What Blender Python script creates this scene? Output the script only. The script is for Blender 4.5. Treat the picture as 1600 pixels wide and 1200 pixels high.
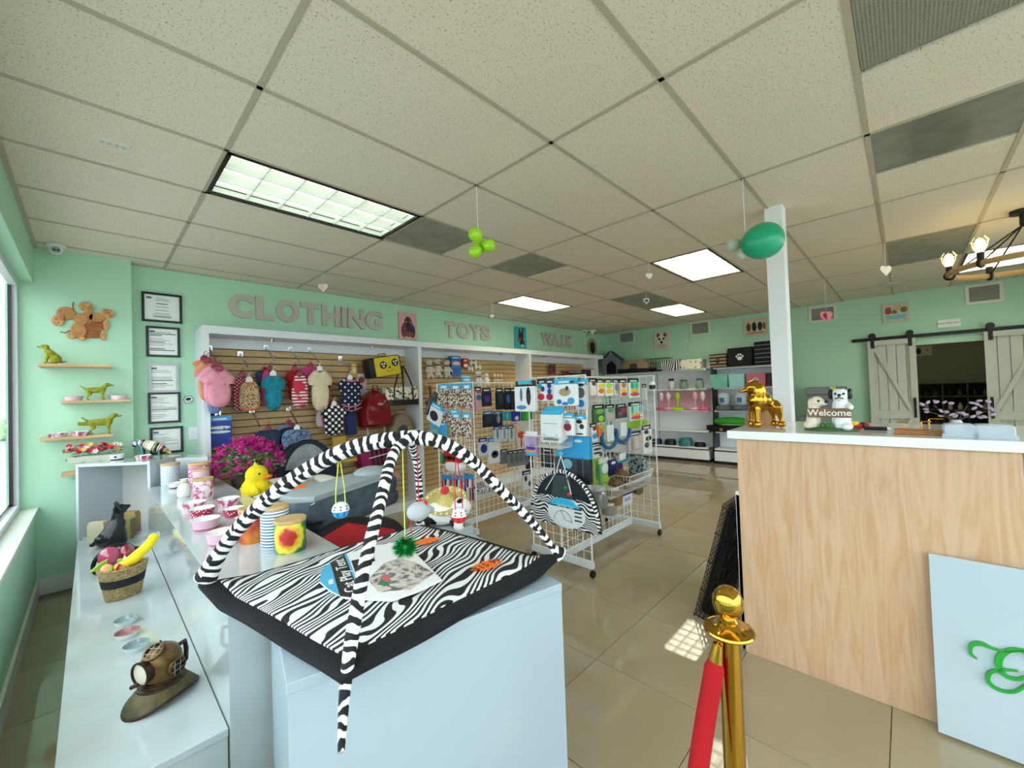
import bpy, math, random
from math import sin, cos, pi, radians
from mathutils import Vector, Matrix
random.seed(7)
S = bpy.context.scene
for o in list(bpy.data.objects): bpy.data.objects.remove(o)
COL = S.collection

# ---------------------------------------------------------------- camera, world, light, exposure
CZ = 1.52
CEIL = 2.857
FP = 637.0
RM = Matrix(((0.69537, -0.71786, -0.03379), (0.0091, -0.03821, 0.99923), (0.7186, 0.69514, 0.02004)))
cd = bpy.data.cameras.new('camera'); cam = bpy.data.objects.new('camera', cd); COL.objects.link(cam)
cam.matrix_world = Matrix.Translation((0, 0, CZ)) @ Matrix((RM[0], RM[1], -RM[2])).transposed().to_4x4()
cd.sensor_width = 36.0; cd.lens = FP / 1600 * 36; cd.clip_start = 0.05
S.camera = cam
S.view_settings.view_transform = 'Standard'
S.view_settings.look = 'None'
S.view_settings.gamma = 1.0
S.view_settings.use_curve_mapping = False
S.view_settings.exposure = 0.30
W = bpy.data.worlds.new('sky'); S.world = W; W.use_nodes = True
bg = W.node_tree.nodes['Background']
bg.inputs[0].default_value = (0.90, 0.945, 1.0, 1); bg.inputs[1].default_value = 4.4
LAMP = 5.0       # strength of the ceiling fixtures

def ray(u, v): return RM.transposed() @ Vector(((u - 800) / FP, -(v - 600) / FP, 1.0))
def pX(u, v, X): d = ray(u, v); return d * (X / d.x) + Vector((0, 0, CZ))
def pY(u, v, Y): d = ray(u, v); return d * (Y / d.y) + Vector((0, 0, CZ))
def pZ(u, v, Z): d = ray(u, v); return d * ((Z - CZ) / d.z) + Vector((0, 0, CZ))

# ---------------------------------------------------------------- materials
def lin(h):
    if not isinstance(h, str): return h
    c = [int(h[i:i + 2], 16) / 255 for i in (0, 2, 4)]
    return tuple(x / 12.92 if x <= 0.04045 else ((x + 0.055) / 1.055) ** 2.4 for x in c)
_mats = {}
def mat(col, rough=0.55, metal=0.0, name=None, trans=0.0, alpha=1.0, emit=0.0, coat=0.0, spec=0.5, ior=1.45, grain=0.0, gs=60.0, bump=0.0, bs=80.0, vary=None, vs=6.0):
    key = (col, rough, metal, trans, alpha, emit, coat, spec, grain, gs, bump, bs, vary, vs)
    if key in _mats: return _mats[key]
    m = bpy.data.materials.new(name or 'paint'); m.use_nodes = True
    nt = m.node_tree; b = nt.nodes['Principled BSDF']; c = lin(col)
    b.inputs['Base Color'].default_value = (*c, 1)
    b.inputs['Roughness'].default_value = rough; b.inputs['Metallic'].default_value = metal
    b.inputs['Transmission Weight'].default_value = trans; b.inputs['Alpha'].default_value = alpha
    b.inputs['Coat Weight'].default_value = coat; b.inputs['Coat Roughness'].default_value = 0.05
    b.inputs['Specular IOR Level'].default_value = spec; b.inputs['IOR'].default_value = ior
    if emit: b.inputs['Emission Color'].default_value = (*c, 1); b.inputs['Emission Strength'].default_value = emit
    N = nt.nodes; L = nt.links
    if grain or vary or bump:
        tc = N.new('ShaderNodeTexCoord')
    if grain or vary:
        nz = N.new('ShaderNodeTexNoise'); nz.inputs['Scale'].default_value = vs if vary else gs; nz.inputs['Detail'].default_value = 4
        L.new(tc.outputs['Object'], nz.inputs['Vector'])
        mx = N.new('ShaderNodeMix'); mx.data_type = 'RGBA'
        c2 = lin(vary) if vary else tuple(x * (1 - grain) for x in c)
        mx.inputs[6].default_value = (*c, 1); mx.inputs[7].default_value = (*c2, 1)
        rp = N.new('ShaderNodeMapRange'); rp.inputs[1].default_value = 0.38; rp.inputs[2].default_value = 0.62
        L.new(nz.outputs[0], rp.inputs[0]); L.new(rp.outputs[0], mx.inputs[0]); L.new(mx.outputs[2], b.inputs['Base Color'])
    if bump:
        n2 = N.new('ShaderNodeTexNoise'); n2.inputs['Scale'].default_value = bs; n2.inputs['Detail'].default_value = 3
        L.new(tc.outputs['Object'], n2.inputs['Vector'])
        bp = N.new('ShaderNodeBump'); bp.inputs['Strength'].default_value = bump; bp.inputs['Distance'].default_value = 0.01
        L.new(n2.outputs[0], bp.inputs['Height']); L.new(bp.outputs[0], b.inputs['Normal'])
    _mats[key] = m
    return m

def patmat(kind, c1, c2, scale=20.0, rough=0.8, dist=0.0, th=0.5, c3=None, uv=False, rot=(0, 0, 0), bump=0.0, coat=0.0, nsc=8.0):
    """two-colour procedural prints: stripes, zebra, dots, spots, marble, wood, checks"""
    key = ('pat', kind, c1, c2, scale, rough, dist, th, c3, uv, rot, coat, nsc)
    if key in _mats: return _mats[key]
    m = bpy.data.materials.new(kind + '_print'); m.use_nodes = True
    nt = m.node_tree; N = nt.nodes; L = nt.links; b = N['Principled BSDF']
    b.inputs['Roughness'].default_value = rough; b.inputs['Coat Weight'].default_value = coat
    tc = N.new('ShaderNodeTexCoord'); mp = N.new('ShaderNodeMapping'); mp.inputs['Rotation'].default_value = rot
    L.new(tc.outputs['UV' if uv else 'Object'], mp.inputs['Vector'])
    def ramp(src, lo, hi=None):
        r = N.new('ShaderNodeMapRange'); r.inputs[1].default_value = lo; r.inputs[2].default_value = lo + 0.04 if hi is None else hi
        L.new(src, r.inputs[0]); return r.outputs[0]
    if kind in ('stripes', 'zebra'):
        src = mp.outputs[0]
        if kind == 'zebra':
            nn = N.new('ShaderNodeTexNoise'); nn.inputs['Scale'].default_value = nsc; nn.inputs['Detail'].default_value = 0.6
            if uv: m2 = N.new('ShaderNodeMapping'); m2.inputs['Scale'].default_value = (1, .10, 1); L.new(src, m2.inputs[0]); L.new(m2.outputs[0], nn.inputs['Vector'])
            else: m2 = N.new('ShaderNodeMapping'); m2.inputs['Scale'].default_value = (1.3, .6, 1); L.new(src, m2.inputs[0]); L.new(m2.outputs[0], nn.inputs['Vector'])
            ml = N.new('ShaderNodeVectorMath'); ml.operation = 'SCALE'; ml.inputs['Scale'].default_value = dist; L.new(nn.outputs['Color'], ml.inputs[0])
            ad = N.new('ShaderNodeVectorMath'); L.new(ml.outputs[0], ad.inputs[0]); L.new(src, ad.inputs[1]); src = ad.outputs[0]
        w = N.new('ShaderNodeTexWave'); w.wave_type = 'BANDS'; w.bands_direction = 'X'
        w.inputs['Scale'].default_value = scale; w.inputs['Distortion'].default_value = 0 if kind == 'zebra' else dist; w.inputs['Detail'].default_value = 0
        L.new(src, w.inputs[0])
        f = ramp(w.outputs[1], th, th + .12 if kind == 'zebra' else None)
    elif kind in ('woodx', 'woodz'):
        mp.inputs['Scale'].default_value = (1, 1, 0.09) if kind == 'woodz' else (0.09, 1, 1)
        n = N.new('ShaderNodeTexNoise'); n.inputs['Scale'].default_value = scale; n.inputs['Detail'].default_value = 5; n.inputs['Distortion'].default_value = dist
        L.new(mp.outputs[0], n.inputs['Vector']); f = ramp(n.outputs[0], 0.38, 0.66)
    elif kind in ('dots', 'dots2', 'spots'):
        v = N.new('ShaderNodeTexVoronoi'); v.inputs['Scale'].default_value = scale
        v.inputs['Randomness'].default_value = 0.0 if kind.startswith('dots') else 1.0
        if kind == 'dots2': v.voronoi_dimensions = '2D'
        L.new(mp.outputs[0], v.inputs['Vector']); f = ramp(v.outputs['Distance'], th)
    elif kind == 'marble':
        n = N.new('ShaderNodeTexNoise'); n.inputs['Scale'].default_value = scale; n.inputs['Detail'].default_value = 6; n.inputs['Distortion'].default_value = 1.5
        L.new(mp.outputs[0], n.inputs['Vector']); f = ramp(n.outputs[0], th, th + 0.12)
    elif kind == 'checks':
        n = N.new('ShaderNodeTexChecker'); n.inputs['Scale'].default_value = scale
        L.new(mp.outputs[0], n.inputs['Vector']); f = n.outputs['Fac']
    mx = N.new('ShaderNodeMix'); mx.data_type = 'RGBA'
    mx.inputs[6].default_value = (*lin(c1), 1); mx.inputs[7].default_value = (*lin(c2), 1)
    L.new(f, mx.inputs[0]); out = mx.outputs[2]
    if c3:
        v = N.new('ShaderNodeTexNoise'); v.inputs['Scale'].default_value = scale * 0.7
        L.new(mp.outputs[0], v.inputs['Vector']); g = ramp(v.outputs[0], 0.55)
        m3 = N.new('ShaderNodeMix'); m3.data_type = 'RGBA'; m3.inputs[7].default_value = (*lin(c3), 1)
        L.new(out, m3.inputs[6]); L.new(g, m3.inputs[0]); out = m3.outputs[2]
    L.new(out, b.inputs['Base Color'])
    if bump:
        n2 = N.new('ShaderNodeTexNoise'); n2.inputs['Scale'].default_value = 250; L.new(tc.outputs['Object'], n2.inputs['Vector'])
        bp = N.new('ShaderNodeBump'); bp.inputs['Strength'].default_value = bump; bp.inputs['Distance'].default_value = 0.005
        L.new(n2.outputs[0], bp.inputs['Height']); L.new(bp.outputs[0], b.inputs['Normal'])
    _mats[key] = m
    return m

# ---------------------------------------------------------------- mesh builder
class B:
    def __init__(s): s.v = []; s.f = []; s.m = []; s.uv = {}
    def add(s, vs, fs, mi=0, M=None):
        o = len(s.v)
        for p in vs:
            p = Vector(p); s.v.append(tuple(M @ p) if M else tuple(p))
        for f in fs: s.f.append(tuple(i + o for i in f)); s.m.append(mi)
        return s
    def box(s, c, d, mi=0, M=None, rz=0, R=None):
        x, y, z = d[0] / 2, d[1] / 2, d[2] / 2
        T = Matrix.Translation(c) @ (R.to_4x4() if R else Matrix.Rotation(rz, 4, 'Z'))
        if M: T = M @ T
        vs = [(i * x, j * y, k * z) for i in (-1, 1) for j in (-1, 1) for k in (-1, 1)]
        return s.add(vs, [(0, 1, 3, 2), (4, 6, 7, 5), (0, 4, 5, 1), (2, 3, 7, 6), (0, 2, 6, 4), (1, 5, 7, 3)], mi, T)
    def span(s, a, b, mi=0):
        return s.box([(a[i] + b[i]) / 2 for i in range(3)], [abs(b[i] - a[i]) for i in range(3)], mi)
    def lathe(s, prof, c=(0, 0, 0), n=24, mi=0, M=None, sx=1, sy=1, mf=None, caps=3):
        vs = []; fs = []; ms = []
        for r, z in prof:
            for i in range(n):
                a = 2 * pi * i / n; vs.append((c[0] + r * sx * cos(a), c[1] + r * sy * sin(a), c[2] + z))
        o = len(s.v)
        for j in range(len(prof) - 1):
            for i in range(n):
                k = (i + 1) % n; fs.append((j * n + i, j * n + k, (j + 1) * n + k, (j + 1) * n + i)); ms.append(mf(j) if mf else mi)
        if prof[0][0] > 1e-4 and caps & 1: fs.append(tuple(reversed(range(n)))); ms.append(mf(0) if mf else mi)
        if prof[-1][0] > 1e-4 and caps & 2: fs.append(tuple((len(prof) - 1) * n + i for i in range(n))); ms.append(mf(len(prof) - 2) if mf else mi)
        s.add(vs, fs, mi, M); s.m[-len(fs):] = ms
        return s
    def cyl(s, a, b, r, r2=None, n=12, mi=0, M=None):
        a = Vector(a); b = Vector(b); d = b - a
        T = Matrix.Translation(a) @ d.to_track_quat('Z', 'Y').to_matrix().to_4x4()
        if M: T = M @ T
        return s.lathe([(r, 0), (r if r2 is None else r2, d.length)], n=n, mi=mi, M=T)
    def ell(s, c, r, n=14, mi=0, M=None, R=None):
        if not hasattr(r, '__len__'): r = (r, r, r)
        k = max(6, n // 2); prof = [(sin(pi * j / k), -cos(pi * j / k)) for j in range(k + 1)]
        prof[0] = (0, -1); prof[-1] = (0, 1)
        T = Matrix.Translation(c) @ (R.to_4x4() if R else Matrix()) @ Matrix.Diagonal((*r, 1))
        if M: T = M @ T
        return s.lathe(prof, n=n, mi=mi, M=T)
    def tube(s, pts, r, n=8, mi=0, closed=False, M=None, flat=1.0, uv=False, mf=None):
        pts = [Vector(p) for p in pts]; N = len(pts); vs = []; fs = []; ms = []
        up = Vector((0, 0, 1)); L = 0
        Ls = [0]
        for i in range(1, N): Ls.append(Ls[-1] + (pts[i] - pts[i - 1]).length)
        prev = None
        for i, p in enumerate(pts):
            a = pts[(i - 1) % N] if (closed or i) else p; b = pts[(i + 1) % N] if (closed or i < N - 1) else p
            t = (b - a).normalized()
            if prev is None: x = t.cross(up if abs(t.z) < 0.95 else Vector((1, 0, 0))).normalized()
            else: x = (prev - t * prev.dot(t)).normalized()
            prev = x; y = t.cross(x); rr = r[i] if hasattr(r, '__len__') else r
            for k in range(n):
                an = 2 * pi * k / n; vs.append(p + x * rr * cos(an) + y * rr * flat * sin(an))
        base = len(s.f)
        for i in range(N if closed else N - 1):
            j = (i + 1) % N
            for k in range(n):
                l = (k + 1) % n; fs.append((i * n + k, i * n + l, j * n + l, j * n + k)); ms.append(mf(i) if mf else mi)
                if uv: s.uv[base + len(fs) - 1] = [(Ls[i], k / n), (Ls[i], (k + 1) / n), (Ls[j], (k + 1) / n), (Ls[j], k / n)]
        if not closed: fs.append(tuple(reversed(range(n)))); fs.append(tuple((N - 1) * n + k for k in range(n))); ms += [ms[0], ms[-1]]
        s.add(vs, fs, mi, M); s.m[-len(fs):] = ms
        return s
    def prism(s, pts, y0, y1, mi=0, M=None):           # outline in local x,z extruded along y (front = y0)
        n = len(pts); vs = [(p[0], y0, p[1]) for p in pts] + [(p[0], y1, p[1]) for p in pts]
        fs = [tuple(range(n)), tuple(reversed(range(n, 2 * n)))] + [((i + 1) % n, i, n + i, n + (i + 1) % n) for i in range(n)]
        return s.add(vs, fs, mi, M)
    def slab(s, pts, z0, z1, mi=0, M=None):            # outline in x,y extruded along z
        n = len(pts); vs = [(p[0], p[1], z0) for p in pts] + [(p[0], p[1], z1) for p in pts]
        fs = [tuple(reversed(range(n))), tuple(range(n, 2 * n))] + [(i, (i + 1) % n, n + (i + 1) % n, n + i) for i in range(n)]
        return s.add(vs, fs, mi, M)
    def puff(s, pts, d, mi=0, M=None, y=0, lay=((-1, .72), (-.8, .9), (0, 1), (.8, .9), (1, .72))):
        cx = sum(p[0] for p in pts) / len(pts); cz = sum(p[1] for p in pts) / len(pts); n = len(pts); vs = []
        for t, k in lay: vs += [(cx + (p[0] - cx) * k, y + t * d, cz + (p[1] - cz) * k) for p in pts]
        m = len(lay); fs = [tuple(range(n)), tuple(reversed(range((m - 1) * n, m * n)))]
        for j in range(m - 1): fs += [(j * n + (i + 1) % n, j * n + i, (j + 1) * n + i, (j + 1) * n + (i + 1) % n) for i in range(n)]
        return s.add(vs, fs, mi, M)
    def build(s, name, mats, parent=None, smooth=False, loc=None, bevel=0, kind=None):
        me = bpy.data.meshes.new(name); me.from_pydata(s.v, [], s.f)
        if not isinstance(mats, (list, tuple)): mats = [mats]
        for m in mats: me.materials.append(m)
        me.polygons.foreach_set('material_index', [min(i, len(mats) - 1) for i in s.m])
        if s.uv:
            ul = me.uv_layers.new(name='UVMap')
            for fi, u in s.uv.items():
                for k, li in enumerate(me.polygons[fi].loop_indices): ul.data[li].uv = u[k]
        me.update()
        o = bpy.data.objects.new(name, me); COL.objects.link(o)
        if smooth:
            me.polygons.foreach_set('use_smooth', [True] * len(me.polygons))
            try: me.set_sharp_from_angle(angle=radians(42))
            except Exception: pass
        if bevel:
            bv = o.modifiers.new('bevel', 'BEVEL'); bv.width = bevel; bv.segments = 2; bv.limit_method = 'ANGLE'
        if parent: o.parent = parent
        if loc: o.location = loc
        if kind: o['kind'] = kind
        return o

def tag(o, label=None, cat=None, group=None, kind=None):
    if label: o['label'] = label
    if cat: o['category'] = cat
    if group: o['group'] = group
    if kind: o['kind'] = kind
    return o
def thing(name, label, cat, loc=(0, 0, 0), rz=0, group=None):
    o = bpy.data.objects.new(name, None); COL.objects.link(o); o.empty_display_size = 0.05
    o.location = loc; o.rotation_euler = (0, 0, rz)
    return tag(o, label, cat, group)
def kids(o): return [c for c in bpy.data.objects if c.parent == o]
def copy_tree(o, parent=None, loc=None, rz=None, label=None):
    c = o.copy(); COL.objects.link(c)
    if parent: c.parent = parent
    for k in o.children: copy_tree(k, c)
    if loc is not None: c.location = loc
    if rz is not None: c.rotation_euler = (0, 0, rz)
    if label: c['label'] = label
    return c
def struct(o): o['kind'] = 'structure'; return o

def text(body, size, m, parent=None, loc=(0, 0, 0), rot=(pi / 2, 0, 0), ext=0.001, name='lettering', align='CENTER', bev=0.0, sx=1.0, shear=0.0, off=0.0):
    cu = bpy.data.curves.new(name, 'FONT'); cu.body = body; cu.size = size; cu.extrude = ext; cu.align_x = align; cu.align_y = 'CENTER'
    cu.bevel_depth = bev; cu.resolution_u = 3; cu.shear = shear; cu.offset = off
    t = bpy.data.objects.new(name, cu); COL.objects.link(t)
    me = bpy.data.meshes.new_from_object(t.evaluated_get(bpy.context.evaluated_depsgraph_get()))
    bpy.data.objects.remove(t); o = bpy.data.objects.new(name, me); COL.objects.link(o)
    me.materials.clear(); me.materials.append(m); o.location = loc; o.rotation_euler = rot; o.scale = (sx, 1, 1)
    if parent: o.parent = parent
    return o

def blob(name, prims, mats, parent=None, vox=0.006, colour=None, smooth=3, loc=None):
    """one continuous skin over ellipsoids ('e', centre, radii[, euler]) and tapered limbs ('c', a, b, r1, r2)"""
    b = B()
    for p in prims:
        if p[0] == 'e':
            R = None
            if len(p) > 3:
                from mathutils import Euler
                R = Euler(p[3]).to_matrix()
            b.ell(p[1], p[2], n=16, R=R)
        else:
            b.cyl(p[1], p[2], p[3], p[4], n=12); b.ell(p[1], p[3], n=12); b.ell(p[2], p[4], n=12)
    o = b.build(name, mats[0] if isinstance(mats, (list, tuple)) else mats)
    r = o.modifiers.new('r', 'REMESH'); r.mode = 'VOXEL'; r.voxel_size = vox
    if smooth: sm = o.modifiers.new('s', 'SMOOTH'); sm.iterations = smooth; sm.factor = 0.6
    me = bpy.data.meshes.new_from_object(o.evaluated_get(bpy.context.evaluated_depsgraph_get()))
    bpy.data.objects.remove(o); o = bpy.data.objects.new(name, me); COL.objects.link(o)
    me.materials.clear()
    for m in (mats if isinstance(mats, (list, tuple)) else [mats]): me.materials.append(m)
    me.polygons.foreach_set('use_smooth', [True] * len(me.polygons))
    if colour:
        me.polygons.foreach_set('material_index', [colour(p.center) for p in me.polygons])
    if parent: o.parent = parent
    if loc: o.location = loc
    return o

def rrect(w, h, r, n=4, cx=0, cz=0):
    pts = []
    for (sx, sz, a0) in ((1, 1, 0), (-1, 1, 90), (-1, -1, 180), (1, -1, 270)):
        for i in range(n + 1):
            a = radians(a0 + 90 * i / n); pts.append((cx + sx * (w / 2 - r) + r * cos(a), cz + sz * (h / 2 - r) + r * sin(a)))
    return pts[::-1]
def oval(w, h, n=20, cx=0, cz=0): return [(cx + w / 2 * cos(-2 * pi * i / n), cz + h / 2 * sin(-2 * pi * i / n)) for i in range(n)]
def star(r1, r2, n=12, cx=0, cz=0, sx=1.5): return [(cx + sx * (r1 if i % 2 else r2) * cos(-pi * i / n), cz + (r1 if i % 2 else r2) * sin(-pi * i / n)) for i in range(2 * n)]

# ---------------------------------------------------------------- common materials
WHITE = mat('e6eaec', 0.35); GLOSSW = mat('c3ccd1', 0.12, coat=0.6); WIRE = mat('f0f1ee', 0.35); CHROME = mat('c9ccd0', 0.18, 1.0)
BLACK = mat('121214', 0.5); BLACKP = mat('0c0c0d', 0.3); GOLD = mat('d8a63a', 0.16, 1.0); STEELG = mat('6f7479', 0.4, 0.6)
GREENW = mat('b7e1c3', 0.75, bump=0.08, bs=120); CREAM = mat('efe6d2', 0.8); TEAL = mat('1fa3d8', 0.45); LBLUE = mat('49b7df', 0.45)
RED = mat('c01822', 0.5); PINK = mat('e58ba6', 0.8); GREY = mat('8d9296', 0.6); DGREY = mat('3a3f45', 0.7); NAVY = mat('1b2a5c', 0.5)
CLEAR = mat('f4f8fb', 0.05, trans=0.95, ior=1.3); BAMBOO = mat('d9b47c', 0.45, grain=0.25, gs=14)
LWOOD = patmat('woodx', 'dbb78b', 'c49a69', 30, 0.45, 1.0)
ORANGE = mat('ff7a22', 0.6); PAPER = mat('f3f1ea', 0.6); YEL = mat('f2d417', 0.85)

# ================================================================ THE ROOM
XL, XR, YB, YF = -0.32, 8.8, 5.23, -3.0
# floor: polished porcelain tiles
TS = 0.605
fl = struct(B().span((XL - .3, YF - .1, -0.05), (XR + 2.6, YB + .1, -0.006)).build('floor', mat('8a8272', 0.7)))
tl = mat('b3a487', 0.025, spec=0.6, vary='ab9c7e', vs=1.3)
tb = B(); tb.box((0, 0, -0.003), (TS - .004, TS - .004, 0.006)); first = None
for i in range(-4, 12):
    for j in range(-8, 7):
        cx, cy = 1.965 + TS * i + TS / 2, 1.316 + .605 * j + TS / 2
        if cx > XR or cx < XL - .2 or cy > YB or cy < YF: continue
        if first is None: first = tb.build('tile', tl, fl, loc=(cx, cy, 0)); o = first
        else: o = first.copy(); COL.objects.link(o); o.location = (cx, cy, 0)
# ceiling
gx = [0.513 + 1.22 * k for k in range(-1, 8)]; gy = [1.934 + .61 * k for k in range(-9, 7)]
ce = struct(B().span((XL - .2, YF, CEIL + .12), (XR + .1, YB + .05, CEIL + .16)).build('ceiling', mat('d8d6cc', 0.8)))
ct = bpy.data.materials.new('ceiling_tile'); ct.use_nodes = True
def _ct():
    nt = ct.node_tree; N = nt.nodes; L = nt.links; b = N['Principled BSDF']; b.inputs['Roughness'].default_value = 0.85
    tc = N.new('ShaderNodeTexCoord'); v = N.new('ShaderNodeTexNoise'); v.inputs['Scale'].default_value = 125; v.inputs['Detail'].default_value = 1.5
    L.new(tc.outputs['Object'], v.inputs['Vector'])
    r = N.new('ShaderNodeMapRange'); r.inputs[1].default_value = 0.33; r.inputs[2].default_value = 0.37; L.new(v.outputs[0], r.inputs[0])
    mx = N.new('ShaderNodeMix'); mx.data_type = 'RGBA'; mx.inputs[6].default_value = (*lin('a7a086'), 1); mx.inputs[7].default_value = (*lin('ecdfc9'), 1)
    L.new(r.outputs[0], mx.inputs[0]); L.new(mx.outputs[2], b.inputs['Base Color'])
    bp = N.new('ShaderNodeBump'); bp.inputs['Strength'].default_value = 0.35; bp.inputs['Distance'].default_value = 0.004
    L.new(r.outputs[0], bp.inputs['Height']); L.new(bp.outputs[0], b.inputs['Normal'])
_ct()
plain = mat('e4dac8', 0.8, bump=0.1, bs=150)
special = {}   # (bx, ay) -> what sits in the cell
LIGHTS = [(0, 1), (3, -1), (3, 3), (5, 1), (5, -5)]
for k in LIGHTS: special[k] = 'light'
for k in [(1, 1), (2, 1), (4, 1), (2, -4), (4, -4), (1, -4)]: special[k] = 'panel'
_cache = {}
for bi in range(-1, 8):
    for ai in range(-9, 7):
        x0, x1 = max(XL, .513 + 1.22 * bi), min(XR, .513 + 1.22 * (bi + 1)); y0, y1 = 1.934 + .61 * ai, min(YB, 1.934 + .61 * (ai + 1))
        y0 = max(y0, YF)
        if x1 - x0 < .03 or y1 - y0 < .03: continue
        s = special.get((bi, ai))
        if s == 'light': continue
        if s == 'panel' and not (bi == 4 and ai == 1) and not (bi == 4 and ai == -4): x0 += .61 + .012
        elif s == 'panel': continue
        key = (round(x1 - x0, 3), round(y1 - y0, 3), bi < 3)
        loc = ((x0 + x1) / 2, (y0 + y1) / 2, CEIL)
        if key in _cache: o = _cache[key].copy(); COL.objects.link(o); o.location = loc
        else:
            o = B().box((0, 0, .009), (x1 - x0 - .012, y1 - y0 - .012, .018)).build('ceiling_tile', ct if bi < 3 else plain, ce, loc=loc); _cache[key] = o
gm = mat('bcb19a', 0.5)
for x in gx:
    if XL < x < XR: B().box((x, (YF + YB) / 2, CEIL + .002), (.024, YB - YF, .012)).build('grid_bar', gm, ce)
for y in gy:
    if YF < y < YB: B().box(((XL + XR) / 2, y, CEIL + .001), (XR - XL, .024, .010)).build('grid_bar', gm, ce)
B().box(((XL + XR) / 2, YB - .012, CEIL - .002), (XR - XL, .024, .02)).build('grid_bar', gm, ce)
B().box((XL + .012, (YF + YB) / 2, CEIL - .002), (.024, YB - YF, .02)).build('grid_bar', gm, ce)
# walls
struct(B().span((-.472, YB, 0), (XR + .15, YB + .1, 3.05)).build('wall_back', GREENW))
struct(B().span((-.472, 5.12, 0), (0.27, YB, 3.05)).build('trim_1', GREENW))
wf = B()   # far wall with the stock-room opening
DY0, DY1, DH = -0.83, -0.10, 2.03
wf.span((XR, DY1, 0), (XR + .12, YB + .1, 3.05)); wf.span((XR, YF, 0), (XR + .12, DY0, 3.05)); wf.span((XR, DY0, DH), (XR + .12, DY1, 3.05))
struct(wf.build('wall_right', GREENW))
# window wall
WX = -0.452
wl = B(); wl.span((WX - .02, YF, 0), (XL, 5.119, .69)); wl.span((WX - .02, YF, 2.55), (XL, 5.119, 3.05))
struct(wl.build('wall_left', GREENW))
wn = struct(B().span((WX - .02, YF, .69), (XL + .015, 5.115, .715)).build('window_1', mat('e6e9dc', .4)))
AL = mat('dfe3e6', .35)
fb = B(); fb.span((-.43, 5.07, .715), (-.403, 5.118, 2.55)); fb.span((-.445, YF, .715), (-.403, 5.07, .76)); fb.span((-.445, YF, 2.5), (-.403, 5.07, 2.55))
for y in (3.2, 1.3, -.6, -2.5): fb.span((-.445, y - .025, .76), (-.41, y + .025, 2.5))
fb.build('window_frame', AL, wn)
gb = B(); gb.span((-.45, 5.04, .74), (-.43, 5.118, 2.52)); gb.span((-.45, 3.25, .76), (-.446, 5.04, .78)); gb.build('gasket', BLACKP, wn)
GL = mat('eaf4f4', 0.0, trans=1.0, ior=1.03, spec=0.3)
for y0, y1 in ((3.225, 5.06), (1.325, 3.175), (-.575, 1.275), (-2.475, -.625)):
    B().span((-.456, y0, .76), (-.451, y1, 2.5)).build('pane', GL, wn)
# shop front behind the camera
w2 = B(); w2.span((XL, YF - .12, 2.75), (XR, YF, 3.05)); w2.span((XL, YF - .12, 0), (XR, YF, .1)); w2.span((6.6, YF - .12, .1), (XR, YF, 2.75))
struct(w2.build('wall_front', GREENW))
w2 = B()
for x in (-.28, 1.4, 3.1, 4.8, 6.55): w2.span((x - .03, YF - .1, .1), (x + .03, YF - .02, 2.75))
w2.span((XL, YF - .1, 2.15), (6.58, YF - .03, 2.2)); w2 = struct(w2.build('window_2', AL))
for x0, x1 in ((-.25, 1.37), (1.43, 3.07), (3.13, 4.77), (4.83, 6.52)): B().span((x0, YF - .07, .1), (x1, YF - .064, 2.75)).build('pane', GL, w2)
# outside: pavement, road, pale buildings seen through the glass
B_ = B().span((-40, -40, -.2), (WX - .17, 40, -.1)); B_.span((WX - .17, -40, -.2), (30, YF - .13, -.1))
tag(B_.build('pavement', mat('a9aba6', .8, vary='9fa19a', vs=.6)), kind='structure')
t = thing('street_building', 'pale grey low building across the street seen through the left window', 'building', (-22, 6, -.1))
b = B(); b.box((0, 0, 2.2), (6, 60, 4.4)); b.build('wall', mat('cfd6da', .8), t)
B().box((3.0, 0, 4.5), (.6, 60.4, .3)).build('parapet', mat('e7eaec', .7), t)
for y in range(-24, 26, 8): B().box((3.02, y, 1.6), (.08, 3.4, 2.0)).build('window', mat('5e7480', .2), t)
t = thing('hedge', 'clipped green hedge outside the left window', 'hedge', (-3.5, 26, -.1))
b = B()
for i in range(260): b.ell((random.uniform(-.4, .4), random.uniform(-9, 9), random.uniform(.15, 1.0)), random.uniform(.15, .3), n=7)
tag(b.build('foliage', mat('8fae7c', .9), t), kind='stuff')
# baseboards
bbm = mat('e9eadf', .4)
struct(B().span((XL, 5.105, 0), (.27, 5.12, .13)).build('baseboard_back', bbm)); struct(B().span((XL, YF, 0), (XL + .015, 5.105, .13)).build('baseboard_left', bbm))
bb = B(); bb.span((XR - .015, DY1 + .05, 0), (XR, YB, .12)); bb.span((XR - .015, YF, 0), (XR, DY0 - .05, .12)); struct(bb.build('baseboard_right', bbm))
# pillar
pl = B(); pl.span((3.60, .618, 0), (3.72, .735, CEIL + .005)); pl = pl.build('pillar', mat('f3f3f1', .4), bevel=.004); struct(pl)
B().span((3.59, .608, 0), (3.73, .745, .1)).build('plinth', WHITE, pl)

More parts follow.
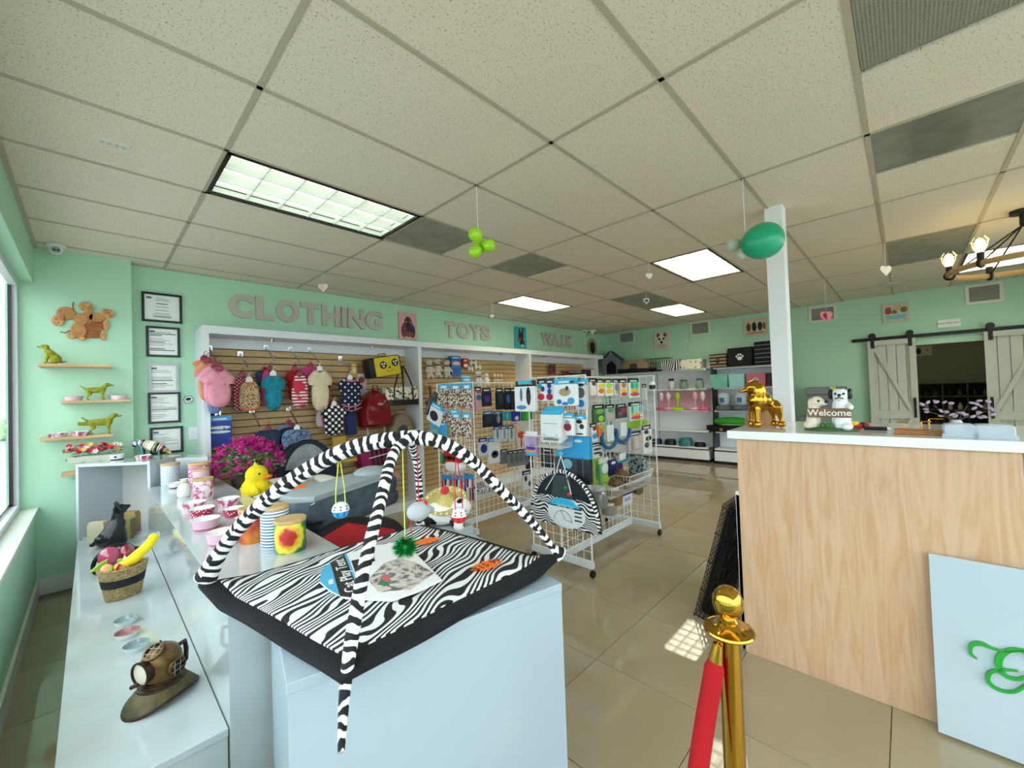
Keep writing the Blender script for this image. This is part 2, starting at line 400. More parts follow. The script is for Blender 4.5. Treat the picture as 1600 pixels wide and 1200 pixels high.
# ---------------------------------------------------------------- ceiling fixtures
def light_fix(bi, ai, label):
    x0, y0 = .513 + 1.22 * bi, 1.934 + .61 * ai
    t = thing('ceiling_light', label, 'ceiling light', (x0 + .61, y0 + .305, CEIL), 0, 'recessed louvred ceiling lights')
    f = B()
    for s in (-1, 1):
        f.box((0, s * .288, .0), (1.2, .022, .016)); f.box((s * .593, 0, .0), (.022, .598, .016))
        f.box((0, s * .302, .05), (1.21, .006, .1)); f.box((s * .607, 0, .05), (.006, .6, .1))
    w_ = B(); [(w_.box((0, s * .279, .022), (1.17, .004, .04)), w_.box((s * .584, 0, .022), (.004, .556, .04))) for s in (-1, 1)]; w_.build('inner_reflector', mat('f6faf4', .25, spec=.8), t)
    f.build('frame', BLACKP if bi == 0 else mat('2c2c2c', .5), t)
    l = B(); lm = mat('f6faf4', .25, spec=.8)
    for i in range(1, 6): l.box((-.582 + 1.164 * i / 6, 0, .018), (.006, .556, .034))
    for j in range(1, 3): l.box((0, -.277 + .554 * j / 3, .018), (1.164, .008, .034))
    l.build('louvre', lm, t)
    B().box((0, 0, .052), (1.17, .56, .004)).build('lamp', mat('f2f8e8' if bi == 0 else 'fff6e2', .5, emit=.36 if bi == 0 else LAMP, name='lamp_light'), t)
    for s in (-.19, 0, .19): B().cyl((-.57, s, .040), (.57, s, .040), .010, n=10).build('tube_lamp', mat('f4fff0', .4, emit=1.1 if bi == 0 else LAMP, name='tube_light'), t, True)
    return t
for k, lb in zip(LIGHTS, ['large black-framed louvred ceiling light nearest the camera, above the clothing wall', 'louvred ceiling light left of the teal balloon',
        'louvred ceiling light nearest the slatted toy wall', 'small-looking far louvred ceiling light between the picture of a dog and the balloons', 'louvred ceiling light behind the rope chandelier at the right edge']):
    light_fix(*k, lb)
def ceil_panel(x0, y0, w, h, label, ring=True, shiny=False):
    t = thing('air_diffuser', label, 'air vent', (x0 + w / 2, y0 + h / 2, CEIL))
    B().box((0, 0, .004), (w - .024, h - .024, .008)).build('panel', mat('9b9c8f', .18 if shiny else .55, .3 if shiny else 0, vary='8c8d80', vs=7), t)
    if ring:
        B().lathe([(.10, -.003), (.13, -.010), (.16, -.004), (.20, 0)], n=32).build('ring', mat('989a8c', .55, vary='8c8d80', vs=7), t, True)
yA = 1.934 + .61; yR = .104 - .61
ceil_panel(1.733, yA, .61, .61, 'grey square ceiling air diffuser beside the big ceiling light')
ceil_panel(2.953, yA, .61, .61, 'grey square ceiling air diffuser right of the lime balloons')
ceil_panel(5.393, yA, 1.22, .61, 'long grey ceiling panel in front of the far ceiling light', False)
ceil_panel(2.953, yR, .61, .61, 'shiny grey metal ceiling panel right of the teal balloon', False, True)
ceil_panel(5.393, yR, 1.22, .61, 'dull grey round-moulded ceiling panel near the chandelier')
t = thing('return_grille', 'perforated grey return air grille in the ceiling, top right corner', 'air vent', (1.733 + .305, yR + .305, CEIL))
B().box((0, 0, .02), (.59, .59, .004)).build('backing', mat('6f7068', .7), t)
g = B()
for i in range(49): g.box((-.288 + .012 * i, 0, .004), (.006, .58, .006)); g.box((0, -.288 + .012 * i, .0045), (.58, .006, .006))
tag(g.build('mesh', mat('a9a998', .4, .3), t), kind='stuff')
t = thing('smoke_detector', 'round white disc fixture on the ceiling below a white paper heart', 'ceiling fixture', (7.77, .12, CEIL - .004))
B().lathe([(.02, -.03), (.11, -.026), (.13, -.01), (.13, 0)], n=28).build('cover', mat('c9c8b8', .4), t, True)
t = thing('sensor_strip', 'small white four-button sensor plate on the ceiling, upper left', 'sensor', (.09, 2.85, CEIL), 0)
B().box((0, 0, -.006), (.13, .035, .012)).build('plate', mat('dfe0d6', .4), t)
for i in range(4): B().lathe([(.009, -.016), (.009, -.012)], (-.04 + .027 * i, 0, 0), n=12).build('button', mat('c6c8bd', .4), t)
def dome(name, label, loc, s=1):
    t = thing(name, label, 'security camera', loc)
    B().lathe([(.055 * s, -.025 * s), (.06 * s, 0)], n=24).build('base', WHITE, t, True)
    B().ell((0, 0, -.035 * s), (.045 * s, .045 * s, .042 * s), n=20).build('body', mat('e8e9e7', .3), t, True)
    d = Vector((.1, -1, -.35)).normalized()
    c = Vector((0, 0, -.035 * s)) + d * .038 * s
    B().cyl(c, c + d * .010 * s, .026 * s, .024 * s, n=20).build('lens_plate', mat('9da0a2', .3), t)
    for sx in (-1, 1): B().cyl(c + d * .009 * s + Vector((sx * .011 * s, 0, 0)), c + d * .014 * s + Vector((sx * .011 * s, 0, 0)), .008 * s, n=12).build('lens', BLACKP, t)
dome('security_camera', 'white turret security camera on the ceiling above the wooden dog plaque', (-.19, 4.97, CEIL - .004))
q = pY(927, 516, 5.1); dome('security_camera', 'white turret security camera in the far corner above the blue-roofed dog house', (7.9, 5.05, CEIL - .004), 1.3)

# stock room behind the barn doors
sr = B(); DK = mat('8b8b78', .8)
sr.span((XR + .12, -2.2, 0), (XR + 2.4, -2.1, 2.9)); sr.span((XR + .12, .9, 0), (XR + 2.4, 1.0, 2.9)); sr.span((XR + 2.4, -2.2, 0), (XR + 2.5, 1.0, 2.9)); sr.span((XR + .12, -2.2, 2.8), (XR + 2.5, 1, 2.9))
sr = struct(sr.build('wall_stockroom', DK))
t = thing('ceiling_light', 'unseen ceiling light added to brighten the dark stock room', 'ceiling light', (XR + 1.0, -.5, 2.79)); B().box((0, 0, -.01), (.6, .3, .02)).build('frame', WHITE, t); B().box((0, 0, -.022), (.54, .25, .004)).build('lamp', mat('fff2d0', .5, emit=9.0), t)  # added lamp, out of view above the opening, lifts the stock room's darkness
# ================================================================ WALL DISPLAY UNIT (clothing / toys / walk)
SY = 5.20; UF = 4.83
wu = thing('slatwall_display_unit', 'long white three-bay slatwall display unit with wooden slats along the green wall', 'display shelving', (4.2, 5.0, 0))
wu.location = (0, 0, 0)
pan = [(.75, .80), (3.15, 3.20), (5.46, 5.51), (7.66, 7.71)]
for i, (a, b_) in enumerate(pan):
    B().span((a, UF, 0), (b_, YB, 2.19)).build('upright_panel', WHITE, wu)
B().span((.75, UF, 2.19), (7.95, YB, 2.265)).build('top_fascia', WHITE, wu)
SM = patmat('woodx', 'd2b07e', 'bb965f', 22, 0.5, 1.0); DKG = mat('2e2418', .8)
for i in range(3):
    x0, x1 = pan[i][1], pan[i + 1][0]
    B().span((x0, SY, .1), (x1, SY + .028, 2.19)).build('back_board', DKG, wu)
    B().span((x0, SY - .02, 2.085), (x1, SY, 2.19)).build('header', WHITE, wu)
    B().span((x0, UF + .02, 0), (x1, SY, .1)).build('base_deck', WHITE, wu)
    sm = None
    for k in range(26):
        z = .105 + .0762 * k
        if sm is None: sm = B().box((0, 0, .033), (x1 - x0 - .004, .018, .066)).build('slat', SM, wu); o = sm
        else: o = sm.copy(); COL.objects.link(o)
        o.location = ((x0 + x1) / 2, SY - .009, z)
    for fx in (.25, .75):
        x = x0 + (x1 - x0) * fx; b = B(); b.lathe([(.018, -.03), (.022, -.012), (.026, 0)], (x, 4.98, 2.19), n=14); b.build('downlight', CHROME, wu, True)

# ---------------------------------------------------------------- wall letters
LM = mat('c6bab2', .4)
def letters(word, corners, h, z0, labels, grp, y=YB):
    for ch, (x, zc, w), lb in zip(word, corners, labels):
        o = text(ch, h * 1.38, LM, None, (x, y - .012, zc), ext=.010, name='letter_' + ch.lower(), bev=.006, off=.012)
        bb = [Vector(c) for c in o.bound_box]; ww = max(c.x for c in bb) - min(c.x for c in bb); hh = max(c.y for c in bb) - min(c.y for c in bb)
        cx = (max(c.x for c in bb) + min(c.x for c in bb)) / 2; cy = (max(c.y for c in bb) + min(c.y for c in bb)) / 2
        me = o.data
        for v in me.vertices: v.co = Vector(((v.co.x - cx) * w / ww, (v.co.y - cy) * h / hh, v.co.z))
        o.name = 'letter'; tag(o, lb, 'letter', grp)
def word(wd, boxes, grp, name):
    cs = []
    for (u0, u1, vt, vb) in boxes:
        a = pY(u0, (vt + vb) / 2, YB - .02); b = pY(u1, (vt + vb) / 2, YB - .02); um = (u0 + u1) / 2
        t_, q = pY(um, vt, YB - .02), pY(um, vb, YB - .02); cs.append(((a.x + b.x) / 2, (t_.z + q.z) / 2, b.x - a.x, t_.z - q.z))
    h = sum(c[3] for c in cs) / len(cs); zc = sum(c[1] for c in cs) / len(cs)
    seen = {}
    lb = []
    for i, ch in enumerate(wd):
        lb.append('grey wall letter %s of the word %s' % (ch, name))
    letters(wd, [(c[0], zc, c[2]) for c in cs], h, 0, lb, grp)
word('CLOTHING', [(357, 395, 459, 497), (400, 427, 466, 500), (431, 467, 468, 504), (470, 500, 474, 507), (503, 531, 477, 510), (534, 541, 480, 511), (544, 569, 482, 513), (571, 598, 486, 516)], 'letters of the word CLOTHING', 'CLOTHING')
word('TOYS', [(696, 712, 502, 528), (714, 735, 504, 530), (734, 751, 508, 531), (751, 766, 509, 532)], 'letters of the word TOYS', 'TOYS')
word('WALK', [(846, 863, 520, 540), (861, 875, 523, 541), (877, 885, 524, 542), (885, 895, 525, 543)], 'letters of the word WALK', 'WALK')

# ---------------------------------------------------------------- flat things on walls
def rectY(u0, v0, u1, v1, Y):
    um, vm = (u0 + u1) / 2, (v0 + v1) / 2; a, b = pY(u0, vm, Y), pY(u1, vm, Y); t_, q = pY(um, v0, Y), pY(um, v1, Y)
    return (a.x + b.x) / 2, (t_.z + q.z) / 2, b.x - a.x, t_.z - q.z
def rectX(u0, v0, u1, v1, X):
    um, vm = (u0 + u1) / 2, (v0 + v1) / 2; a, b = pX(u0, vm, X), pX(u1, vm, X); t_, q = pX(um, v0, X), pX(um, v1, X)
    return (a.y + b.y) / 2, (t_.z + q.z) / 2, a.y - b.y, t_.z - q.z
def on(plane, val, u0, v0, u1, v1):
    """centre, width, height, heading of something facing the room on a wall, panel or shelf"""
    if plane == 'Y': x, z, w, h = rectY(u0, v0, u1, v1, val); return Vector((x, val, z)), w, h, 0.0
    y, z, w, h = rectX(u0, v0, u1, v1, val); return Vector((val, y, z)), w, h, -pi / 2
INK = mat('6a6f72', .6)
def certificate(box, label, fr='141414', land=False, seed=1, skew=True):
    c, w, h, rz = on('Y', YB, *box); t = thing('framed_certificate', label, 'picture frame', c, 0, 'framed certificates')
    f = B(); k = .02
    if fr:
        for s in (-1, 1): f.box((0, 0, 0), (0, 0, 0)) if False else f.box((s * (w / 2 - k / 2), -.012, 0), (k, .022, h)); f.box((0, -.012, s * (h / 2 - k / 2)), (w - 2 * k, .022, k))
        f.build('frame', mat(fr, .35), t)
    B().box((0, -.006, 0), (w - k, .006, h - k)).build('paper', mat('f4f4f0', .5), t)
    r = random.Random(seed); b = B(); z = h / 2 - .055; first = True
    b.box((-w * .32, -.0096, h / 2 - .05), (.04, .001, .018), 1)
    while z > -h / 2 + .05:
        wd = w * r.uniform(.35, .8); 
        if r.random() < .75: b.box(((wd - w * .8) / 2 if not land else 0, -.0096, z), (wd if not land else wd * .6, .001, .004 if r.random() < .8 else .009))
        z -= .016
    b.build('printed_lines', [INK, mat('2e6f86', .5)], t)
certificate((221, 459, 284, 504), 'topmost framed certificate in black frame, landscape', land=True, seed=3)
certificate((228, 511, 281, 558), 'black-framed certificate second from top beside the slatwall', seed=5)
certificate((232, 568, 279, 613), 'frameless white certificate in the middle of the column', fr='b9bcbd', seed=6)
certificate((231, 613, 282, 661), 'black-framed certificate left of the hexagonal sign', seed=7)
certificate((234, 667, 286, 708), 'lowest black-framed certificate partly behind the striped glass animal', seed=8)
c, w, h, _ = on('Y', YB, 286, 618, 303, 631)
t = thing('hexagon_sign', 'small hexagonal black and white sign with a camera symbol on the green wall', 'sign', c)
hx = [(w / 2 * cos(-pi / 3 * i), h / 2 * 1.1 * sin(-pi / 3 * i)) for i in range(6)]
B().prism(hx, -.004, 0).build('border', BLACK, t); B().prism([(p[0] * .86, p[1] * .86) for p in hx], -.0055, -.004).build('face', WHITE, t)
b = B(); b.puff(oval(w * .5, h * .3, 12, 0, .008), .001, y=-.0065); b.box((w * .1, -.0065, -.018), (w * .5, .002, .006)); b.box((-.01, -.0065, .0), (.03, .002, .012)); b.build('camera_symbol', BLACK, t)
c, w, h, _ = on('Y', YB, 294, 667, 309, 687)
t = thing('light_switch', 'white square wall switch plate beside the lowest certificate', 'switch', c)
B().box((0, -.004, 0), (w, .008, h)).build('plate', WHITE, t, bevel=.002); B().box((0, -.011, 0), (.012, .008, .026)).build('toggle', mat('dcdcd6', .4), t)

def canvas(plane, val, box, label, bgc, blobs, name='canvas_picture'):
    c, w, h, rz = on(plane, val, *box); t = thing(name, label, 'picture', c, rz)
    B().box((0, -.012, 0), (w, .024, h)).build('canvas', mat(bgc, .6), t)
    ms = []; b = B()
    for (x, z, bw, bh, col) in blobs:
        if col not in ms: ms.append(col)
        b.prism(oval(bw * w, bh * h, 14, x * w, z * h), -.0262 - .0004 * len(b.f) / 16, -.024, ms.index(col))
    b.build('painting', [mat(m_, .6) for m_ in ms], t); return t
canvas('Y', YB, (622, 489, 650, 530), 'pink canvas of a dark curly-eared dog between CLOTHING and TOYS', 'e3a9ad', [(0, -.12, .75, .55, '4a2a3a'), (-.24, -.2, .3, .5, '7a4030'), (.24, -.2, .3, .5, '2b2d55'), (0, .1, .42, .5, '5b3048'), (0, .02, .2, .3, '1d1420'), (-.1, .14, .07, .05, 'e8c04c'), (.1, .14, .07, .05, 'e8c04c'), (.05, -.32, .5, .2, '8c4b32')])
canvas('Y', YB, (803, 511, 821, 544), 'turquoise canvas of a pointed-eared dog between TOYS and WALK', '3fb1b8', [(-.1, .3, .12, .32, '20222c'), (.18, .32, .12, .32, '20222c'), (.02, .05, .46, .4, '4a2a30'), (-.12, -.12, .3, .2, 'b0554a'), (.1, -.25, .38, .3, '2a2030'), (.1, -.38, .2, .14, 'd8c8d0')])
c, w, h, _ = on('Y', YB, 917, 529, 932, 555)
t = thing('canvas_picture', 'oval tan picture of a black dog at the far end above the dog house', 'picture', c)
B().prism(oval(w, h), -.02, 0).build('canvas', mat('a6a274', .6), t); B().puff(oval(w * .55, h * .7, 14, 0, -.02), .004, y=-.022).build('painting', mat('20202a', .6), t)
canvas('X', XR, (1023, 518, 1046, 546), 'white canvas of a terrier face on the far green wall', 'd9d2c2', [(-.22, .3, .22, .24, '6e4a40'), (.24, .28, .22, .24, '6e4a40'), (0, .05, .5, .5, 'efe9e2'), (-.14, .08, .16, .16, '2e2626'), (.14, .08, .16, .16, '33302e'), (0, -.1, .2, .16, '1f1a1a'), (0, -.32, .6, .3, 'c9b8a6')])
canvas('X', XR, (1163, 497, 1199, 524), 'long canvas of three small dogs partly behind the white pillar', 'd8c3a4', [(-.3, 0, .2, .5, '5a4034'), (-.05, 0, .2, .55, '1e1c1e'), (.2, 0, .2, .5, '2a2a30'), (-.3, .2, .1, .15, 'c24a3a'), (.38, 0, .14, .4, '7d5b48'), (0, -.36, .9, .12, 'b98f6a')])
canvas('X', XR, (1379, 474, 1421, 503), 'canvas of puppies in a turquoise bathtub on the far wall', 'd3c7b4', [(-.28, .12, .26, .4, 'b0503c'), (-.05, 0, .2, .3, 'a2604a'), (.1, .25, .24, .3, 'd9b27c'), (.3, .12, .26, .3, '7d7a45'), (0, -.2, .8, .3, '7fc5cc'), (0, -.1, .85, .06, 'aee0e2'), (-.3, -.38, .08, .1, '7fc5cc'), (.3, -.38, .08, .1, '7fc5cc')])
canvas('X', XR, (1465, 499, 1501, 511), 'white narrow sign above the barn door rail', 'f4f4f2', [], 'wall_sign')
b = text('EMPLOYEES ONLY', .028, mat('555555', .6), [o for o in bpy.data.objects if o.name == 'wall_sign'][0], (0, -.026, 0), (pi / 2, 0, 0))
def vent(box, label, val=XR):
    c, w, h, rz = on('X', val, *box); t = thing('wall_vent', label, 'air vent', c, rz)
    f = B(); k = .035
    for s in (-1, 1): f.box((s * (w / 2 - k / 2), -.01, 0), (k, .02, h)); f.box((0, -.01, s * (h / 2 - k / 2)), (w - 2 * k, .02, k))
    f.build('frame', mat('dfe3da', .4), t); B().box((0, -.002, 0), (w - .05, .004, h - .05)).build('backing', mat('4f544f', .8), t)
    n = 11; lv = None
    for i in range(n):
        if lv is None: lv = B().box((0, 0, 0), (w - 2 * k, .012, .008), R=Matrix.Rotation(.6, 3, 'X')).build('louvre_blade', mat('b9bcb4', .5), t); o = lv
        else: o = lv.copy(); COL.objects.link(o)
        o.location = (0, -.008, -h / 2 + k + (h - 2 * k) * (i + .5) / n)
vent((967, 518, 992, 537), 'smallest white wall vent, nearest the far corner'); vent((1079, 502, 1110, 524), 'white wall vent between the terrier canvas and the three-dog canvas')
vent((1264, 478, 1307, 503), 'white wall vent right of the pillar behind a red paper heart'); vent((1508, 443, 1568, 474), 'largest white wall vent above the right barn door')

# ---------------------------------------------------------------- barn doors
PD = mat('c9ccc0', .55, bump=.05, bs=20); IRON = mat('111112', .45)
def barn(n, y0, y1, flip, label):
    t = thing('door_%d' % n, label, 'door', (XR - .075, (y0 + y1) / 2, 0), -pi / 2); t['kind'] = 'structure'; del t['category']
    w = y1 - y0; H = 2.12
    npl = 5
    for i in range(npl): B().box((-w / 2 + w * (i + .5) / npl, .01, H / 2 + .02), (w / npl - .007, .02, H - .02)).build('plank', PD, t)
    fr = .075
    for s in (-1, 1): B().box((s * (w / 2 - fr / 2), -.016, H / 2 + .02), (fr, .034, H)).build('stile', PD, t)
    for z in (fr / 2 + .02, .92, 1.0 + .02, H - fr / 2 + .02)[:1] + (.97, H - fr / 2 + .02): B().box((0, -.016, z), (w - 2 * fr, .033, fr if z != .97 else .12)).build('rail', PD, t)
    for (za, zb) in ((1.03, H - fr), (fr + .02, .91)):
        xa, xb = (w / 2 - fr, -w / 2 + fr) if flip else (-w / 2 + fr, w / 2 - fr)
        if za > 1: a, b_ = Vector((xb, -.016, za)), Vector((xa, -.016, zb))
        else: a, b_ = Vector((xa, -.016, za)), Vector((xb, -.016, zb))
        d = b_ - a; B().box((a + b_) / 2, (d.length, .030, .05), R=Matrix.Rotation(-math.atan2(d.z, d.x), 3, 'Y')).build('brace', PD, t)
    hx = (-w / 2 + .04) if flip else (w / 2 - .04)
    b = B(); b.box((hx, -.045, 1.08), (.03, .02, .30)); b.box((hx, -.027, .96), (.025, .02, .025)); b.box((hx, -.027, 1.2), (.025, .02, .025)); b.build('handle', IRON, t)
    for s in (-1, 1):
        x = s * (w / 2 - .06); b = B(); b.box((x, -.037, H + .0), (.045, .008, .20)); b.build('hanger_strap', IRON, t)
        M = Matrix.Rotation(pi / 2, 4, 'X'); B().lathe([(.045, 0), (.045, .02)], n=20, M=Matrix.Translation((x, -.022, H + .1)) @ M).build('roller', IRON, t)
    return t
barn(1, -.12, .43, False, 'left pale grey sliding barn door with diagonal brace')
barn(2, -1.38, -.80, True, 'right pale grey sliding barn door with diagonal brace, cut by the photo edge')
t = thing('barn_door_track', 'black steel rail the two barn doors hang from', 'door rail', (XR - .06, -.6, 2.17), -pi / 2)
B().box((0, 0, 0), (2.45, .012, .05)).build('rail', IRON, t)
for x in (-1.0, -.5, 0, .5, 1.0): B().cyl((x, -.01, 0), (x, .06, 0), .012, n=10).build('bolt', IRON, t)

# stock room contents
t = thing('pigeonhole_shelf', 'dark olive pigeonhole shelf unit seen through the barn door opening', 'shelf', (XR + 2.2, -.62, 0), -pi / 2)
OL = mat('5d5e48', .7); b = B()
cw = .92
for i in range(4): B().box((-cw / 2 + cw / 3 * i, 0, .8), (.02, .3, 1.25)).build('divider', OL, t)
for j in range(6): B().box((0, 0, .19 + .245 * j), (cw, .3, .02)).build('shelf_board', OL, t)
B().box((0, .15, .8), (cw, .01, 1.25)).build('back_panel', mat('3f3f33', .8), t)
r = random.Random(4)
for i in range(3):
    for j in range(1, 5):
        for k in range(2):
            x = -cw / 2 + cw / 3 * (i + .3 + .4 * k); z = .20 + .245 * j; cc = r.choice(['3d3a30', '54503c', 'e8e4d8', '6a5b48', '2d2f33'])
            o = B().lathe([(.03, 0), (.035, .05), (.02, .09), (.015, .12)], n=10).build('bottle', mat(cc, .5)); p = t.matrix_basis if False else None
            o.location = (XR + 2.2 + r.uniform(-.05, 0), -.62 - x, z); tag(o, '%s bottle in the %s row of the dark pigeonhole shelf, %s column, %s side' % ({'3d3a30': 'brown', '54503c': 'olive', 'e8e4d8': 'cream', '6a5b48': 'tan', '2d2f33': 'black'}[cc], ['', 'second-lowest', 'middle', 'upper', 'top'][j], ['left', 'middle', 'right'][i], ['left', 'right'][k]), 'bottle', 'bottles in the pigeonhole shelf')
canvas('X', XR + 2.4, (1430, 541, 1456, 556), 'pale framed picture in the dark stock room', 'bdb99c', [(-.3, 0, .3, .7, '26241f'), (.2, .1, .06, .3, '55523f')])

# ================================================================ WHITE DISPLAY PLINTHS
def plinth(name, label, pts, z0, z1, m=None):
    t = thing(name, label, 'display plinth', (sum(p[0] for p in pts) / len(pts), sum(p[1] for p in pts) / len(pts), z0))
    cx, cy = t.location.x, t.location.y; q = [(p[0] - cx, p[1] - cy) for p in pts]
    B().slab([(a * .995, b_ * .995) for a, b_ in q], 0, z1 - z0 - .025).build('body', m or GLOSSW, t)
    B().slab(q, z1 - z0 - .025, z1 - z0).build('top_board', m or GLOSSW, t, bevel=.002)
    return t
def rct(x0, y0, x1, y1): return [(x0, y0), (x1, y0), (x1, y1), (x0, y1)]
TOPM = mat('c0caca', 0.10, coat=.5, vary='b4bebd', vs=3)
LT, MT, PT = .45, .86, .90
plinth('display_bench', 'long low glossy white plinth by the window carrying the diving helmet', rct(-.085, 1.64, .304, 5.08), 0, LT, TOPM)
plinth('display_bench', 'long mid-height glossy white plinth carrying the pink oval bowls', rct(.305, 1.62, .76, 4.36), 0, MT, TOPM)
plinth('display_plinth', 'large white square plinth in the foreground under the zebra mat', [(.29, .995), (1.05, .822), (1.175, 1.407), (.415, 1.58)], 0, PT, mat('a9b9c4', .22))
# corner cabinet, open front
A_ = Vector((-.09, 4.80, 0)); Bv = Vector((.325, 4.40, 0)); dx = (Bv - A_).normalized(); dn = Vector((-dx.y, dx.x, 0)); cwid = (Bv - A_).length
t = thing('open_display_cabinet', 'white open-fronted box cabinet in the corner with a black cat before it', 'cabinet', A_ + Vector((0, 0, LT)), math.atan2(dx.y, dx.x))
ch = 1.06 - LT
B().box((cwid / 2, .20, ch - .012), (cwid, .40, .024)).build('top_board', TOPM, t, bevel=.002)
for x in (.01, cwid - .01): B().box((x, .20, ch / 2 - .012), (.02, .40, ch - .025)).build('side_panel', GLOSSW, t)
B().box((cwid / 2, .39, ch / 2 - .012), (cwid - .04, .018, ch - .025)).build('back_panel', mat('dcdad4', .5), t); B().box((cwid / 2, .20, .01), (cwid - .04, .36, .02)).build('bottom_board', GLOSSW, t)
plinth('display_cabinet', 'white cabinet behind the pale ridged canister, against the certificate wall', [(.50, 4.52), (.70, 4.37), (.745, 4.60), (.56, 4.80)], 0, 1.05)

# ================================================================ RECEPTION COUNTER
t = thing('reception_counter', 'tall light-maple reception counter with a white stone top', 'counter', (2.58, 0, 0))
CW = patmat('woodz', 'd9b794', 'cba27c', 20, .42, 2.0)
B().span((0, -.32, 0), (.02, .715, 1.212)).build('front_panel', CW, t); B().span((.02, .695, 0), (.60, .715, 1.212)).build('end_panel', CW, t)
B().span((.02, -.32, 0), (.60, -.30, 1.212)).build('end_panel', CW, t); B().span((.58, -.3, .7), (.60, .695, 1.212)).build('back_panel', CW, t)
QZ = mat('f4f6f5', .12, coat=.4)
B().span((-.035, -1.9, 1.212), (.75, .755, 1.257)).build('counter_top', QZ, t, bevel=.003)
t2 = thing('counter_return', 'grey lower counter section at the right edge beneath the white top', 'counter', (2.64, -1.1, 0)); B().span((0, -.7, 0), (.5, .76, .95)).build('body', mat('8b9090', .6), t2); B().span((0, -.75, .95), (.52, .78, .98)).build('work_top', mat('6b4d36', .5), t2)
# leaning sign board with the green script letter
t = thing('sign_board', 'white glossy board with a green script letter leaning on the maple counter', 'sign', (2.50, -.04, 0), -pi / 2)
t.rotation_euler = (0, 0, -pi / 2)
Rl = Matrix.Rotation(-.06, 4, 'X')
B().box((.34, .0, .385), (.68, .012, .74), M=Rl).build('board', mat('bccdd6', .12, coat=.5), t)
GS = mat('27a33a', .35)
def stroke(pts, ws, name='script_letter'):
    b = B(); vs = []; n = len(pts)
    for i, (p, w) in enumerate(zip(pts, ws)):
        a = Vector(pts[max(0, i - 1)]); c = Vector(pts[min(n - 1, i + 1)]); d = (c - a).normalized(); nn = Vector((-d.y, d.x)) * w / 2
        for s in (1, -1):
            for y in (-.020, -.007): vs.append((p[0] + nn.x * s, y, p[1] + nn.y * s))
    fs = []
    for i in range(n - 1):
        k = 4 * i; fs += [(k, k + 2, k + 6, k + 4), (k + 1, k + 5, k + 7, k + 3), (k, k + 4, k + 5, k + 1), (k + 2, k + 3, k + 7, k + 6)]
    b.add(vs, fs, 0, Rl); return b.build(name, GS, t)
def spl(ctrl, n=8):
    out = []
    P = [ctrl[0]] + list(ctrl) + [ctrl[-1]]
    for i in range(1, len(P) - 2):
        for k in range(n):
            u = k / n; p0, p1, p2, p3 = P[i - 1:i + 3]
            out.append(tuple(.5 * ((2 * p1[j]) + (-p0[j] + p2[j]) * u + (2 * p0[j] - 5 * p1[j] + 4 * p2[j] - p3[j]) * u * u + (-p0[j] + 3 * p1[j] - 3 * p2[j] + p3[j]) * u ** 3) for j in range(len(p1))))
    out.append(tuple(ctrl[-1])); return out
def bp(u, v):
    q = pX(u, v, 2.52); return (-.04 - q.y, q.z)
c1 = spl([bp(1526, 1027) + (.004,), bp(1516, 1018) + (.010,), bp(1518, 1006) + (.014,), bp(1532, 1004) + (.015,), bp(1552, 1012) + (.008,), bp(1575, 1016) + (.006,), bp(1600, 1014) + (.008,)])
stroke([p[:2] for p in c1], [p[2] for p in c1])
c2 = spl([bp(1608, 1030) + (.004,), bp(1598, 1016) + (.010,), bp(1578, 1014) + (.014,), bp(1562, 1024) + (.02,), bp(1560, 1040) + (.02,), bp(1572, 1054) + (.014,), bp(1592, 1058) + (.010,), bp(1612, 1050) + (.008,)])
stroke([p[:2] for p in c2], [p[2] for p in c2])
c3 = spl([bp(1590, 1046) + (.004,), bp(1566, 1044) + (.008,), bp(1546, 1048) + (.012,), bp(1544, 1062) + (.013,), bp(1560, 1074) + (.011,), bp(1584, 1077) + (.009,), bp(1606, 1064) + (.008,)])
stroke([p[:2] for p in c3], [p[2] for p in c3])

# ================================================================ STANCHION AND ROPE
t = thing('stanchion', 'polished brass stanchion post with ball finial in the foreground', 'stanchion', (*(pZ(1139, 985, .905).to_tuple()[:2]), 0))
BR = mat('c89a3c', .12, 1.0)
B().lathe([(.16, 0), (.16, .012), (.14, .025), (.05, .04), (.03, .05)], n=40).build('base', BR, t, True)
B().lathe([(.0254, .05), (.0254, .90)], n=32).build('pole', BR, t, True)
B().lathe([(.012, .895), (.030, .895), (.057, .903), (.059, .907), (.057, .911), (.030, .914), (.020, .925)], n=40).build('collar_ring', BR, t, True)
B().lathe([(.020, .92), (.022, .93), (.014, .94)], n=24).build('neck', BR, t, True)
B().ell((0, 0, .975), (.036, .036, .041), n=32).build('ball_finial', BR, t, True)
t = thing('barrier_rope', 'red velvet barrier rope with brass hook hanging from the stanchion', 'rope', (0, 0, 0))
p0 = Vector((1.075, .30, .905))
q1 = pY(1124, 1000, .30); 
hook = pZ(1122, 990, .90)
def dp(u, v, d): return Vector((0, 0, CZ)) + ray(u, v) * d
hk = dp(1124, 984, 1.0)
B().tube([hk + Vector((.008 * sin(a), 0, -.012 + .012 * cos(a))) for a in [i * 2 * pi / 12 for i in range(12)]], .0028, closed=True).build('hook_ring', BR, t, True)
s0 = dp(1122, 1006, 1.0); s1 = dp(1118, 1034, 1.0)
B().cyl(hk + Vector((-.002, -.002, -.02)), s0, .004, n=8).build('swivel', BR, t, True); B().cyl(s0, s1, .011, .017, n=20).build('ferrule', BR, t, True)
rp = [s1] + [dp(u, v, d) for u, v, d in ((1116, 1044, .998), (1112, 1070, .995), (1103, 1120, .985), (1094, 1180, .965), (1085, 1250, .93), (1076, 1350, .88))]
B().tube(rp, [.017] + [.0225] * 6, n=16).build('velvet_rope', mat('a3000a', .85), t, True)
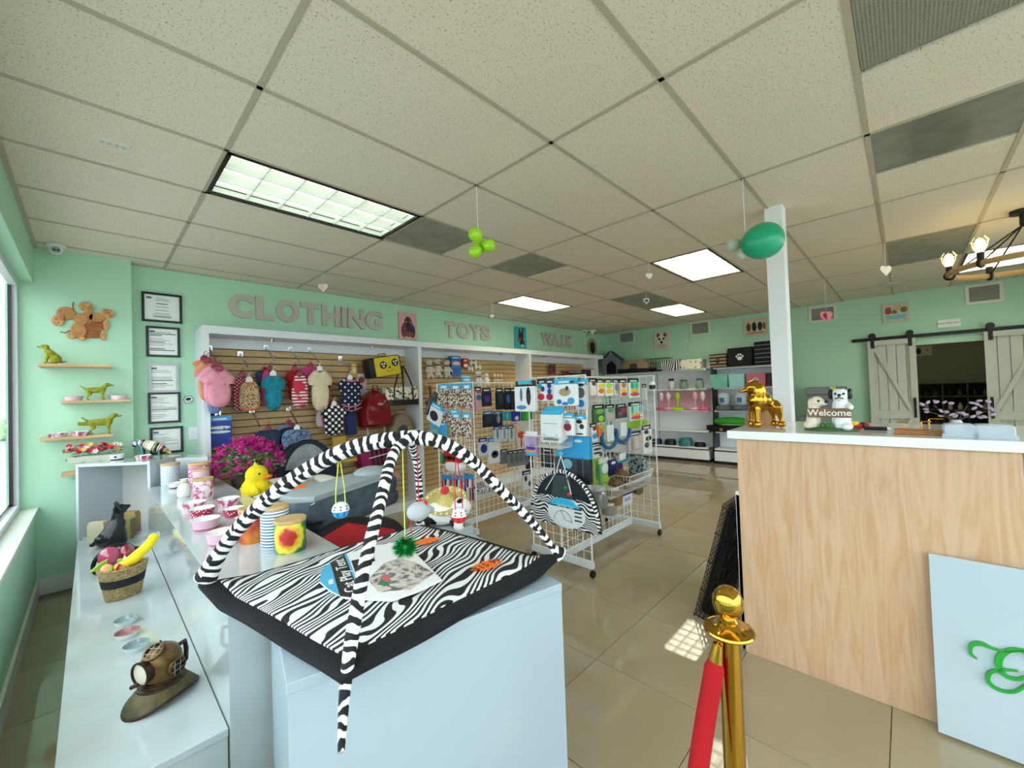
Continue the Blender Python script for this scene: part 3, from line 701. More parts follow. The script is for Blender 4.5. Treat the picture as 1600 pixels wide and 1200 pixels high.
# ================================================================ ANIMAL SHAPES
def dog_prims(pose='stand', tail=True):
    if pose == 'sit':
        p = [('c', (-.16, 0, .24), (.10, 0, .60), .20, .155), ('c', (.10, 0, .60), (.17, 0, .76), .13, .11), ('e', (.20, 0, .84), (.14, .12, .125)), ('c', (.28, 0, .83), (.38, 0, .81), .075, .06)]
        for s in (-1, 1):
            p += [('c', (.12, s * .09, .50), (.19, s * .09, .06), .075, .05), ('e', (.22, s * .09, .045), (.075, .05, .045)), ('e', (-.12, s * .15, .19), (.18, .09, .17)), ('e', (.02, s * .18, .05), (.12, .05, .05)), ('e', (.14, s * .125, .82), (.045, .035, .10))]
        if tail: p.append(('c', (-.34, 0, .08), (-.50, .05, .14), .05, .03))
        return p
    p = [('c', (-.32, 0, .58), (.22, 0, .60), .155, .185), ('c', (.24, 0, .66), (.38, 0, .84), .13, .105), ('e', (.45, 0, .90), (.14, .115, .12)), ('c', (.53, 0, .88), (.65, 0, .85), .07, .055)]
    for s in (-1, 1):
        p += [('c', (.24, s * .1, .52), (.25, s * .11, .28), .085, .06), ('c', (.25, s * .11, .28), (.25, s * .11, .05), .055, .05), ('e', (.28, s * .11, .035), (.075, .05, .04)),
              ('c', (-.34, s * .1, .54), (-.26, s * .12, .34), .12, .075), ('c', (-.26, s * .12, .34), (-.40, s * .12, .20), .06, .045), ('c', (-.40, s * .12, .20), (-.37, s * .12, .05), .045, .045), ('e', (-.34, s * .12, .035), (.075, .05, .04)), ('e', (.40, s * .125, .86), (.045, .03, .10))]
    if tail: p.append(('c', (-.46, 0, .66), (-.68, 0, .86), .055, .035))
    return p
def scaled(ps, k):
    out = []
    for p in ps:
        if p[0] == 'e': out.append(('e', tuple(c * k for c in p[1]), tuple(c * k for c in p[2])) + tuple(p[3:]))
        else: out.append(('c', tuple(c * k for c in p[1]), tuple(c * k for c in p[2]), p[3] * k, p[4] * k))
    return out

# ---------------------------------------------------------------- wall shelves on the pilaster
SHY = 4.95
shz = []
def wshelf(u0, u1, v0, v1, label):
    a, b_ = pY(u0, v0, SHY), pY(u1, v1, SHY); z = (a.z + b_.z) / 2; t = thing('wall_shelf', label, 'shelf', ((a.x + b_.x) / 2, 5.12, z), 0, 'thin oak wall shelves')
    B().box((0, -.085, -.012), (b_.x - a.x, .17, .024)).build('board', LWOOD, t, bevel=.002); return z
zs1 = wshelf(59, 176, 567, 570, 'topmost oak wall shelf, carrying one sitting turf dog')
zs2 = wshelf(95, 205, 626, 624, 'second oak wall shelf, carrying a turf dog between two bowls')
zs3 = wshelf(62, 177, 684, 679, 'third oak wall shelf, carrying two pink bowls and a turf dog with a raised leg')
zs4 = wshelf(95, 122, 740, 739, 'lowest oak wall shelf, mostly hidden behind the open cabinet')
TURF = mat('a9a82a', .95, vary='7f8420', vs=60, bump=.8, bs=140)
def turf(u, zs, h, pose, label, flip=False, dx_=0):
    c = pZ(u, 0, 1) if False else None
    x = pY(u, 600, 5.0).x + dx_
    t = thing('turf_dog', label, 'figurine', (x, 5.0, zs), pi if flip else 0)
    blob('body', scaled(dog_prims(pose), h), TURF, t, vox=.006, smooth=1)
    e = B()
    for s in (-1, 1): e.ell(((.31 if pose == 'sit' else .57) * h, s * .06 * h, (.87 if pose == 'sit' else .93) * h), .016 * h, n=8)
    e.build('eye', BLACKP, t); B().ell(((.44 if pose == 'sit' else .70) * h, 0, (.83 if pose == 'sit' else .86) * h), .03 * h, n=8).build('nose', BLACKP, t)
turf(81, zs1, .165, 'sit', 'moss-green turf dog sitting on the top shelf', True)
turf(151, zs2, .145, 'stand', 'moss-green turf dog standing between two bowls on the second shelf')
turf(158, zs3, .175, 'stand', 'moss-green turf dog with raised hind leg on the third shelf')
o = bpy.data.objects['turf_dog.002']; B().cyl((-.06, 0, .095), (-.14, -.02, .10), .018, .014).build('raised_leg', TURF, o, True)

def bowl(loc, r, h, outer, label, group='food bowls', rim=None, base=None, scale=(1, 1), rz=0, inner=None):
    t = thing('pet_bowl', label, 'bowl', loc, rz, group); sx, sy = scale
    pr = [(.82 * r, 0), (.86 * r, .18 * h), (r, h), (.94 * r, h), (.80 * r, .25 * h), (.5 * r, .14 * h), (.0005, .14 * h)]
    B().lathe([(.80 * r, 0), (.85 * r, .18 * h), (.985 * r, .97 * h)], n=32, sx=sx, sy=sy, caps=1, mf=(lambda j: 1 if j == 0 else 0)).build('outer_wall', [outer, base or outer], t, True)
    B().lathe([(.985 * r, .97 * h), (r, h), (.94 * r, h), (.80 * r, .25 * h), (.5 * r, .14 * h), (.0005, .14 * h)], n=32, sx=sx, sy=sy, caps=0).build('inner_glaze', inner or mat('f5f7f7', .12, coat=.5), t, True)
    return t
POLKA = patmat('dots', 'f4dfe2', 'a81e3e', 75, .3, th=.30, rot=(.4, .3, .6)); MARBP = patmat('marble', 'b8476a', 'f0dfe6', 14, .3, th=.42); RIBP = patmat('stripes', 'e6c2cf', 'cf9db0', 60, .3, rot=(0, pi / 2, 0), th=.5); DPINK = mat('b65f80', .3)
BONE = patmat('spots', 'f3e3e8', 'bf6f8d', 40, .3, th=.30); ROSEB = patmat('marble', '7c4256', 'e3c3cc', 20, .35, th=.4)
for (u, zs, lb, o_) in [(115, zs2, 'low white bowl with dark paw rim, left on the second shelf', mat('d9b6bf', .35)), (186, zs2, 'low white bowl with dark rim, right of the turf dog on the second shelf', mat('e6ccd2', .35)),
                    (89, zs3, 'brown-pink patterned bowl, left on the third shelf', ROSEB), (125, zs3, 'pink patterned bowl beside the turf dog on the third shelf', MARBP)]:
    bowl((pY(u, 600, 4.99).x, 4.99, zs), .058, .036, o_, lb, 'bowls on the wall shelves', inner=mat('33343a', .5) if zs == zs2 else None)

# wooden dog plaque
c, w, h, _ = on('Y', 5.12, 80, 473, 182, 532)
t = thing('wooden_dog_plaque', 'carved layered wooden plaque of puppies around a wooden tub on the green wall', 'wall art', c)
W1 = mat('c98a4b', .5, grain=.3, gs=30); W2 = mat('a5622f', .5, grain=.3, gs=20); W3 = mat('d89c5c', .5, grain=.25, gs=30)
def P(fx, fz): return (fx * w / 2, fz * h / 2)
def pp(name, pts, y, m, d=.006):
    b = B(); b.puff([P(*p) for p in pts][::-1] if False else [P(*p) for p in pts], d, y=y, lay=((-1, .86), (-.5, .98), (1, 1))); return b.build(name, m, t, False)
pp('tub', [(-.25, -.05), (.55, .02), (.62, -.82), (-.18, -.9)], -.010, W2)
for k in range(3):
    z0 = -.25 - .22 * k; B().box((P(.17, 0)[0], -.0165, P(0, z0)[1]), (w * .38, .003, .003)).build('tub_groove', mat('6d3c1c', .6), t)
def ov(cx, cz, rx, rz, n=14, a=0): return [(cx + rx * cos(-2 * pi * i / n) * cos(a) - rz * sin(-2 * pi * i / n) * sin(a), cz + (rx * cos(-2 * pi * i / n) * sin(a) + rz * sin(-2 * pi * i / n) * cos(a))) for i in range(n)]
for nm, q, y in [('puppy_body', ov(-.55, .35, .30, .34), -.014), ('puppy_head', ov(-.80, -.05, .19, .28), -.020), ('puppy_body', ov(-.12, .10, .24, .30), -.018), ('puppy_body', ov(-.20, -.50, .25, .42), -.022), ('puppy_leg', ov(-.42, -.80, .12, .16), -.020), ('puppy_leg', ov(-.10, -.92, .12, .10), -.024),
                 ('puppy_head', ov(.02, .78, .22, .26), -.020), ('puppy_body', ov(.10, .30, .16, .40), -.014), ('puppy_body', ov(.35, .25, .28, .26), -.014), ('puppy_head', ov(.72, .50, .22, .26), -.020), ('puppy_leg', ov(.66, -.10, .10, .30), -.018), ('puppy_leg', ov(.55, -.68, .09, .30), -.018), ('puppy_ear', ov(.18, .70, .07, .18), -.027), ('puppy_ear', ov(.62, .60, .07, .16), -.027), ('puppy_ear', ov(-.70, .12, .08, .18), -.027)]:
    pp(nm, q, y, W3 if 'head' in nm or 'leg' in nm else W1)
b = B(); b.tube([(P(-.35, .6)[0], -.01, P(0, .6)[1]), (P(-.37, .8)[0], -.01, P(0, .85)[1]), (P(-.33, 1)[0], -.01, P(0, .98)[1])], .004); b.build('puppy_tail', W2, t, True)
b = B(); b.tube([(P(-.45, -.5)[0], -.01, P(0, -.5)[1]), (P(-.6, -.62)[0], -.01, P(0, -.66)[1]), (P(-.75, -.6)[0], -.01, P(0, -.62)[1])], .004); b.build('puppy_tail', W2, t, True)
b = B()
for (x, z) in ((-.78, -.16), (-.07, .62), (.80, .36), (-.86, -.0), (-.02, .80), (.76, .55)): b.ell((P(x, z)[0], -.028, P(x, z)[1]), .0045, n=8)
b.build('puppy_eye', BLACKP, t)

# ---------------------------------------------------------------- things on the corner cabinet
CT = 1.06
def flowers(t, n, area, cols, hz, sz=.016, leaf='4c7a3a', seed=1):
    r = random.Random(seed); lf = B()
    for i in range(n * 2):
        x, y = r.uniform(-area[0], area[0]), r.uniform(-area[1], area[1]); z = r.uniform(0, hz * .8); a = r.uniform(0, 6.3); l = r.uniform(.02, .04)
        M = Matrix.Translation((x, y, z)) @ Matrix.Rotation(a, 4, 'Z') @ Matrix.Rotation(r.uniform(-.8, .8), 4, 'X')
        lf.add([(0, 0, 0), (l * .5, -l * .25, .004), (l, 0, 0), (l * .5, l * .25, .004)], [(0, 1, 2, 3)], 0, M)
    tag(lf.build('leaves', mat(leaf, .7), t), kind='stuff')
    for i in range(n):
        x, y = r.uniform(-area[0], area[0]), r.uniform(-area[1], area[1]); z = hz * r.uniform(.6, 1)
        b = B(); k = 6; tl_ = (r.uniform(.3, 1.4), r.uniform(-.5, .5))
        for j in range(k):
            M = Matrix.Translation((x, y, z)) @ Matrix.Rotation(tl_[0], 4, 'X') @ Matrix.Rotation(tl_[1], 4, 'Y') @ Matrix.Rotation(6.28 * j / k, 4, 'Z') @ Matrix.Rotation(-.5, 4, 'Y')
            b.add([(0, 0, 0), (sz * .5, -sz * .4, 0), (sz, 0, .002), (sz * .5, sz * .4, 0)], [(0, 1, 2, 3)], 0, M)
        b.ell((x, y, z + .003), sz * .3, n=8); b.build('blossom', mat(r.choice(cols), .7), t)
c = pZ(158, 714, CT)
t = thing('flower_box', 'low box of mixed red, pink and white artificial flowers on the corner cabinet', 'flowers', (.02, 4.95, CT), -.25)
B().slab([(-.15, -.06), (.15, -.06), (.13, .05), (-.13, .05)], 0, .05).build('planter', mat('b7bba8', .7), t)
o = thing('x', None, None); bpy.data.objects.remove(o)
flowers(t, 60, (.17, .07), ['c02a3c', 'e27a90', 'f0ece0', '8c1f4a', 'e0b45a', 'f6c8cf'], .14, .026, seed=5)
bowl(pZ(183, 718, CT) + Vector((0, .0, 0)), .05, .045, mat('eef1f2', .25), 'white bowl with black paw badge and black foot on the corner cabinet', 'bowls on the corner cabinet', base=BLACK)
B().ell((0, 0, 0), (.010, .003, .008), n=12).build('paw_badge', BLACK, bpy.data.objects[[o.name for o in bpy.data.objects if o.name.startswith('pet_bowl')][-1]], loc=(-.012, -.047, .026))
bowl(pZ(224, 717, CT) + Vector((.0, .0, 0)), .055, .032, MARBP, 'pink marbled bowl beneath the striped glass animal', 'bowls on the corner cabinet')
# striped glass animal
c = pZ(236, 712, CT); t = thing('striped_glass_animal', 'arched glass animal figurine striped in black, white, red, teal and amber', 'figurine', c + Vector((.0, .03, 0)), -.35)
pts = spl([(-.115, 0, .085, .012), (-.10, 0, .11, .026), (-.06, 0, .115, .034), (-.02, 0, .10, .042), (.03, 0, .075, .046), (.07, 0, .06, .038), (.11, 0, .035, .02), (.15, 0, .0, .006)], 6)
gm_ = [mat(c_, .08, coat=.6) for c_ in ('f1ead6', '121318', 'c23b2a', '1d2a5c', 'e9efe9', '1a7a6a', '121318', 'd9a12c', 'f0ead8', '3a8fbf')]
r_ = random.Random(2); ms_ = [r_.randrange(10) for _ in range(60)]
B().tube([p[:3] for p in pts], [p[3] for p in pts], n=16, mf=lambda i: 7 if i > 33 and i % 3 else ms_[i]).build('body', gm_, t, True)
for x, s in ((-.06, 1), (-.06, -1), (.06, 1), (.06, -1)):
    B().cyl((x, s * .02, .09 if x < 0 else .06), (x + .01, s * .032, .0), .014, .010).build('leg', gm_[1 if s > 0 else 5], t, True)
B().lathe([(.03, 0), (.0, .03)], n=10, M=Matrix.Translation((-.09, 0, .12))).build('ear', gm_[0], t)

# inside/below the cabinet: cat, boxes
c = pZ(178, 850, LT)
t = thing('black_cat_statue', 'glossy black sitting cat statue looking up in front of the open cabinet', 'figurine', (.13, 4.40, LT), -.15)
CATM = mat('0d1116', .25)
cp = scaled([('c', (-.10, 0, .2), (.01, 0, .48), .22, .15), ('e', (-.12, 0, .16), (.26, .22, .17)), ('c', (0, 0, .5), (.03, 0, .72), .12, .10), ('e', (.06, 0, .80), (.13, .12, .11)), ('c', (.1, 0, .82), (.2, 0, .84), .07, .04), ('c', (.06, .06, .44), (.12, .07, .05), .07, .05), ('c', (.06, -.06, .44), (.12, -.07, .05), .07, .05), ('c', (.02, .07, .86), (-.03, .09, .98), .05, .012), ('c', (.02, -.07, .86), (-.03, -.09, .98), .05, .012), ('c', (-.4, 0, .1), (-.3, .25, .05), .05, .03)], .34)
blob('body', cp, CATM, t, vox=.006)
for i, (x, y, h_, cc, lb) in enumerate([(.19, 4.56, .14, '8d8450', 'olive-green gift bag with pale print standing before the open cabinet'), (.22, 4.66, .17, 'a88a58', 'tan cardboard box behind the olive bag'), (.03, 4.72, .12, 'cfc6a4', 'pale cream bag with red print left of the black cat')]):
    t = thing('paper_bag', lb, 'bag', (x, y, LT + .0), -.75 + .1 * i)
    B().slab(rct(-.055, -.03, .055, .03), 0, h_).build('body', mat(cc, .6), t); B().slab(rct(-.05, -.026, .05, .026), h_ * .999, h_ + .02).build('folded_top', mat(cc, .7), t)
    if i == 0: B().prism(oval(.02, .016, 10, -.015, h_ * .62), -.032, -.03).build('print', mat('ece6c4', .6), t); text('pet', .028, mat('e8e2bc', .6), t, (-.01, -.0315, h_ * .42), name='print_lettering')

# red glossy ornament
c = Vector((.11, 3.78, LT)); t = thing('glossy_beetle_ornament', 'glossy dark red and black glass ornament with a green leaf behind the basket', 'ornament', c, .1)
RG = mat('8e1230', .08, coat=.8); RG2 = mat('c0486a', .08, coat=.8)
b = B(); b.ell((-.035, 0, .085), (.058, .05, .062), n=20); b.build('body', RG2, t, True); B().ell((.045, 0, .075), (.05, .055, .065), n=20).build('body', RG, t, True)
B().tube([(-.11 * cos(a), .02, .03 + .115 * sin(a)) for a in [pi * i / 16 for i in range(17)]], .012, n=10).build('rim', BLACKP, t, True)
B().puff([(-.14, .03), (-.09, .075), (-.05, .09), (-.05, .045), (-.09, .028)], .006, y=-.055).build('leaf', mat('a6c52f', .15, coat=.5), t, True)
b = B(); b.ell((-.09, -.03, .018), (.03, .03, .018)); b.ell((-.03, -.03, .015), (.03, .03, .015)); b.build('foot', BLACKP, t, True); B().tube([(.09 + .03 * cos(a), -.0, .06 + .05 * sin(a)) for a in [2 * pi * i / 16 for i in range(16)]], .007, closed=True).build('tail_ring', mat('3b3a3c', .2), t, True)

# basket of soft fruit toys
bc = pZ(194, 936, LT); t = thing('woven_basket', 'oval woven seagrass basket with a black band on the low plinth', 'basket', bc + Vector((0, .05, 0)), .25)
STR = mat('c2a878', .85, vary='8f7a4c', vs=110, bump=.9, bs=160); BLKB = mat('22262c', .8, bump=.8, bs=160)
n_ = 15; prev = None
for j in range(n_):
    f = j / (n_ - 1); z = .008 + .155 * f; rx = .072 + .032 * f; ry = .048 + .018 * f
    pts = [(rx * cos(a), ry * sin(a), z + .010 * f * abs(cos(a)) ** 3) for a in [2 * pi * i / 36 for i in range(36)]]
    B().tube(pts, .0068, n=8, closed=True).build('coil', BLKB if 6 <= j <= 9 else STR, t, True)
B().lathe([(.066, .004), (.092, .15)], n=30, sx=1, sy=.67).build('lining', STR, t, True)
bt = bc + Vector((0, .05, 0))
def toyat(name, label, loc, rz=0): return thing(name, label, 'dog toy', bt + Vector(loc), rz, 'soft fruit toys in the basket')
t = toyat('banana_toy', 'bright yellow plush banana toy sticking out of the basket', (.03, -.01, .15), .15)
blob('body', [('c', (-.05, 0, .02), (.01, 0, .045), .020, .030), ('c', (.01, 0, .045), (.075, 0, .10), .030, .026), ('e', (.10, 0, .135), (.026, .026, .030)), ('c', (.075, 0, .10), (.10, 0, .135), .026, .024)], mat('ffd90a', .6), t, vox=.004)
B().tube([(.115, 0, .155), (.125, 0, .165), (.128, 0, .150), (.126, 0, .140)], .002).build('loop', WHITE, t)
t = toyat('peach_toy', 'striped peach-coloured round plush toy in the middle of the basket', (-.005, -.01, .165)); B().ell((0, 0, 0), (.036, .034, .032), n=24).build('body', patmat('stripes', 'e2a662', 'c98a48', 30, .8, rot=(0, .6, 0)), t, True)
B().tube([(-.02, -.03, -.015), (-.022, -.036, .01), (-.01, -.03, .03)], .006).build('red_trim', RED, t, True)
t = toyat('mango_toy', 'pale orange and green plush mango toy at the left of the basket', (-.065, 0, .15)); B().ell((0, 0, .01), (.03, .03, .038), n=20).build('body', mat('efa672', .8, vary='e8c08c', vs=20), t, True); B().ell((.016, -.02, .0), (.012, .014, .034), n=14).build('leaf', mat('8dbb3a', .7), t, True)
t = toyat('apple_toy', 'small red plush apple with a green leaf peeking from the back of the basket', (.02, .035, .175)); B().ell((0, 0, 0), .022, n=16).build('body', mat('c32a3a', .6), t, True); B().ell((-.03, 0, .018), (.014, .006, .012), n=10).build('leaf', mat('7ac23a', .6), t, True); B().puff([(-.03, -.01), (-.012, .045), (.01, -.01)], .006, y=-.0).build('tag_cone', mat('f3efdf', .6), t)

# three shallow bowls
for (u, v, o_, i_, lb) in [(197, 974, 'dde6e4', '93a7a8', 'grey-glazed shallow dish, farthest of three on the low plinth'), (199, 994, 'e6e9e4', 'b07a78', 'rose-glazed shallow dish, middle of three on the low plinth'), (213, 1014, 'dfe8e6', '8fa3a6', 'grey-glazed shallow dish touching the diving helmet')]:
    bowl(pZ(u, v, LT), .046, .024, mat(o_, .2), lb, 'shallow dishes beside the helmet', inner=mat(i_, .15, coat=.5))
# diving helmet
t = thing('diving_helmet', 'small bronze diving helmet ornament with grilled portholes on the low plinth', 'ornament', (.172, 2.0, LT), radians(212))
BZ = mat('6d4f2c', .38, .65, vary='54411f', vs=25); BZD = mat('3a2416', .45, .5); BZL = mat('5f5230', .5, .3, vary='3e3a20', vs=30)
# breastplate: saddle-shaped collar
b = B(); n = 40; rings = [(.046, .068), (.064, .056), (.082, .038), (.098, .018), (.102, .012)]
vs = []
for r, z in rings:
    for i in range(n):
        a = 2 * pi * i / n; k = (r - .046) / .056
        vs.append((r * 1.12 * cos(a), r * .82 * sin(a), max(.003, z - .012 * k * (cos(a) ** 2) + .014 * k * (sin(a) ** 2))))
b.add(vs, [(j * n + i, j * n + (i + 1) % n, (j + 1) * n + (i + 1) % n, (j + 1) * n + i) for j in range(len(rings) - 1) for i in range(n)])
o = b.build('breastplate', BZL, t, True); so = o.modifiers.new('s', 'SOLIDIFY'); so.thickness = .004
b = B(); b.tube([(.103 * 1.12 * cos(a), .103 * .82 * sin(a), .013 - .012 * cos(a) ** 2 + .014 * sin(a) ** 2) for a in [2 * pi * i / 40 for i in range(40)]], .0045, closed=True); b.build('rim', BZD, t, True)
for r_, z_, rr in ((.066, .058, .005), (.056, .066, .006), (.055, .074, .004)): B().tube([(r_ * 1.05 * cos(a), r_ * .92 * sin(a), z_) for a in [2 * pi * i / 36 for i in range(36)]], rr, closed=True).build('collar_band', BZD, t, True)
for i in range(10):
    a = 2 * pi * (i + .5) / 10; B().ell((.092 * cos(a), .068 * sin(a), .032 - .006 * cos(a) ** 2), .005, n=8).build('wing_nut', BZD, t, True)
B().lathe([(.052, .068), (.056, .09), (.062, .12), (.058, .15), (.045, .175), (.025, .188), (.0, .192)], n=32).build('bonnet', BZ, t, True)
def port(d, r, grid, glass, off=.058, z=.125, name='porthole'):
    d = Vector(d).normalized(); c = Vector((0, 0, z)) + d * off; Q = d.to_track_quat('Z', 'Y').to_matrix().to_4x4(); M = Matrix.Translation(c) @ Q
    p = B().lathe([(r + .002, -.022), (r + .002, .008), (r + .006, .010), (r + .006, .015), (r, .016), (r, .010)], n=28, M=M, caps=0).build(name, BZ if grid else BZD, t, True)
    B().lathe([(r, .009), (r, .0095)], n=24, M=M).build('glass', glass, p)
    if grid:
        for k in (-.4, .4):
            for ax in (0, 1):
                L_ = math.sqrt(1 - k * k) * r; a = Vector((k * r, -L_, .014)) if ax else Vector((-L_, k * r, .014)); e = Vector((k * r, L_, .014)) if ax else Vector((L_, k * r, .014))
                B().cyl(M @ a, M @ e, .0012, n=6).build('guard_bar', mat('a39a8a', .4, .5), p)
port((1, -.05, 0), .036, False, mat('d8d2bf', .4)); port((-.08, 1, -.05), .027, True, BLACKP, .052, .115); port((.55, .1, .9), .026, True, BLACKP, .05, .13); port((-.08, -1, -.05), .027, True, BLACKP, .052, .115)
B().tube([(-.05, 0, .15), (-.085, 0, .152), (-.09, 0, .12), (-.088, 0, .08), (-.07, 0, .07)], .008).build('air_pipe', BZD, t, True)
B().cyl((.0, .0, .19), (.004, 0, .205), .003).build('valve', BZD, t); b = B(); [b.ell((.085 + .006 * k, .02 * (k - 1), .09 + .01 * k), .007, n=8) for k in range(3)]; b.build('valve', BZD, t, True)

# ---------------------------------------------------------------- things on the mid plinth
for (u, v, m_, bs_, r, h, lb) in [(304, 797, MARBP, MARBP, .062, .052, 'pink marble-patterned bowl, farthest left of the bowl group'), (316, 808, POLKA, DPINK, .062, .055, 'red polka-dot bowl in the left column of bowls'),
        (322, 826, RIBP, DPINK, .064, .055, 'pale pink ribbed bowl, second nearest on the mid plinth'), (348, 848, RIBP, DPINK, .066, .055, 'pale pink ribbed bowl, nearest on the mid plinth'),
        (357, 791, MARBP, RIBP, .062, .052, 'pink marble bowl, farthest right of the bowl group'), (366, 807, POLKA, DPINK, .055, .05, 'red polka-dot bowl in the right column of bowls'), (384, 820, POLKA, POLKA, .052, .045, 'small red-dotted bowl beside the orange canister')]:
    bowl(pZ(u, v, MT), r, h, m_, lb, 'pink and red bowls on the mid plinth', base=bs_)
def canister(loc, r, h, m_, label, lid=BAMBOO, body='body', band=None):
    t = thing('canister', label, 'canister', loc, 0, 'treat canisters with bamboo lids')
    B().lathe([(r * .96, 0), (r, .006), (r, h - .004), (r * .97, h)], n=40).build(body, m_, t, True)
    if lid: B().lathe([(r * .9, h - .008), (r * 1.03, h), (r * 1.05, h + .006), (r * 1.03, h + .014)], n=40).build('lid', lid, t, True)
    return t
canister(pZ(318, 781, MT), .056, .135, patmat('marble', 'b03f72', 'f0d9e4', 16, .25, th=.40, coat=.3), 'pink marble canister with bamboo lid')
canister(pZ(312, 768, MT) + Vector((.03, .13, 0)), .052, .14, RIBP, 'pink canister mostly hidden behind the marble canister')
canister(pZ(266, 756, MT) + Vector((0, -.02, 0)), .062, .16, patmat('stripes', 'dfe8ea', 'aebfc6', 22, .45, dist=1.5, rot=(0, .8, 0)), 'tall pale blue-grey canister with wavy ridges at the back')
canister((.60, 4.08, MT), .075, .17, BONE, 'pink canister with white bone print, farthest back')
c = pZ(288, 776, MT); t = thing('white_pouch', 'tied white fabric pouch beside the marble canister', 'pouch', c)
B().lathe([(.030, 0), (.040, .01), (.040, .06), (.030, .085), (.012, .10), (.022, .118), (.026, .125), (.010, .12)], n=20, sy=.8).build('pouch', mat('eef0ee', .8, bump=.3, bs=30), t, True); B().tube([(.014 * cos(a), .012 * sin(a), .10) for a in [2 * pi * i / 12 for i in range(12)]], .003, closed=True).build('gold_tie', mat('cdb36a', .4), t)
bowl(pZ(274, 762, MT), .045, .040, mat('eef1f2', .25), 'small white bowl with black paw badge at the back of the mid plinth', 'paw bowls', base=BLACK)
# tie-dye canister: rings of colour around a spot on its wall
def tiedye():
    m = bpy.data.materials.new('tie_dye_print'); m.use_nodes = True; nt = m.node_tree; N = nt.nodes; L = nt.links; b = N['Principled BSDF']; b.inputs['Roughness'].default_value = .3
    tc = N.new('ShaderNodeTexCoord'); mp = N.new('ShaderNodeMapping'); mp.inputs['Location'].default_value = (.03, .06, -.07); L.new(tc.outputs['Object'], mp.inputs[0])
    ln = N.new('ShaderNodeVectorMath'); ln.operation = 'LENGTH'; L.new(mp.outputs[0], ln.inputs[0])
    nz = N.new('ShaderNodeTexNoise'); nz.inputs['Scale'].default_value = 60; L.new(tc.outputs['Object'], nz.inputs[0])
    ad = N.new('ShaderNodeMath'); ad.operation = 'MULTIPLY_ADD'; ad.inputs[1].default_value = .028; L.new(nz.outputs[0], ad.inputs[0]); L.new(ln.outputs['Value'], ad.inputs[2])
    cr = N.new('ShaderNodeValToRGB'); e = cr.color_ramp; e.interpolation = 'LINEAR'; mr = N.new('ShaderNodeMapRange'); mr.inputs[1].default_value = .0; mr.inputs[2].default_value = .15; L.new(ad.outputs[0], mr.inputs[0]); L.new(mr.outputs[0], cr.inputs[0])
    st = [(0, 'b0201f'), (.30, 'b8302a'), (.38, 'e6a526'), (.46, 'f2e23a'), (.54, 'f2e23a'), (.60, '2f8c3f'), (.68, '2f8c3f'), (.74, '2a2f8c'), (.84, '3a2a7c'), (.9, 'c8342c'), (1, 'd9b42a')]
    e.elements[0].position = 0; e.elements[0].color = (*lin(st[0][1]), 1); e.elements[1].position = 1; e.elements[1].color = (*lin(st[-1][1]), 1)
    for p_, c_ in st[1:-1]: x = e.elements.new(p_); x.color = (*lin(c_), 1)
    L.new(cr.outputs[0], b.inputs['Base Color']); return m
canister(pZ(452, 861, MT) + Vector((.01, .015, 0)), .062, .125, tiedye(), 'tie-dye rainbow canister with bamboo lid, nearest the zebra mat')
canister(pZ(398, 846, MT) + Vector((.0, .02, 0)), .058, .145, mat('a8382c', .3, vary='d98a2e', vs=9), 'red and orange canister behind the zebra arch')
BST = patmat('stripes', 'eef3f6', '3e6f96', 24, .4, rot=(0, pi / 2, 0)); canister(pZ(424, 858, MT) + Vector((.03, .05, 0)), .058, .165, BST, 'tall blue and white striped canister behind the tie-dye one')

# ================================================================ ZEBRA CAT PLAY TENT
ZF = patmat('zebra', '15171c', 'eceeee', 14.5, .9, dist=.13, th=.46, bump=.4, rot=(0, 0, 1.15), nsc=8.5); ZT = patmat('zebra', '15171c', 'f0f1f0', 10.8, .9, dist=.040, th=.46, uv=True, nsc=26); BKF = mat('14161b', .95, bump=.3, bs=300)
PL_ = [Vector(p) for p in ((.23, 1.63), (.365, .885), (1.125, .88), (1.065, 1.665))]   # L F R Bk
pod = [Vector(p) for p in ((.29, .995), (1.05, .822), (1.175, 1.407), (.415, 1.58))]
def outside(p):
    d = 0
    for i in range(4):
        a, b_ = pod[i], pod[(i + 1) % 4]; e = (b_ - a).normalized(); nn = Vector((e.y, -e.x)); d = max(d, (p - a).dot(nn))
    return max(0, d)
def mz(p): return PT + .014 - .05 * outside(p) + .035 * max(0, 1 - (p - PL_[0]).length / .15) + .03 * max(0, 1 - (p - PL_[2]).length / .12)
tent = thing('cat_play_tent', 'zebra-striped fleece cat play mat with two crossed padded arches on the front plinth', 'pet toy mat', (0, 0, 0))
def quadpt(s, t_):
    return PL_[0] * (1 - s) * (1 - t_) + PL_[1] * (1 - s) * t_ + PL_[2] * s * t_ + PL_[3] * s * (1 - t_)
N_ = 34; bd = 2; vsz, fz, vbk, fb_ = [], [], [], []
grid = [[quadpt(i / N_, j / N_) for j in range(N_ + 1)] for i in range(N_ + 1)]
def mesh_part(sel, name, m_, th, lift=0):
    b = B(); idx = {}
    for i in range(N_):
        for j in range(N_):
            if not sel(i, j): continue
            f = []
            for (a, c) in ((i, j), (i + 1, j), (i + 1, j + 1), (i, j + 1)):
                if (a, c) not in idx:
                    p = grid[a][c]; idx[(a, c)] = len(b.v); wv = .0025 * sin(17 * p.x + 5 * p.y) * sin(13 * p.y)
                    b.v.append((p.x, p.y, mz(p) + lift + wv + .006))
                f.append(idx[(a, c)])
            b.f.append(tuple(reversed(f))); b.m.append(0)
    o = b.build(name, m_, tent, True); s = o.modifiers.new('s', 'SOLIDIFY'); s.thickness = th; s.offset = 0; return o
inner = lambda i, j: 2 <= i < N_ - 1 and 1 <= j < N_ - 3
mesh_part(inner, 'zebra_panel', ZF, .016, .003); mesh_part(lambda i, j: not inner(i, j), 'black_border', BKF, .014)
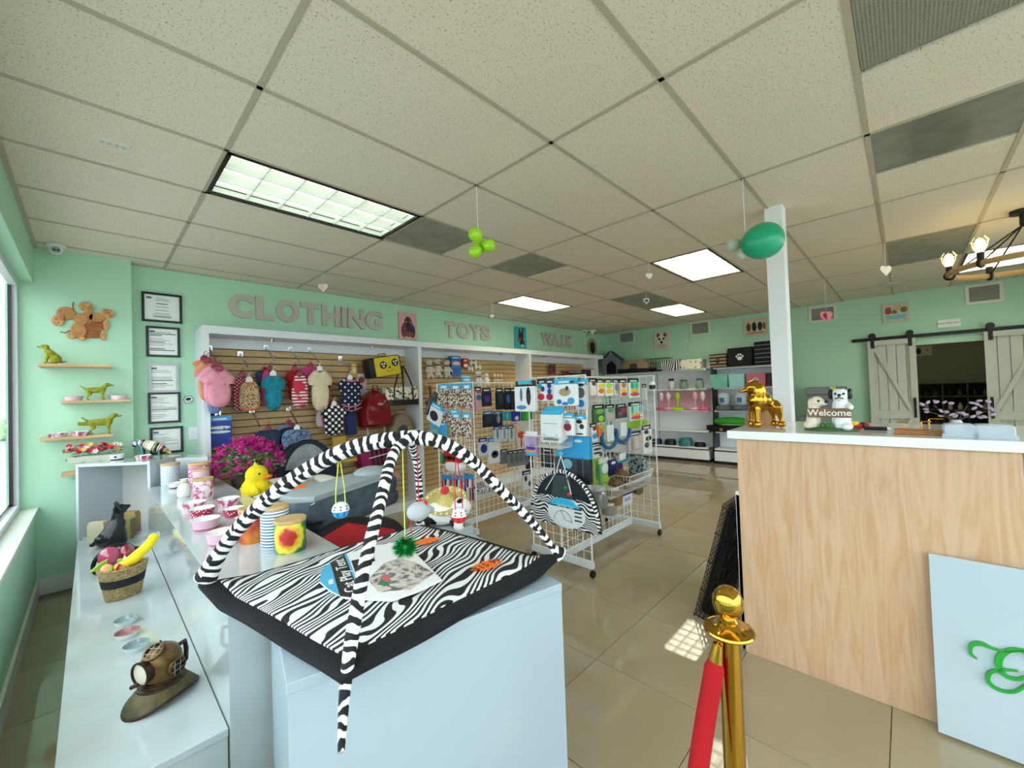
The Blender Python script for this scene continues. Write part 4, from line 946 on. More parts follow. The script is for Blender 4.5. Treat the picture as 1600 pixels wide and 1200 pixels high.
def pP(u, v, p0, p1):
    d = ray(u, v); n = Vector((p1.y - p0.y, -(p1.x - p0.x))); t_ = (n.x * p0.x + n.y * p0.y) / (n.x * d.x + n.y * d.y); return d * t_ + Vector((0, 0, CZ))
a1 = [pP(u, v, PL_[0], PL_[2]) for u, v in ((322, 902), (345, 862), (380, 817), (430, 770), (480, 735), (530, 708), (580, 692), (620, 686), (652, 684), (695, 693), (740, 722), (785, 768), (822, 806), (850, 838), (864, 856), (876, 866))]
A1 = spl([tuple(p) for p in a1], 5); n1 = len(A1)
def r1(i):
    f = i / (n1 - 1)
    r = .024 + .008 * min(1, f / .25) if f < .5 else .032 - .019 * (f - .5) / .42
    if f < .08: r = .040 - .2 * f
    if f > .92: r = .013 + .25 * (f - .92)
    return r
B().tube(A1, [r1(i) for i in range(n1)], n=16, uv=True, flat=.8).build('arch_sleeve', ZT, tent, True)
apex = Vector(a1[8]); F3 = Vector((.325, .80, PT - .055)); B3 = Vector((*PL_[3], PT + .02)); F2 = Vector((.385, .905, PT + .02))
def arch2(t_, a, b_):
    p = a.lerp(b_, t_); return p
k = [tuple(F3), tuple(F2), (.455, .965, 1.09), (.55, 1.05, 1.23), (.66, 1.16, 1.345), (apex.x, apex.y + .005, apex.z + .012), (.87, 1.40, 1.345), (.97, 1.52, 1.22), (1.03, 1.60, 1.07), tuple(B3)]
A2 = spl(k, 6); n2 = len(A2)
B().tube(A2, [.006 + .010 * min(1, i / 8) for i in range(n2)], n=14, uv=True).build('arch_sleeve', ZT, tent, True)
B().ell(apex + Vector((0, 0, .008)), (.022, .022, .018), n=12).build('apex_knot', BKF, tent, True)
# loops and hanging toys
def hang(name, label, top, low, cord, cm, builder, n=2):
    t = thing(name, label, 'cat toy', low, 0, 'toys hanging from the zebra arches')
    d = top - low
    for s in ((-1, 1) if n == 2 else (0,)): B().tube([d + Vector((s * .002, 0, 0)), d * .4 + Vector((s * .014, 0, 0)), Vector((s * .016, 0, .018))], .0018).build('cord', cm, t, True)
    B().tube([d + Vector((.009 * cos(a), 0, .004 + .009 * sin(a))) for a in [2 * pi * i / 12 for i in range(12)]], .003, closed=True).build('loop', cm, t, True)
    builder(t); return t
def nearest(A, u):
    best = None
    for p in A:
        q = RM @ (Vector(p[:3]) - Vector((0, 0, CZ))); uu = 800 + FP * q.x / q.z
        if best is None or abs(uu - u) < best[0]: best = (abs(uu - u), Vector(p[:3]))
    return best[1]
def latt(t, low, top_, r=.0275):
    for z0, z1, m_, nm in ((-1, -.05, low, 'lower_shell'), (-.05, 1, top_, 'upper_shell')):
        pr = [(r * math.sqrt(max(0, 1 - z * z)), r * z) for z in [z0 + (z1 - z0) * i / 8 for i in range(9)]]; B().lathe(pr, n=24).build(nm, m_, t, True)
    b = B()
    for zz in (-.45, -.2, .2, .5):
        for i in range(8):
            a = 2 * pi * (i + .5 * (zz > 0)) / 8; rr = r * math.sqrt(1 - zz * zz); b.ell((rr * cos(a), rr * sin(a), zz * r), (.0035, .0035, .0022), n=6)
    b.build('hole', DGREY, t)
LIME = mat('d6e65a', .7)
tp = nearest(A1, 526) - Vector((0, 0, .018)); lo = pP(527, 797, PL_[0], PL_[2]); hang('lattice_ball_toy', 'blue and white plastic lattice ball hanging on a lime cord', tp, Vector((tp.x, tp.y, lo.z)), 0, LIME, lambda t: latt(t, mat('2f9bd8', .3), WHITE))
tp = nearest(A1, 716) - Vector((0, 0, .016)); lo = pP(722, 805, PL_[0], PL_[2]); hang('lattice_ball_toy', 'red and white plastic lattice ball hanging on a red cord', tp, Vector((tp.x + .004, tp.y, lo.z)), 0, RED, lambda t: latt(t, mat('e8262b', .3), WHITE))
def pom(t):
    b = B(); r = random.Random(3)
    for i in range(900):
        z = r.uniform(-1, 1); a = r.uniform(0, 6.283); q = math.sqrt(1 - z * z); d = Vector((q * cos(a), q * sin(a), z)); s = d.orthogonal() * .0018; l = r.uniform(.037, .048)
        b.add([s, -s, d * l], [(0, 1, 2)])
    b.ell((0, 0, 0), .020, n=10); tag(b.build('tinsel', mat('0f8a3a', .3, .3), t), kind='stuff')
tp = nearest(A2[:n2 // 2 + 6], 632) - Vector((0, 0, .014)); lo = Vector((tp.x + .0, tp.y, PT + .075)); q = RM @ (tp - Vector((0, 0, CZ)))
hang('tinsel_pompom_toy', 'dark green tinsel pompom hanging on a lime cord', tp, Vector((tp.x, tp.y, pY(633, 855, tp.y).z)), 0, LIME, pom, 1)
def mouse(t):
    blob('body', [('e', (0, 0, 0), (.046, .030, .033)), ('c', (.02, 0, 0), (.054, 0, -.006), .022, .009)], mat('b9bdc2', .9), t, vox=.003)
    for s in (-1, 1): B().ell((.018, s * .014, .026), (.004, .010, .012), n=12).build('ear', RED, t, True)
    B().tube([(-.03, 0, -.01), (-.035, 0, -.04), (-.03, 0, -.07)], .0015).build('tail', RED, t)
tp = nearest(A2[n2 // 2:n2 * 3 // 4], 655) - Vector((0, 0, .016)); hang('mouse_toy', 'pale grey plush mouse with red ears hanging on a red cord', tp, Vector((tp.x, tp.y, pY(660, 797, tp.y).z)), 0, RED, mouse, 1)
# cardboard sleeve and price stars
zt = PT + .043
def flat(name, pts, z0, th, m_, parent):
    q = [pZ(u, v, z0) for u, v in pts]; q = [(p.x, p.y) for p in q]
    ar = sum(q[i][0] * q[(i + 1) % len(q)][1] - q[(i + 1) % len(q)][0] * q[i][1] for i in range(len(q)))
    if ar < 0: q = q[::-1]
    return B().slab(q, z0 - th, z0).build(name, m_, parent)
slv = thing('cardboard_sleeve', 'white, black and blue printed cardboard sleeve reading Cat Play Tent on the zebra mat', 'packaging', (0, 0, 0))
flat('card', [(540, 933), (516, 922), (499, 908), (503, 890), (517, 878), (538, 866), (580, 854), (612, 848), (634, 846), (655, 870), (690, 905), (655, 922), (612, 937)], zt, .006, mat('f4f4f2', .4), slv)
flat('blue_panel', [(530, 930), (514, 921), (499, 908), (503, 890), (517, 878)], zt + .0012, .001, mat('53b4df', .4), slv)
flat('black_panel', [(565, 935), (531, 931), (516, 879), (538, 866)], zt + .0014, .001, mat('2d2b28', .4), slv)
flat('blue_edge', [(568, 935.5), (565, 935), (538, 866), (541, 865)], zt + .0016, .001, mat('53b4df', .4), slv)
flat('print_box', [(555, 893), (549, 876), (563, 873), (569, 890)], zt + .0018, .001, mat('2d2b28', .5), slv); flat('print_box', [(573, 880), (568, 863), (580, 860), (586, 876)], zt + .0018, .001, mat('2d2b28', .5), slv)
flat('picture', [(590, 925), (575, 905), (600, 880), (622, 872), (648, 878), (678, 895), (650, 915), (640, 922)], zt + .0012, .001, patmat('marble', '6d6a66', 'd9cfc4', 22, .5, th=.42), slv)
flat('picture_patch', [(597, 905), (600, 896), (610, 900), (608, 910)], zt + .002, .001, mat('d06a6a', .5), slv); flat('picture_patch', [(593, 912), (600, 908), (608, 910), (600, 916)], zt + .0022, .001, mat('2f8a5a', .5), slv)
a_, e_ = pZ(553, 925, zt), pZ(531, 875, zt); an = math.atan2(e_.y - a_.y, e_.x - a_.x)
o = text('Cat Play Tent', .055, mat('f0f0ee', .5), slv, (a_ + e_) / 2 + Vector((-.004, 0, .003)), (0, 0, an), ext=.0004); L_ = o.dimensions
bb = [Vector(c) for c in o.bound_box]; wl_ = max(c.x for c in bb) - min(c.x for c in bb); k_ = (e_ - a_).length / wl_; o.scale = (k_, k_ * 1.0, 1)
flat('emblem', [(514, 913), (513, 907), (520, 904), (521, 911)], zt + .002, .001, WHITE, slv)
def pstar(u, v, label, txt, sx, sz, rz, tilt=0):
    c = pZ(u, v, PT + .043); t = thing('price_star', label, 'price tag', c, rz)
    pts = star(sz * .72, sz, 13, 0, 0, sx / sz); B().slab([(p[0], p[1]) for p in pts][::-1], 0, .0012).build('card', ORANGE, t)
    if txt: text(txt, sz * 1.15, mat('2a1a16', .6), t, (0, 0, .0016), (0, 0, 0), ext=.0003)
pstar(761, 883, 'neon orange starburst price tag reading $15.99 on the zebra mat', '$15.99', .066, .036, radians(-2))
pstar(667, 845, 'blank neon orange starburst tag beside the green pompom', '', .056, .034, radians(-10))
# ================================================================ HANGING CLOTHES AND BAGS ON THE SLATWALL
CHR = CHROME
def arm(u, v, n=5, ln=.30, label='', y0=SY - .018):
    """waterfall faceout arm fixed in a slat groove, sloping down to the front"""
    c = pY(u, v, y0); t = thing('faceout_arm', label, 'display hook', c, 0, 'waterfall arms on the slatwall')
    B().box((0, -.006, 0), (.05, .012, .055)).build('plate', CHR, t)
    a, e = Vector((0, -.01, 0)), Vector((0, -ln, -ln * .55)); d = e - a
    B().box((a + e) / 2, (.012, d.length, .014), R=Matrix.Rotation(math.atan2(-d.z, -d.y) * 1.0, 3, 'X')).build('bar', CHR, t)
    for i in range(n):
        p = a + d * (.15 + .83 * i / (n - 1)); B().tube([p, p + Vector((0, -.004, .018)), p + Vector((0, -.010, .024))], .0035, n=6).build('peg', CHR, t)
    return c, e
def garment_outline(w, h, kind):
    if kind == 'romper': P_ = [(-.16, 1), (-.30, .95), (-.50, .78), (-.46, .62), (-.32, .66), (-.36, .40), (-.30, .12), (-.14, .0), (.14, .0), (.30, .12), (.36, .40), (.32, .66), (.46, .62), (.50, .78), (.30, .95), (.16, 1), (.06, .95), (-.06, .95)]
    elif kind == 'vest': P_ = [(-.18, 1), (-.36, .92), (-.44, .70), (-.48, .35), (-.40, .08), (-.15, 0), (.15, 0), (.40, .08), (.48, .35), (.44, .70), (.36, .92), (.18, 1), (0, .94)]
    elif kind == 'shirt': P_ = [(-.15, 1), (-.38, .92), (-.50, .70), (-.38, .60), (-.36, .3), (-.34, .05), (-.1, 0), (.1, 0), (.34, .05), (.36, .3), (.38, .60), (.50, .70), (.38, .92), (.15, 1), (0, .95)]
    elif kind == 'coat': P_ = [(-.3, 1), (-.5, .8), (-.42, .35), (-.5, .05), (-.2, 0), (.2, 0), (.5, .05), (.42, .35), (.5, .8), (.3, 1)]
    P_ = P_[::-1] if sum(P_[i][0] * P_[(i + 1) % len(P_)][1] - P_[(i + 1) % len(P_)][0] * P_[i][1] for i in range(len(P_))) > 0 else P_
    Q = spl(P_ + [P_[0]], 3)[:-1]
    return [(x * w, z * h) for x, z in Q]
HM = mat('8c1f3f', .3); HW = mat('eef0ee', .3)
def garment(box, Y, label, m_, kind='romper', d=.03, hanger=HM, trim=None, group='pet clothes on the slatwall', rz=.0, mark=None, low=False):
    c, w, h, _ = on('Y', Y, *box); t = thing('pet_garment', label, 'pet clothing', c - Vector((0, 0, h / 2)), rz, group)
    pts = garment_outline(w, h, kind)
    B().puff(pts, d, lay=((-1, .62), (-.85, .82), (-.4, .96), (0, 1), (.5, .96), (1, .7))).build('fabric', m_, t, True)
    if trim:
        B().tube([(x * .30 * w, -d * .8, h * (.97 - .05 * cos(x * 1.5))) for x in (-.6, -.3, 0, .3, .6)], .009, n=8).build('neck_trim', trim, t, True); b = B(); b.tube([(x * w * .36, -d * .72, h * (.03 + .10 * abs(x) ** 2)) for x in (-1, -.6, -.2, .2, .6, 1)], .008, n=8); b.build('hem_trim', trim, t, True)
    if hanger:
        hb = B(); hb.puff([(-.035, h - .01), (-.03, h + .03), (-.012, h + .05), (.012, h + .05), (.03, h + .03), (.035, h - .01)][::1], .004, y=-.004); hb.tube([(0, 0, h + .045), (0, 0, h + .075), (.012, 0, h + .09), (.024, 0, h + .08)], .003, n=6); hb.build('hanger', hanger, t, True)
    if mark: B().ell((w * .14, -d * .9, h * .60), (.012, .006, .012), n=12).build('badge', mark, t)
    return t
AR = []
for (u, v, lb) in [(327, 544, 'chrome waterfall arm at the far left of the clothing bay'), (375, 553, 'chrome waterfall arm above the leopard vest'), (415, 543, 'chrome waterfall arm above the teal fleece'), (453, 546, 'chrome waterfall arm above the fair-isle sweater'), (483, 547, 'chrome waterfall arm above the cream fleece'),
                   (531, 560, 'white waterfall arm above the navy dotted shirt'), (512, 606, 'chrome waterfall arm above the black polka-dot shirt'), (340, 645, 'chrome waterfall arm above the blue card packs'), (393, 641, 'chrome waterfall arm above the magenta flowers'), (450, 638, 'chrome waterfall arm above the denim jackets')]: arm(u, v, label=lb)
FUZ = dict(bump=.8, bs=160)
garment((300, 563, 338, 585), 4.80, 'orange fleece garment at the back of the far-left arm', mat('e58a5c', .95, **FUZ), 'shirt', .03)
garment((303, 566, 345, 626), 4.775, 'orange and white ruffled garment behind the pink romper', mat('e79a78', .95, **FUZ), 'romper', .025)
garment((318, 592, 352, 646), 4.74, 'denim-blue frilled garment behind the pink romper', mat('6a86b4', .9, bump=.5, bs=60), 'romper', .03)
garment((310, 572, 362, 634), 4.69, 'light pink plush romper, second on the far-left arm', mat('eaa0b0', .95, **FUZ), 'romper', .035)
garment((316, 578, 368, 636), 4.62, 'light pink plush romper with small dark badge, frontmost on the far-left arm', mat('efa3b2', .95, vary='e590a2', vs=18, **FUZ), 'romper', .045, mark=mat('a8506a', .6))
garment((363, 588, 394, 642), 4.97, 'red vest with white dots behind the leopard vest', patmat('dots2', 'f1dfe2', 'b01233', 40, .8, th=.24, rot=(pi / 2, 0, .78)), 'vest', .03)
garment((372, 596, 407, 642), 4.90, 'leopard-print vest with neon orange trim', patmat('spots', '3a2418', 'd9b88c', 60, .85, th=.34, bump=.4), 'vest', .035, HW, mat('ff7433', .7))
garment((399, 580, 428, 602), 5.04, 'navy quilted coat at the back of the third arm', mat('2f3c5c', .8), 'coat', .03)
garment((407, 578, 438, 636), 4.97, 'hot pink garment behind the teal fleece', mat('d44a86', .9, **FUZ), 'vest', .03)
garment((408, 586, 446, 641), 4.90, 'teal blue plush fleece with short sleeve', mat('2b9fb4', .95, vary='1b8298', vs=30, **FUZ), 'romper', .045, HW)
garment((446, 578, 476, 625), 5.00, 'plain dark red garment behind the fair-isle sweater', mat('a3121f', .85), 'shirt', .03)
FAIR = patmat('stripes', 'f3ece8', 'b31f35', 9, .85, rot=(0, pi / 2, 0), dist=1.0, c3='c8344a')
garment((455, 586, 482, 637), 4.90, 'red and white fair-isle knit vest', FAIR, 'vest', .035, HM)
garment((471, 573, 500, 600), 5.02, 'magenta pink garment at the back of the fifth arm', mat('c33f78', .85), 'coat', .02)
garment((481, 578, 519, 641), 4.90, 'cream plush fleece romper with short sleeves', mat('efe0bf', .95, vary='e5d2ab', vs=25, **FUZ), 'romper', .045, HW)
NDOT = patmat('dots2', 'e9eaf2', '161a38', 17, .8, th=.17, rot=(pi / 2, 0, .78)); BDOT = patmat('dots2', 'f2f2f0', '101012', 19, .8, th=.31, rot=(pi / 2, 0, .78))
garment((530, 602, 566, 643), 4.96, 'navy garment with pink hem behind the dotted shirt', NDOT, 'vest', .03, None, mat('e07f9f', .7))
garment((527, 592, 567, 637), 4.90, 'navy blue shirt with small white dots and pink trim', NDOT, 'shirt', .04, HW, mat('ea86a8', .7))
garment((493, 640, 515, 668), 5.02, 'grey and pink garment at the back of the lower arm', mat('c9b3b2', .85), 'vest', .03)
garment((503, 628, 526, 666), 4.98, 'crimson garment behind the black polka-dot shirt', mat('a8173f', .85), 'vest', .03)
garment((502, 633, 542, 680), 4.90, 'black shirt with large white polka dots', BDOT, 'shirt', .045, HW)
garment((539, 643, 558, 680), 5.0, 'navy checked scarf hanging right of the polka-dot shirt', patmat('checks', '1b2552', '3a477e', 60, .85), 'coat', .02, None)
DEN = patmat('marble', '33496c', '7e93b0', 28, .9, th=.42)
garment((432, 663, 470, 700), 5.05, 'grey-blue denim jacket at the back of the lower middle arm', mat('7d8ba2', .9), 'coat', .03)
garment((434, 668, 478, 712), 4.98, 'dark navy denim jacket in the middle of its arm', mat('1d2a4c', .9), 'coat', .03)
garment((440, 671, 488, 728), 4.90, 'washed denim jacket with frilled hem, frontmost above the mesh pen', DEN, 'coat', .05, HW)
garment((398, 672, 440, 706), 4.95, 'dark denim garment behind the magenta flowers', mat('2b3a55', .9), 'coat', .04, HM)
# card packs
def pack(plane, val, box, label, cols, group=None, d=.02, n=1, tilt=0, words=None, deep=.0, cat='package', name='hanging_package'):
    """retail card: body, header strip, picture patches; n copies one behind the other share the label"""
    c, w, h, rz = on(plane, val, *box); body, head, blobs = cols
    t = thing(name, label, cat, c, rz + tilt, group); ht = min(.22 * h, .05) if head else 0
    B().puff(rrect(w, h - ht, min(w, h) * .06, 2, 0, -ht / 2), d / 2, lay=((-1, .93), (-.8, 1), (.8, 1), (1, .93))).build('card', body if not isinstance(body, str) else mat(body, .45), t)
    if head:
        B().box((0, 0, h / 2 - ht / 2), (w * .98, .003, ht)).build('header', head if not isinstance(head, str) else mat(head, .4), t)
        if not words: B().box((0, -.0022, h / 2 - ht * .6), (w * .6, .001, ht * .3)).build('header_print', mat('e9eef0', .5), t)
    for (x, z, bw, bh, cc) in blobs:
        B().puff(oval(bw * w, bh * h, 12, x * w, z * h), .004, y=-d / 2 - .001, lay=((-1, .7), (0, 1), (1, 1))).build('picture', mat(cc, .5), t)
    if words: text(words, min(ht * .8, 1.6 * w / len(words)), mat('f4f4f4', .5), t, (0, -.0035, h / 2 - ht / 2), ext=.0005)
    gap = [g - val for g in ((5.19, 3.53, 2.18) if plane == 'Y' else (2.80, 4.04)) if g - val > 0 and (g > 4 or val > g - .4)]
    gap = (min(gap) if plane == 'Y' else (2.74 - val if val < 2.74 and c.y > 2.9 else min(gap))) if gap else .05
    if .0 < gap < .5: B().tube([(0, -.004, h / 2 - .012), (0, gap, h / 2 - .012)], .0022, n=6).build('peg_hook', CHR, t)
    out = [t]
    if n > 1: t['label'] = label + ', front one'
    for k in range(1, n):
        v = Matrix.Rotation(rz, 3, 'Z') @ Vector((0, deep * k, 0)); o = copy_tree(t, loc=c + v, label=label + ['', ', second behind', ', third behind'][k]); out.append(o)
    return out
pack('Y', 4.92, (326, 650, 362, 698), 'blue-carded packs left of the magenta flowers', ('1c3c9c', '2aa4d8', [(0, .12, .9, .12, 'dfe8ee'), (0, -.02, .9, .1, 'e9eef2')]), 'blue card packs low on the left', n=3, deep=.05)
pack('Y', 4.95, (322, 668, 332, 700), 'black card with lime loop at the slatwall edge', ('15181c', None, [(0, .1, .6, .3, 'b9dc3a')]))
for i, (bx, lb) in enumerate([((548, 567, 558, 590), 'small yellow-capped toy bottle hanging on the slatwall'), ((556, 584, 572, 604), 'clear pack of red and white toys'), ((562, 598, 571, 620), 'narrow grey pack below the clear pack')]):
    pack('Y', 5.10, bx, lb, (['d8a33c', 'c9aeb0', 'b9bcc4'][i], ['caa', 'dfe2e6', 'e6e6e8'][i] + ('a0a' if i == 0 else ''), [(0, 0, .6, .5, ['f0e2c0', 'a8363c', '8c93a0'][i])]))
# yellow face carrier
c, w, h, _ = on('Y', 4.92, 573, 554, 622, 592); t = thing('pet_carrier_bag', 'yellow carrier bag with a cartoon puppy face and starry black eyes', 'bag', c, 0); t.rotation_euler = (0, -.14, 0)
t.rotation_euler = (0, radians(-9), 0)
B().puff(rrect(w * .86, h * .82, .03, 4, .02, 0), .09, y=0, lay=((-1, .9), (-.9, 1), (.9, 1), (1, .9))).build('body', mat('d9bd1c', .6), t, True)
B().puff(rrect(w * .2, h * .8, .03, 4, -w * .42, 0), .088, lay=((-1, .9), (-.9, 1), (.9, 1), (1, .9))).build('side_panel', BLACK, t, True)
b = B(); b.tube([(p[0], -.088, p[1]) for p in rrect(w * .84, h * .8, .03, 4, .02, 0)], .005, closed=True, n=6); b.build('piping', BLACK, t, True)
for x, z in ((-.04, .02), (.13, .035)):
    B().puff(oval(.10, .10, 18, x, z), .004, y=-.092).build('eye', BLACKP, t); b = B(); [b.puff(oval(.026, .026, 10, x + dx_, z + dz_), .002, y=-.098) for dx_, dz_ in ((-.018, .014), (.018, .016), (0, -.018))]; b.build('eye_shine', WHITE, t)
B().puff(oval(.03, .026, 12, .045, -.02), .004, y=-.094).build('nose', BLACKP, t); b = B(); b.tube([(.045 + .04 * cos(a), -.093, -.05 + .025 * sin(a)) for a in [pi + pi * i / 10 for i in range(11)]], .003, n=6); b.build('smile', BLACKP, t)
B().tube([(-.05, 0, h * .4), (-.04, 0, h * .52), (.06, 0, h * .52), (.07, 0, h * .4)], .008).build('carry_handle', mat('8f7c1a', .6), t, True)
# tote bag
c, w, h, _ = on('Y', 4.90, 598, 572, 651, 633); t = thing('tote_bag', 'black and cream patterned tote bag with long black straps', 'bag', c, 0)
TOT = patmat('spots', '2a2420', 'e9dcc2', 26, .7, th=.36, c3='5f8f6a')
b = B(); zz = -h / 2
B().puff([(-w * .42, zz + .06), (-w * .5, zz + h * .20), (-w * .46, zz + h * .46), (w * .44, zz + h * .46), (w * .5, zz + h * .2), (w * .46, zz + .06)], .07, lay=((-1, .9), (-.9, 1), (.9, 1), (1, .9))).build('body', TOT, t, True)
B().puff([(-w * .44, zz), (-w * .44, zz + .075), (w * .47, zz + .075), (w * .47, zz)], .072, lay=((-1, .95), (-.9, 1), (.9, 1), (1, .95))).build('base_panel', BLACK, t, True)
for x0, x1 in ((-w * .26, .02), (.0, .03), (w * .28, .05)): B().tube([(x0, -.075, zz + .02), (x0, -.078, zz + h * .45), ((x0 + x1) / 2, -.04, zz + h * .75), (x1, 0, h * .5)], .017, n=6, flat=.4).build('strap', BLACK, t)
# red bubble backpack
c, w, h, _ = on('Y', 4.95, 561, 608, 609, 668); t = thing('bubble_backpack', 'glossy dark red pet backpack with a clear bubble window', 'bag', c, 0); RP = mat('7d1018', .15, coat=.7)
B().puff([(-w * .42, -h * .5), (-w * .46, -h * .1), (-w * .30, h * .35), (-.02, h * .48), (w * .25, h * .40), (w * .44, h * .05), (w * .46, -h * .5)], .12, lay=((-1, .82), (-.7, .95), (0, 1), (1, .95))).build('shell', RP, t, True)
B().puff(rrect(w * .3, h * .3, .02, 4, w * .28, -h * .18), .115).build('mesh_panel', mat('6a5a5c', .6), t, True)
B().ell((w * .12, -.10, h * .10), (.075, .05, .075), n=24).build('bubble_window', mat('8a2025', .03, coat=1, trans=.3), t, True)
b = B(); b.tube([(w * .12 + .08 * cos(a), -.115, h * .10 + .08 * sin(a)) for a in [2 * pi * i / 24 for i in range(24)]], .006, closed=True); b.build('bubble_ring', mat('5d0c12', .3), t, True)
B().tube([(-.03, 0, h * .45), (-.02, 0, h * .6), (.04, 0, h * .6), (.05, 0, h * .42)], .006).build('top_handle', BLACK, t, True)
for s in (-.25, .3): B().box((w * s, 0, -h * .68), (.025, .01, h * .4)).build('hanging_strap', mat('a9a6a0', .6), t)
# taupe cap / cave
c, w, h, _ = on('Y', 4.95, 607, 646, 641, 692); t = thing('pet_cave_bag', 'taupe rounded pet cave bag with a dark opening and yellow tag', 'bag', c, 0)
B().puff([(-w * .5, -h * .5), (-w * .48, 0), (-w * .3, h * .38), (0, h * .5), (w * .3, h * .38), (w * .48, 0), (w * .5, -h * .5)], .10, lay=((-1, .85), (-.8, .97), (0, 1), (1, .95))).build('shell', mat('8c7b62', .9, bump=.4), t, True)
B().puff(oval(w * .62, h * .6, 18, -.0, -h * .18), .01, y=-.10).build('opening', mat('3b4650', .9), t, True); B().puff(oval(.035, .03, 12, w * .22, .0), .004, y=-.112).build('tag', mat('e0cf3a', .5), t)
# magenta striped carrier
c, w, h, _ = on('Y', 4.93, 558, 694, 609, 729); t = thing('pet_carrier_bag', 'magenta and black striped soft carrier under the zebra arch', 'bag', c, 0); t.rotation_euler = (0, radians(-7), 0)
MG = mat('8c1550', .7)
B().puff(rrect(w * .95, h * .9, .03, 4), .10, lay=((-1, .9), (-.9, 1), (.9, 1), (1, .9))).build('body', MG, t, True)
for i in range(4): B().box((-.07 + .06 * i, -.102, 0), (.028, .008, h * .84)).build('mesh_stripe', BLACK, t)
B().box((.02, -.108, .0), (w * .62, .006, .010)).build('white_band', WHITE, t)
for i, (bx, cc, lb) in enumerate([((528, 705, 560, 714), 'd8b54a', 'yellow flat box upper in the pair behind the zebra arch'), ((528, 715, 560, 722), 'c9a443', 'yellow flat box lower in the pair behind the zebra arch')]):
    pack('Y', 5.0, bx, lb, (cc, None, [(0, 0, .8, .2, 'e9d68c')]), d=.08, cat='box', name='flat_box')
pack('Y', 5.0, (519, 681, 540, 697), 'mustard yellow pouch with a clear hook above the zebra arch', ('c8a236', None, []), d=.05, name='pouch'); o = [o for o in bpy.data.objects if o.name.startswith('pouch')][-1]
B().tube([(.03 * cos(a), 0, .08 + .045 * sin(a)) for a in [pi * i / 12 for i in range(13)]], .005).build('clear_hook', mat('e2e0da', .3), o, True)
c = pY(614, 744, 4.95); t = thing('pink_flower_toy', 'pink rubber flower-shaped toy on a hook near the slatwall base', 'dog toy', c)
for i in range(6): B().ell((.06 * cos(i * 1.05), -.02, .03 * sin(i * 1.05)), (.03, .02, .022), n=12).build('petal', mat('e79ab4', .6), t, True)
B().tube([(-.05, 0, -.04), (.0, .1, -.03), (.02, .24, -.02)], .004).build('hook', CHR, t)

# ================================================================ TOY BAY
def plush(box, Y, label, m_, extra=None, group='plush toys in the toy bay', vox=.009):
    c, w, h, _ = on('Y', Y, *box); t = thing('plush_dog', label, 'plush toy', c - Vector((0, 0, h / 2)), 0, group); k = h
    pr = [('c', (0, 0, .25), (0, 0, .55), .17, .13), ('e', (0, -.05, .78), (.16, .15, .15)), ('e', (0, -.19, .74), (.075, .07, .06))]
    for s in (-1, 1): pr += [('c', (s * .12, -.03, .55), (s * .24, -.10, .35), .06, .055), ('c', (s * .09, -.05, .18), (s * .15, -.12, .05), .075, .065), ('e', (s * .17, -.02, .80), (.05, .05, .11))]
    blob('body', scaled(pr, k), m_, t, vox=vox); b = B()
    for s in (-1, 1): b.ell((s * .06 * k, -.18 * k, .82 * k), .02 * k, n=8)
    b.ell((0, -.26 * k, .76 * k), .028 * k, n=8); b.build('face', BLACKP, t)
    if extra: B().tube([(.13 * k * cos(a), -.03 * k + .13 * k * sin(a), .62 * k) for a in [2 * pi * i / 14 for i in range(14)]], .022 * k, closed=True).build('collar', extra, t, True)
    return t
IV = mat('d9d0bd', .95, vary='c8bda6', vs=25, **FUZ)
p_ = plush((662, 560, 679, 592), 4.92, 'ivory plush dog with dark eye patch, leftmost in the toy bay', IV, mat('6d3b30', .8))
for i, (bx, lb) in enumerate([((676, 557, 690, 590), 'ivory plush dog second from the left in the toy bay'), ((690, 558, 706, 591), 'ivory plush dog third from the left in the toy bay')]):
    c, w, h, _ = on('Y', 4.95, *bx); copy_tree(p_, loc=c - Vector((0, 0, h / 2)), label=lb)
plush((752, 582, 768, 602), 5.0, 'white plush bear hanging right of the centre of the toy bay', mat('e9e6e0', .95), None)
plush((742, 578, 753, 607), 5.0, 'white and grey plush dog left of the white bear', mat('c9ccd2', .95), mat('9a2430', .8))
pack('Y', 5.02, (705, 556, 720, 588), 'blue-carded bone toy packs beside the plush dogs', ('2f6fb0', '3f8fc0', [(0, -.2, .9, .35, '2b5fa8'), (0, .12, .8, .2, 'd9b0a8')]), 'blue bone packs', n=2, deep=.06)
pack('Y', 5.02, (720, 587, 737, 600), 'pale blue header card above the wire rack', ('4f9cc4', '6fb8da', [(0, 0, .7, .3, 'e2ecf2')]))
pack('Y', 5.10, (722, 560, 730, 574), 'small red and white plush santa toy', ('c8342c', None, [(0, -.3, .9, .35, 'e9e4da'), (0, .25, .6, .2, 'efe9e2')]), d=.05, name='santa_toy')
for bx, lb in [((734, 563, 745, 571), 'white bone toy, upper left of three on the slatwall'), ((731, 573, 739, 579), 'white bone toy, lowest of three on the slatwall'), ((742, 570, 751, 577), 'white bone toy, right of three on the slatwall')]:
    c, w, h, _ = on('Y', 5.12, *bx); t = thing('bone_toy', lb, 'dog toy', c, 0, 'white bone toys'); B().cyl((-w * .3, 0, 0), (w * .3, 0, 0), .018).build('shaft', mat('e9e2d2', .7), t, True)
    for s in (-1, 1): b = B(); b.ell((s * w * .34, 0, .018), .026, n=10); b.ell((s * w * .34, 0, -.018), .026, n=10); b.build('knob', mat('ece6d8', .7), t, True)
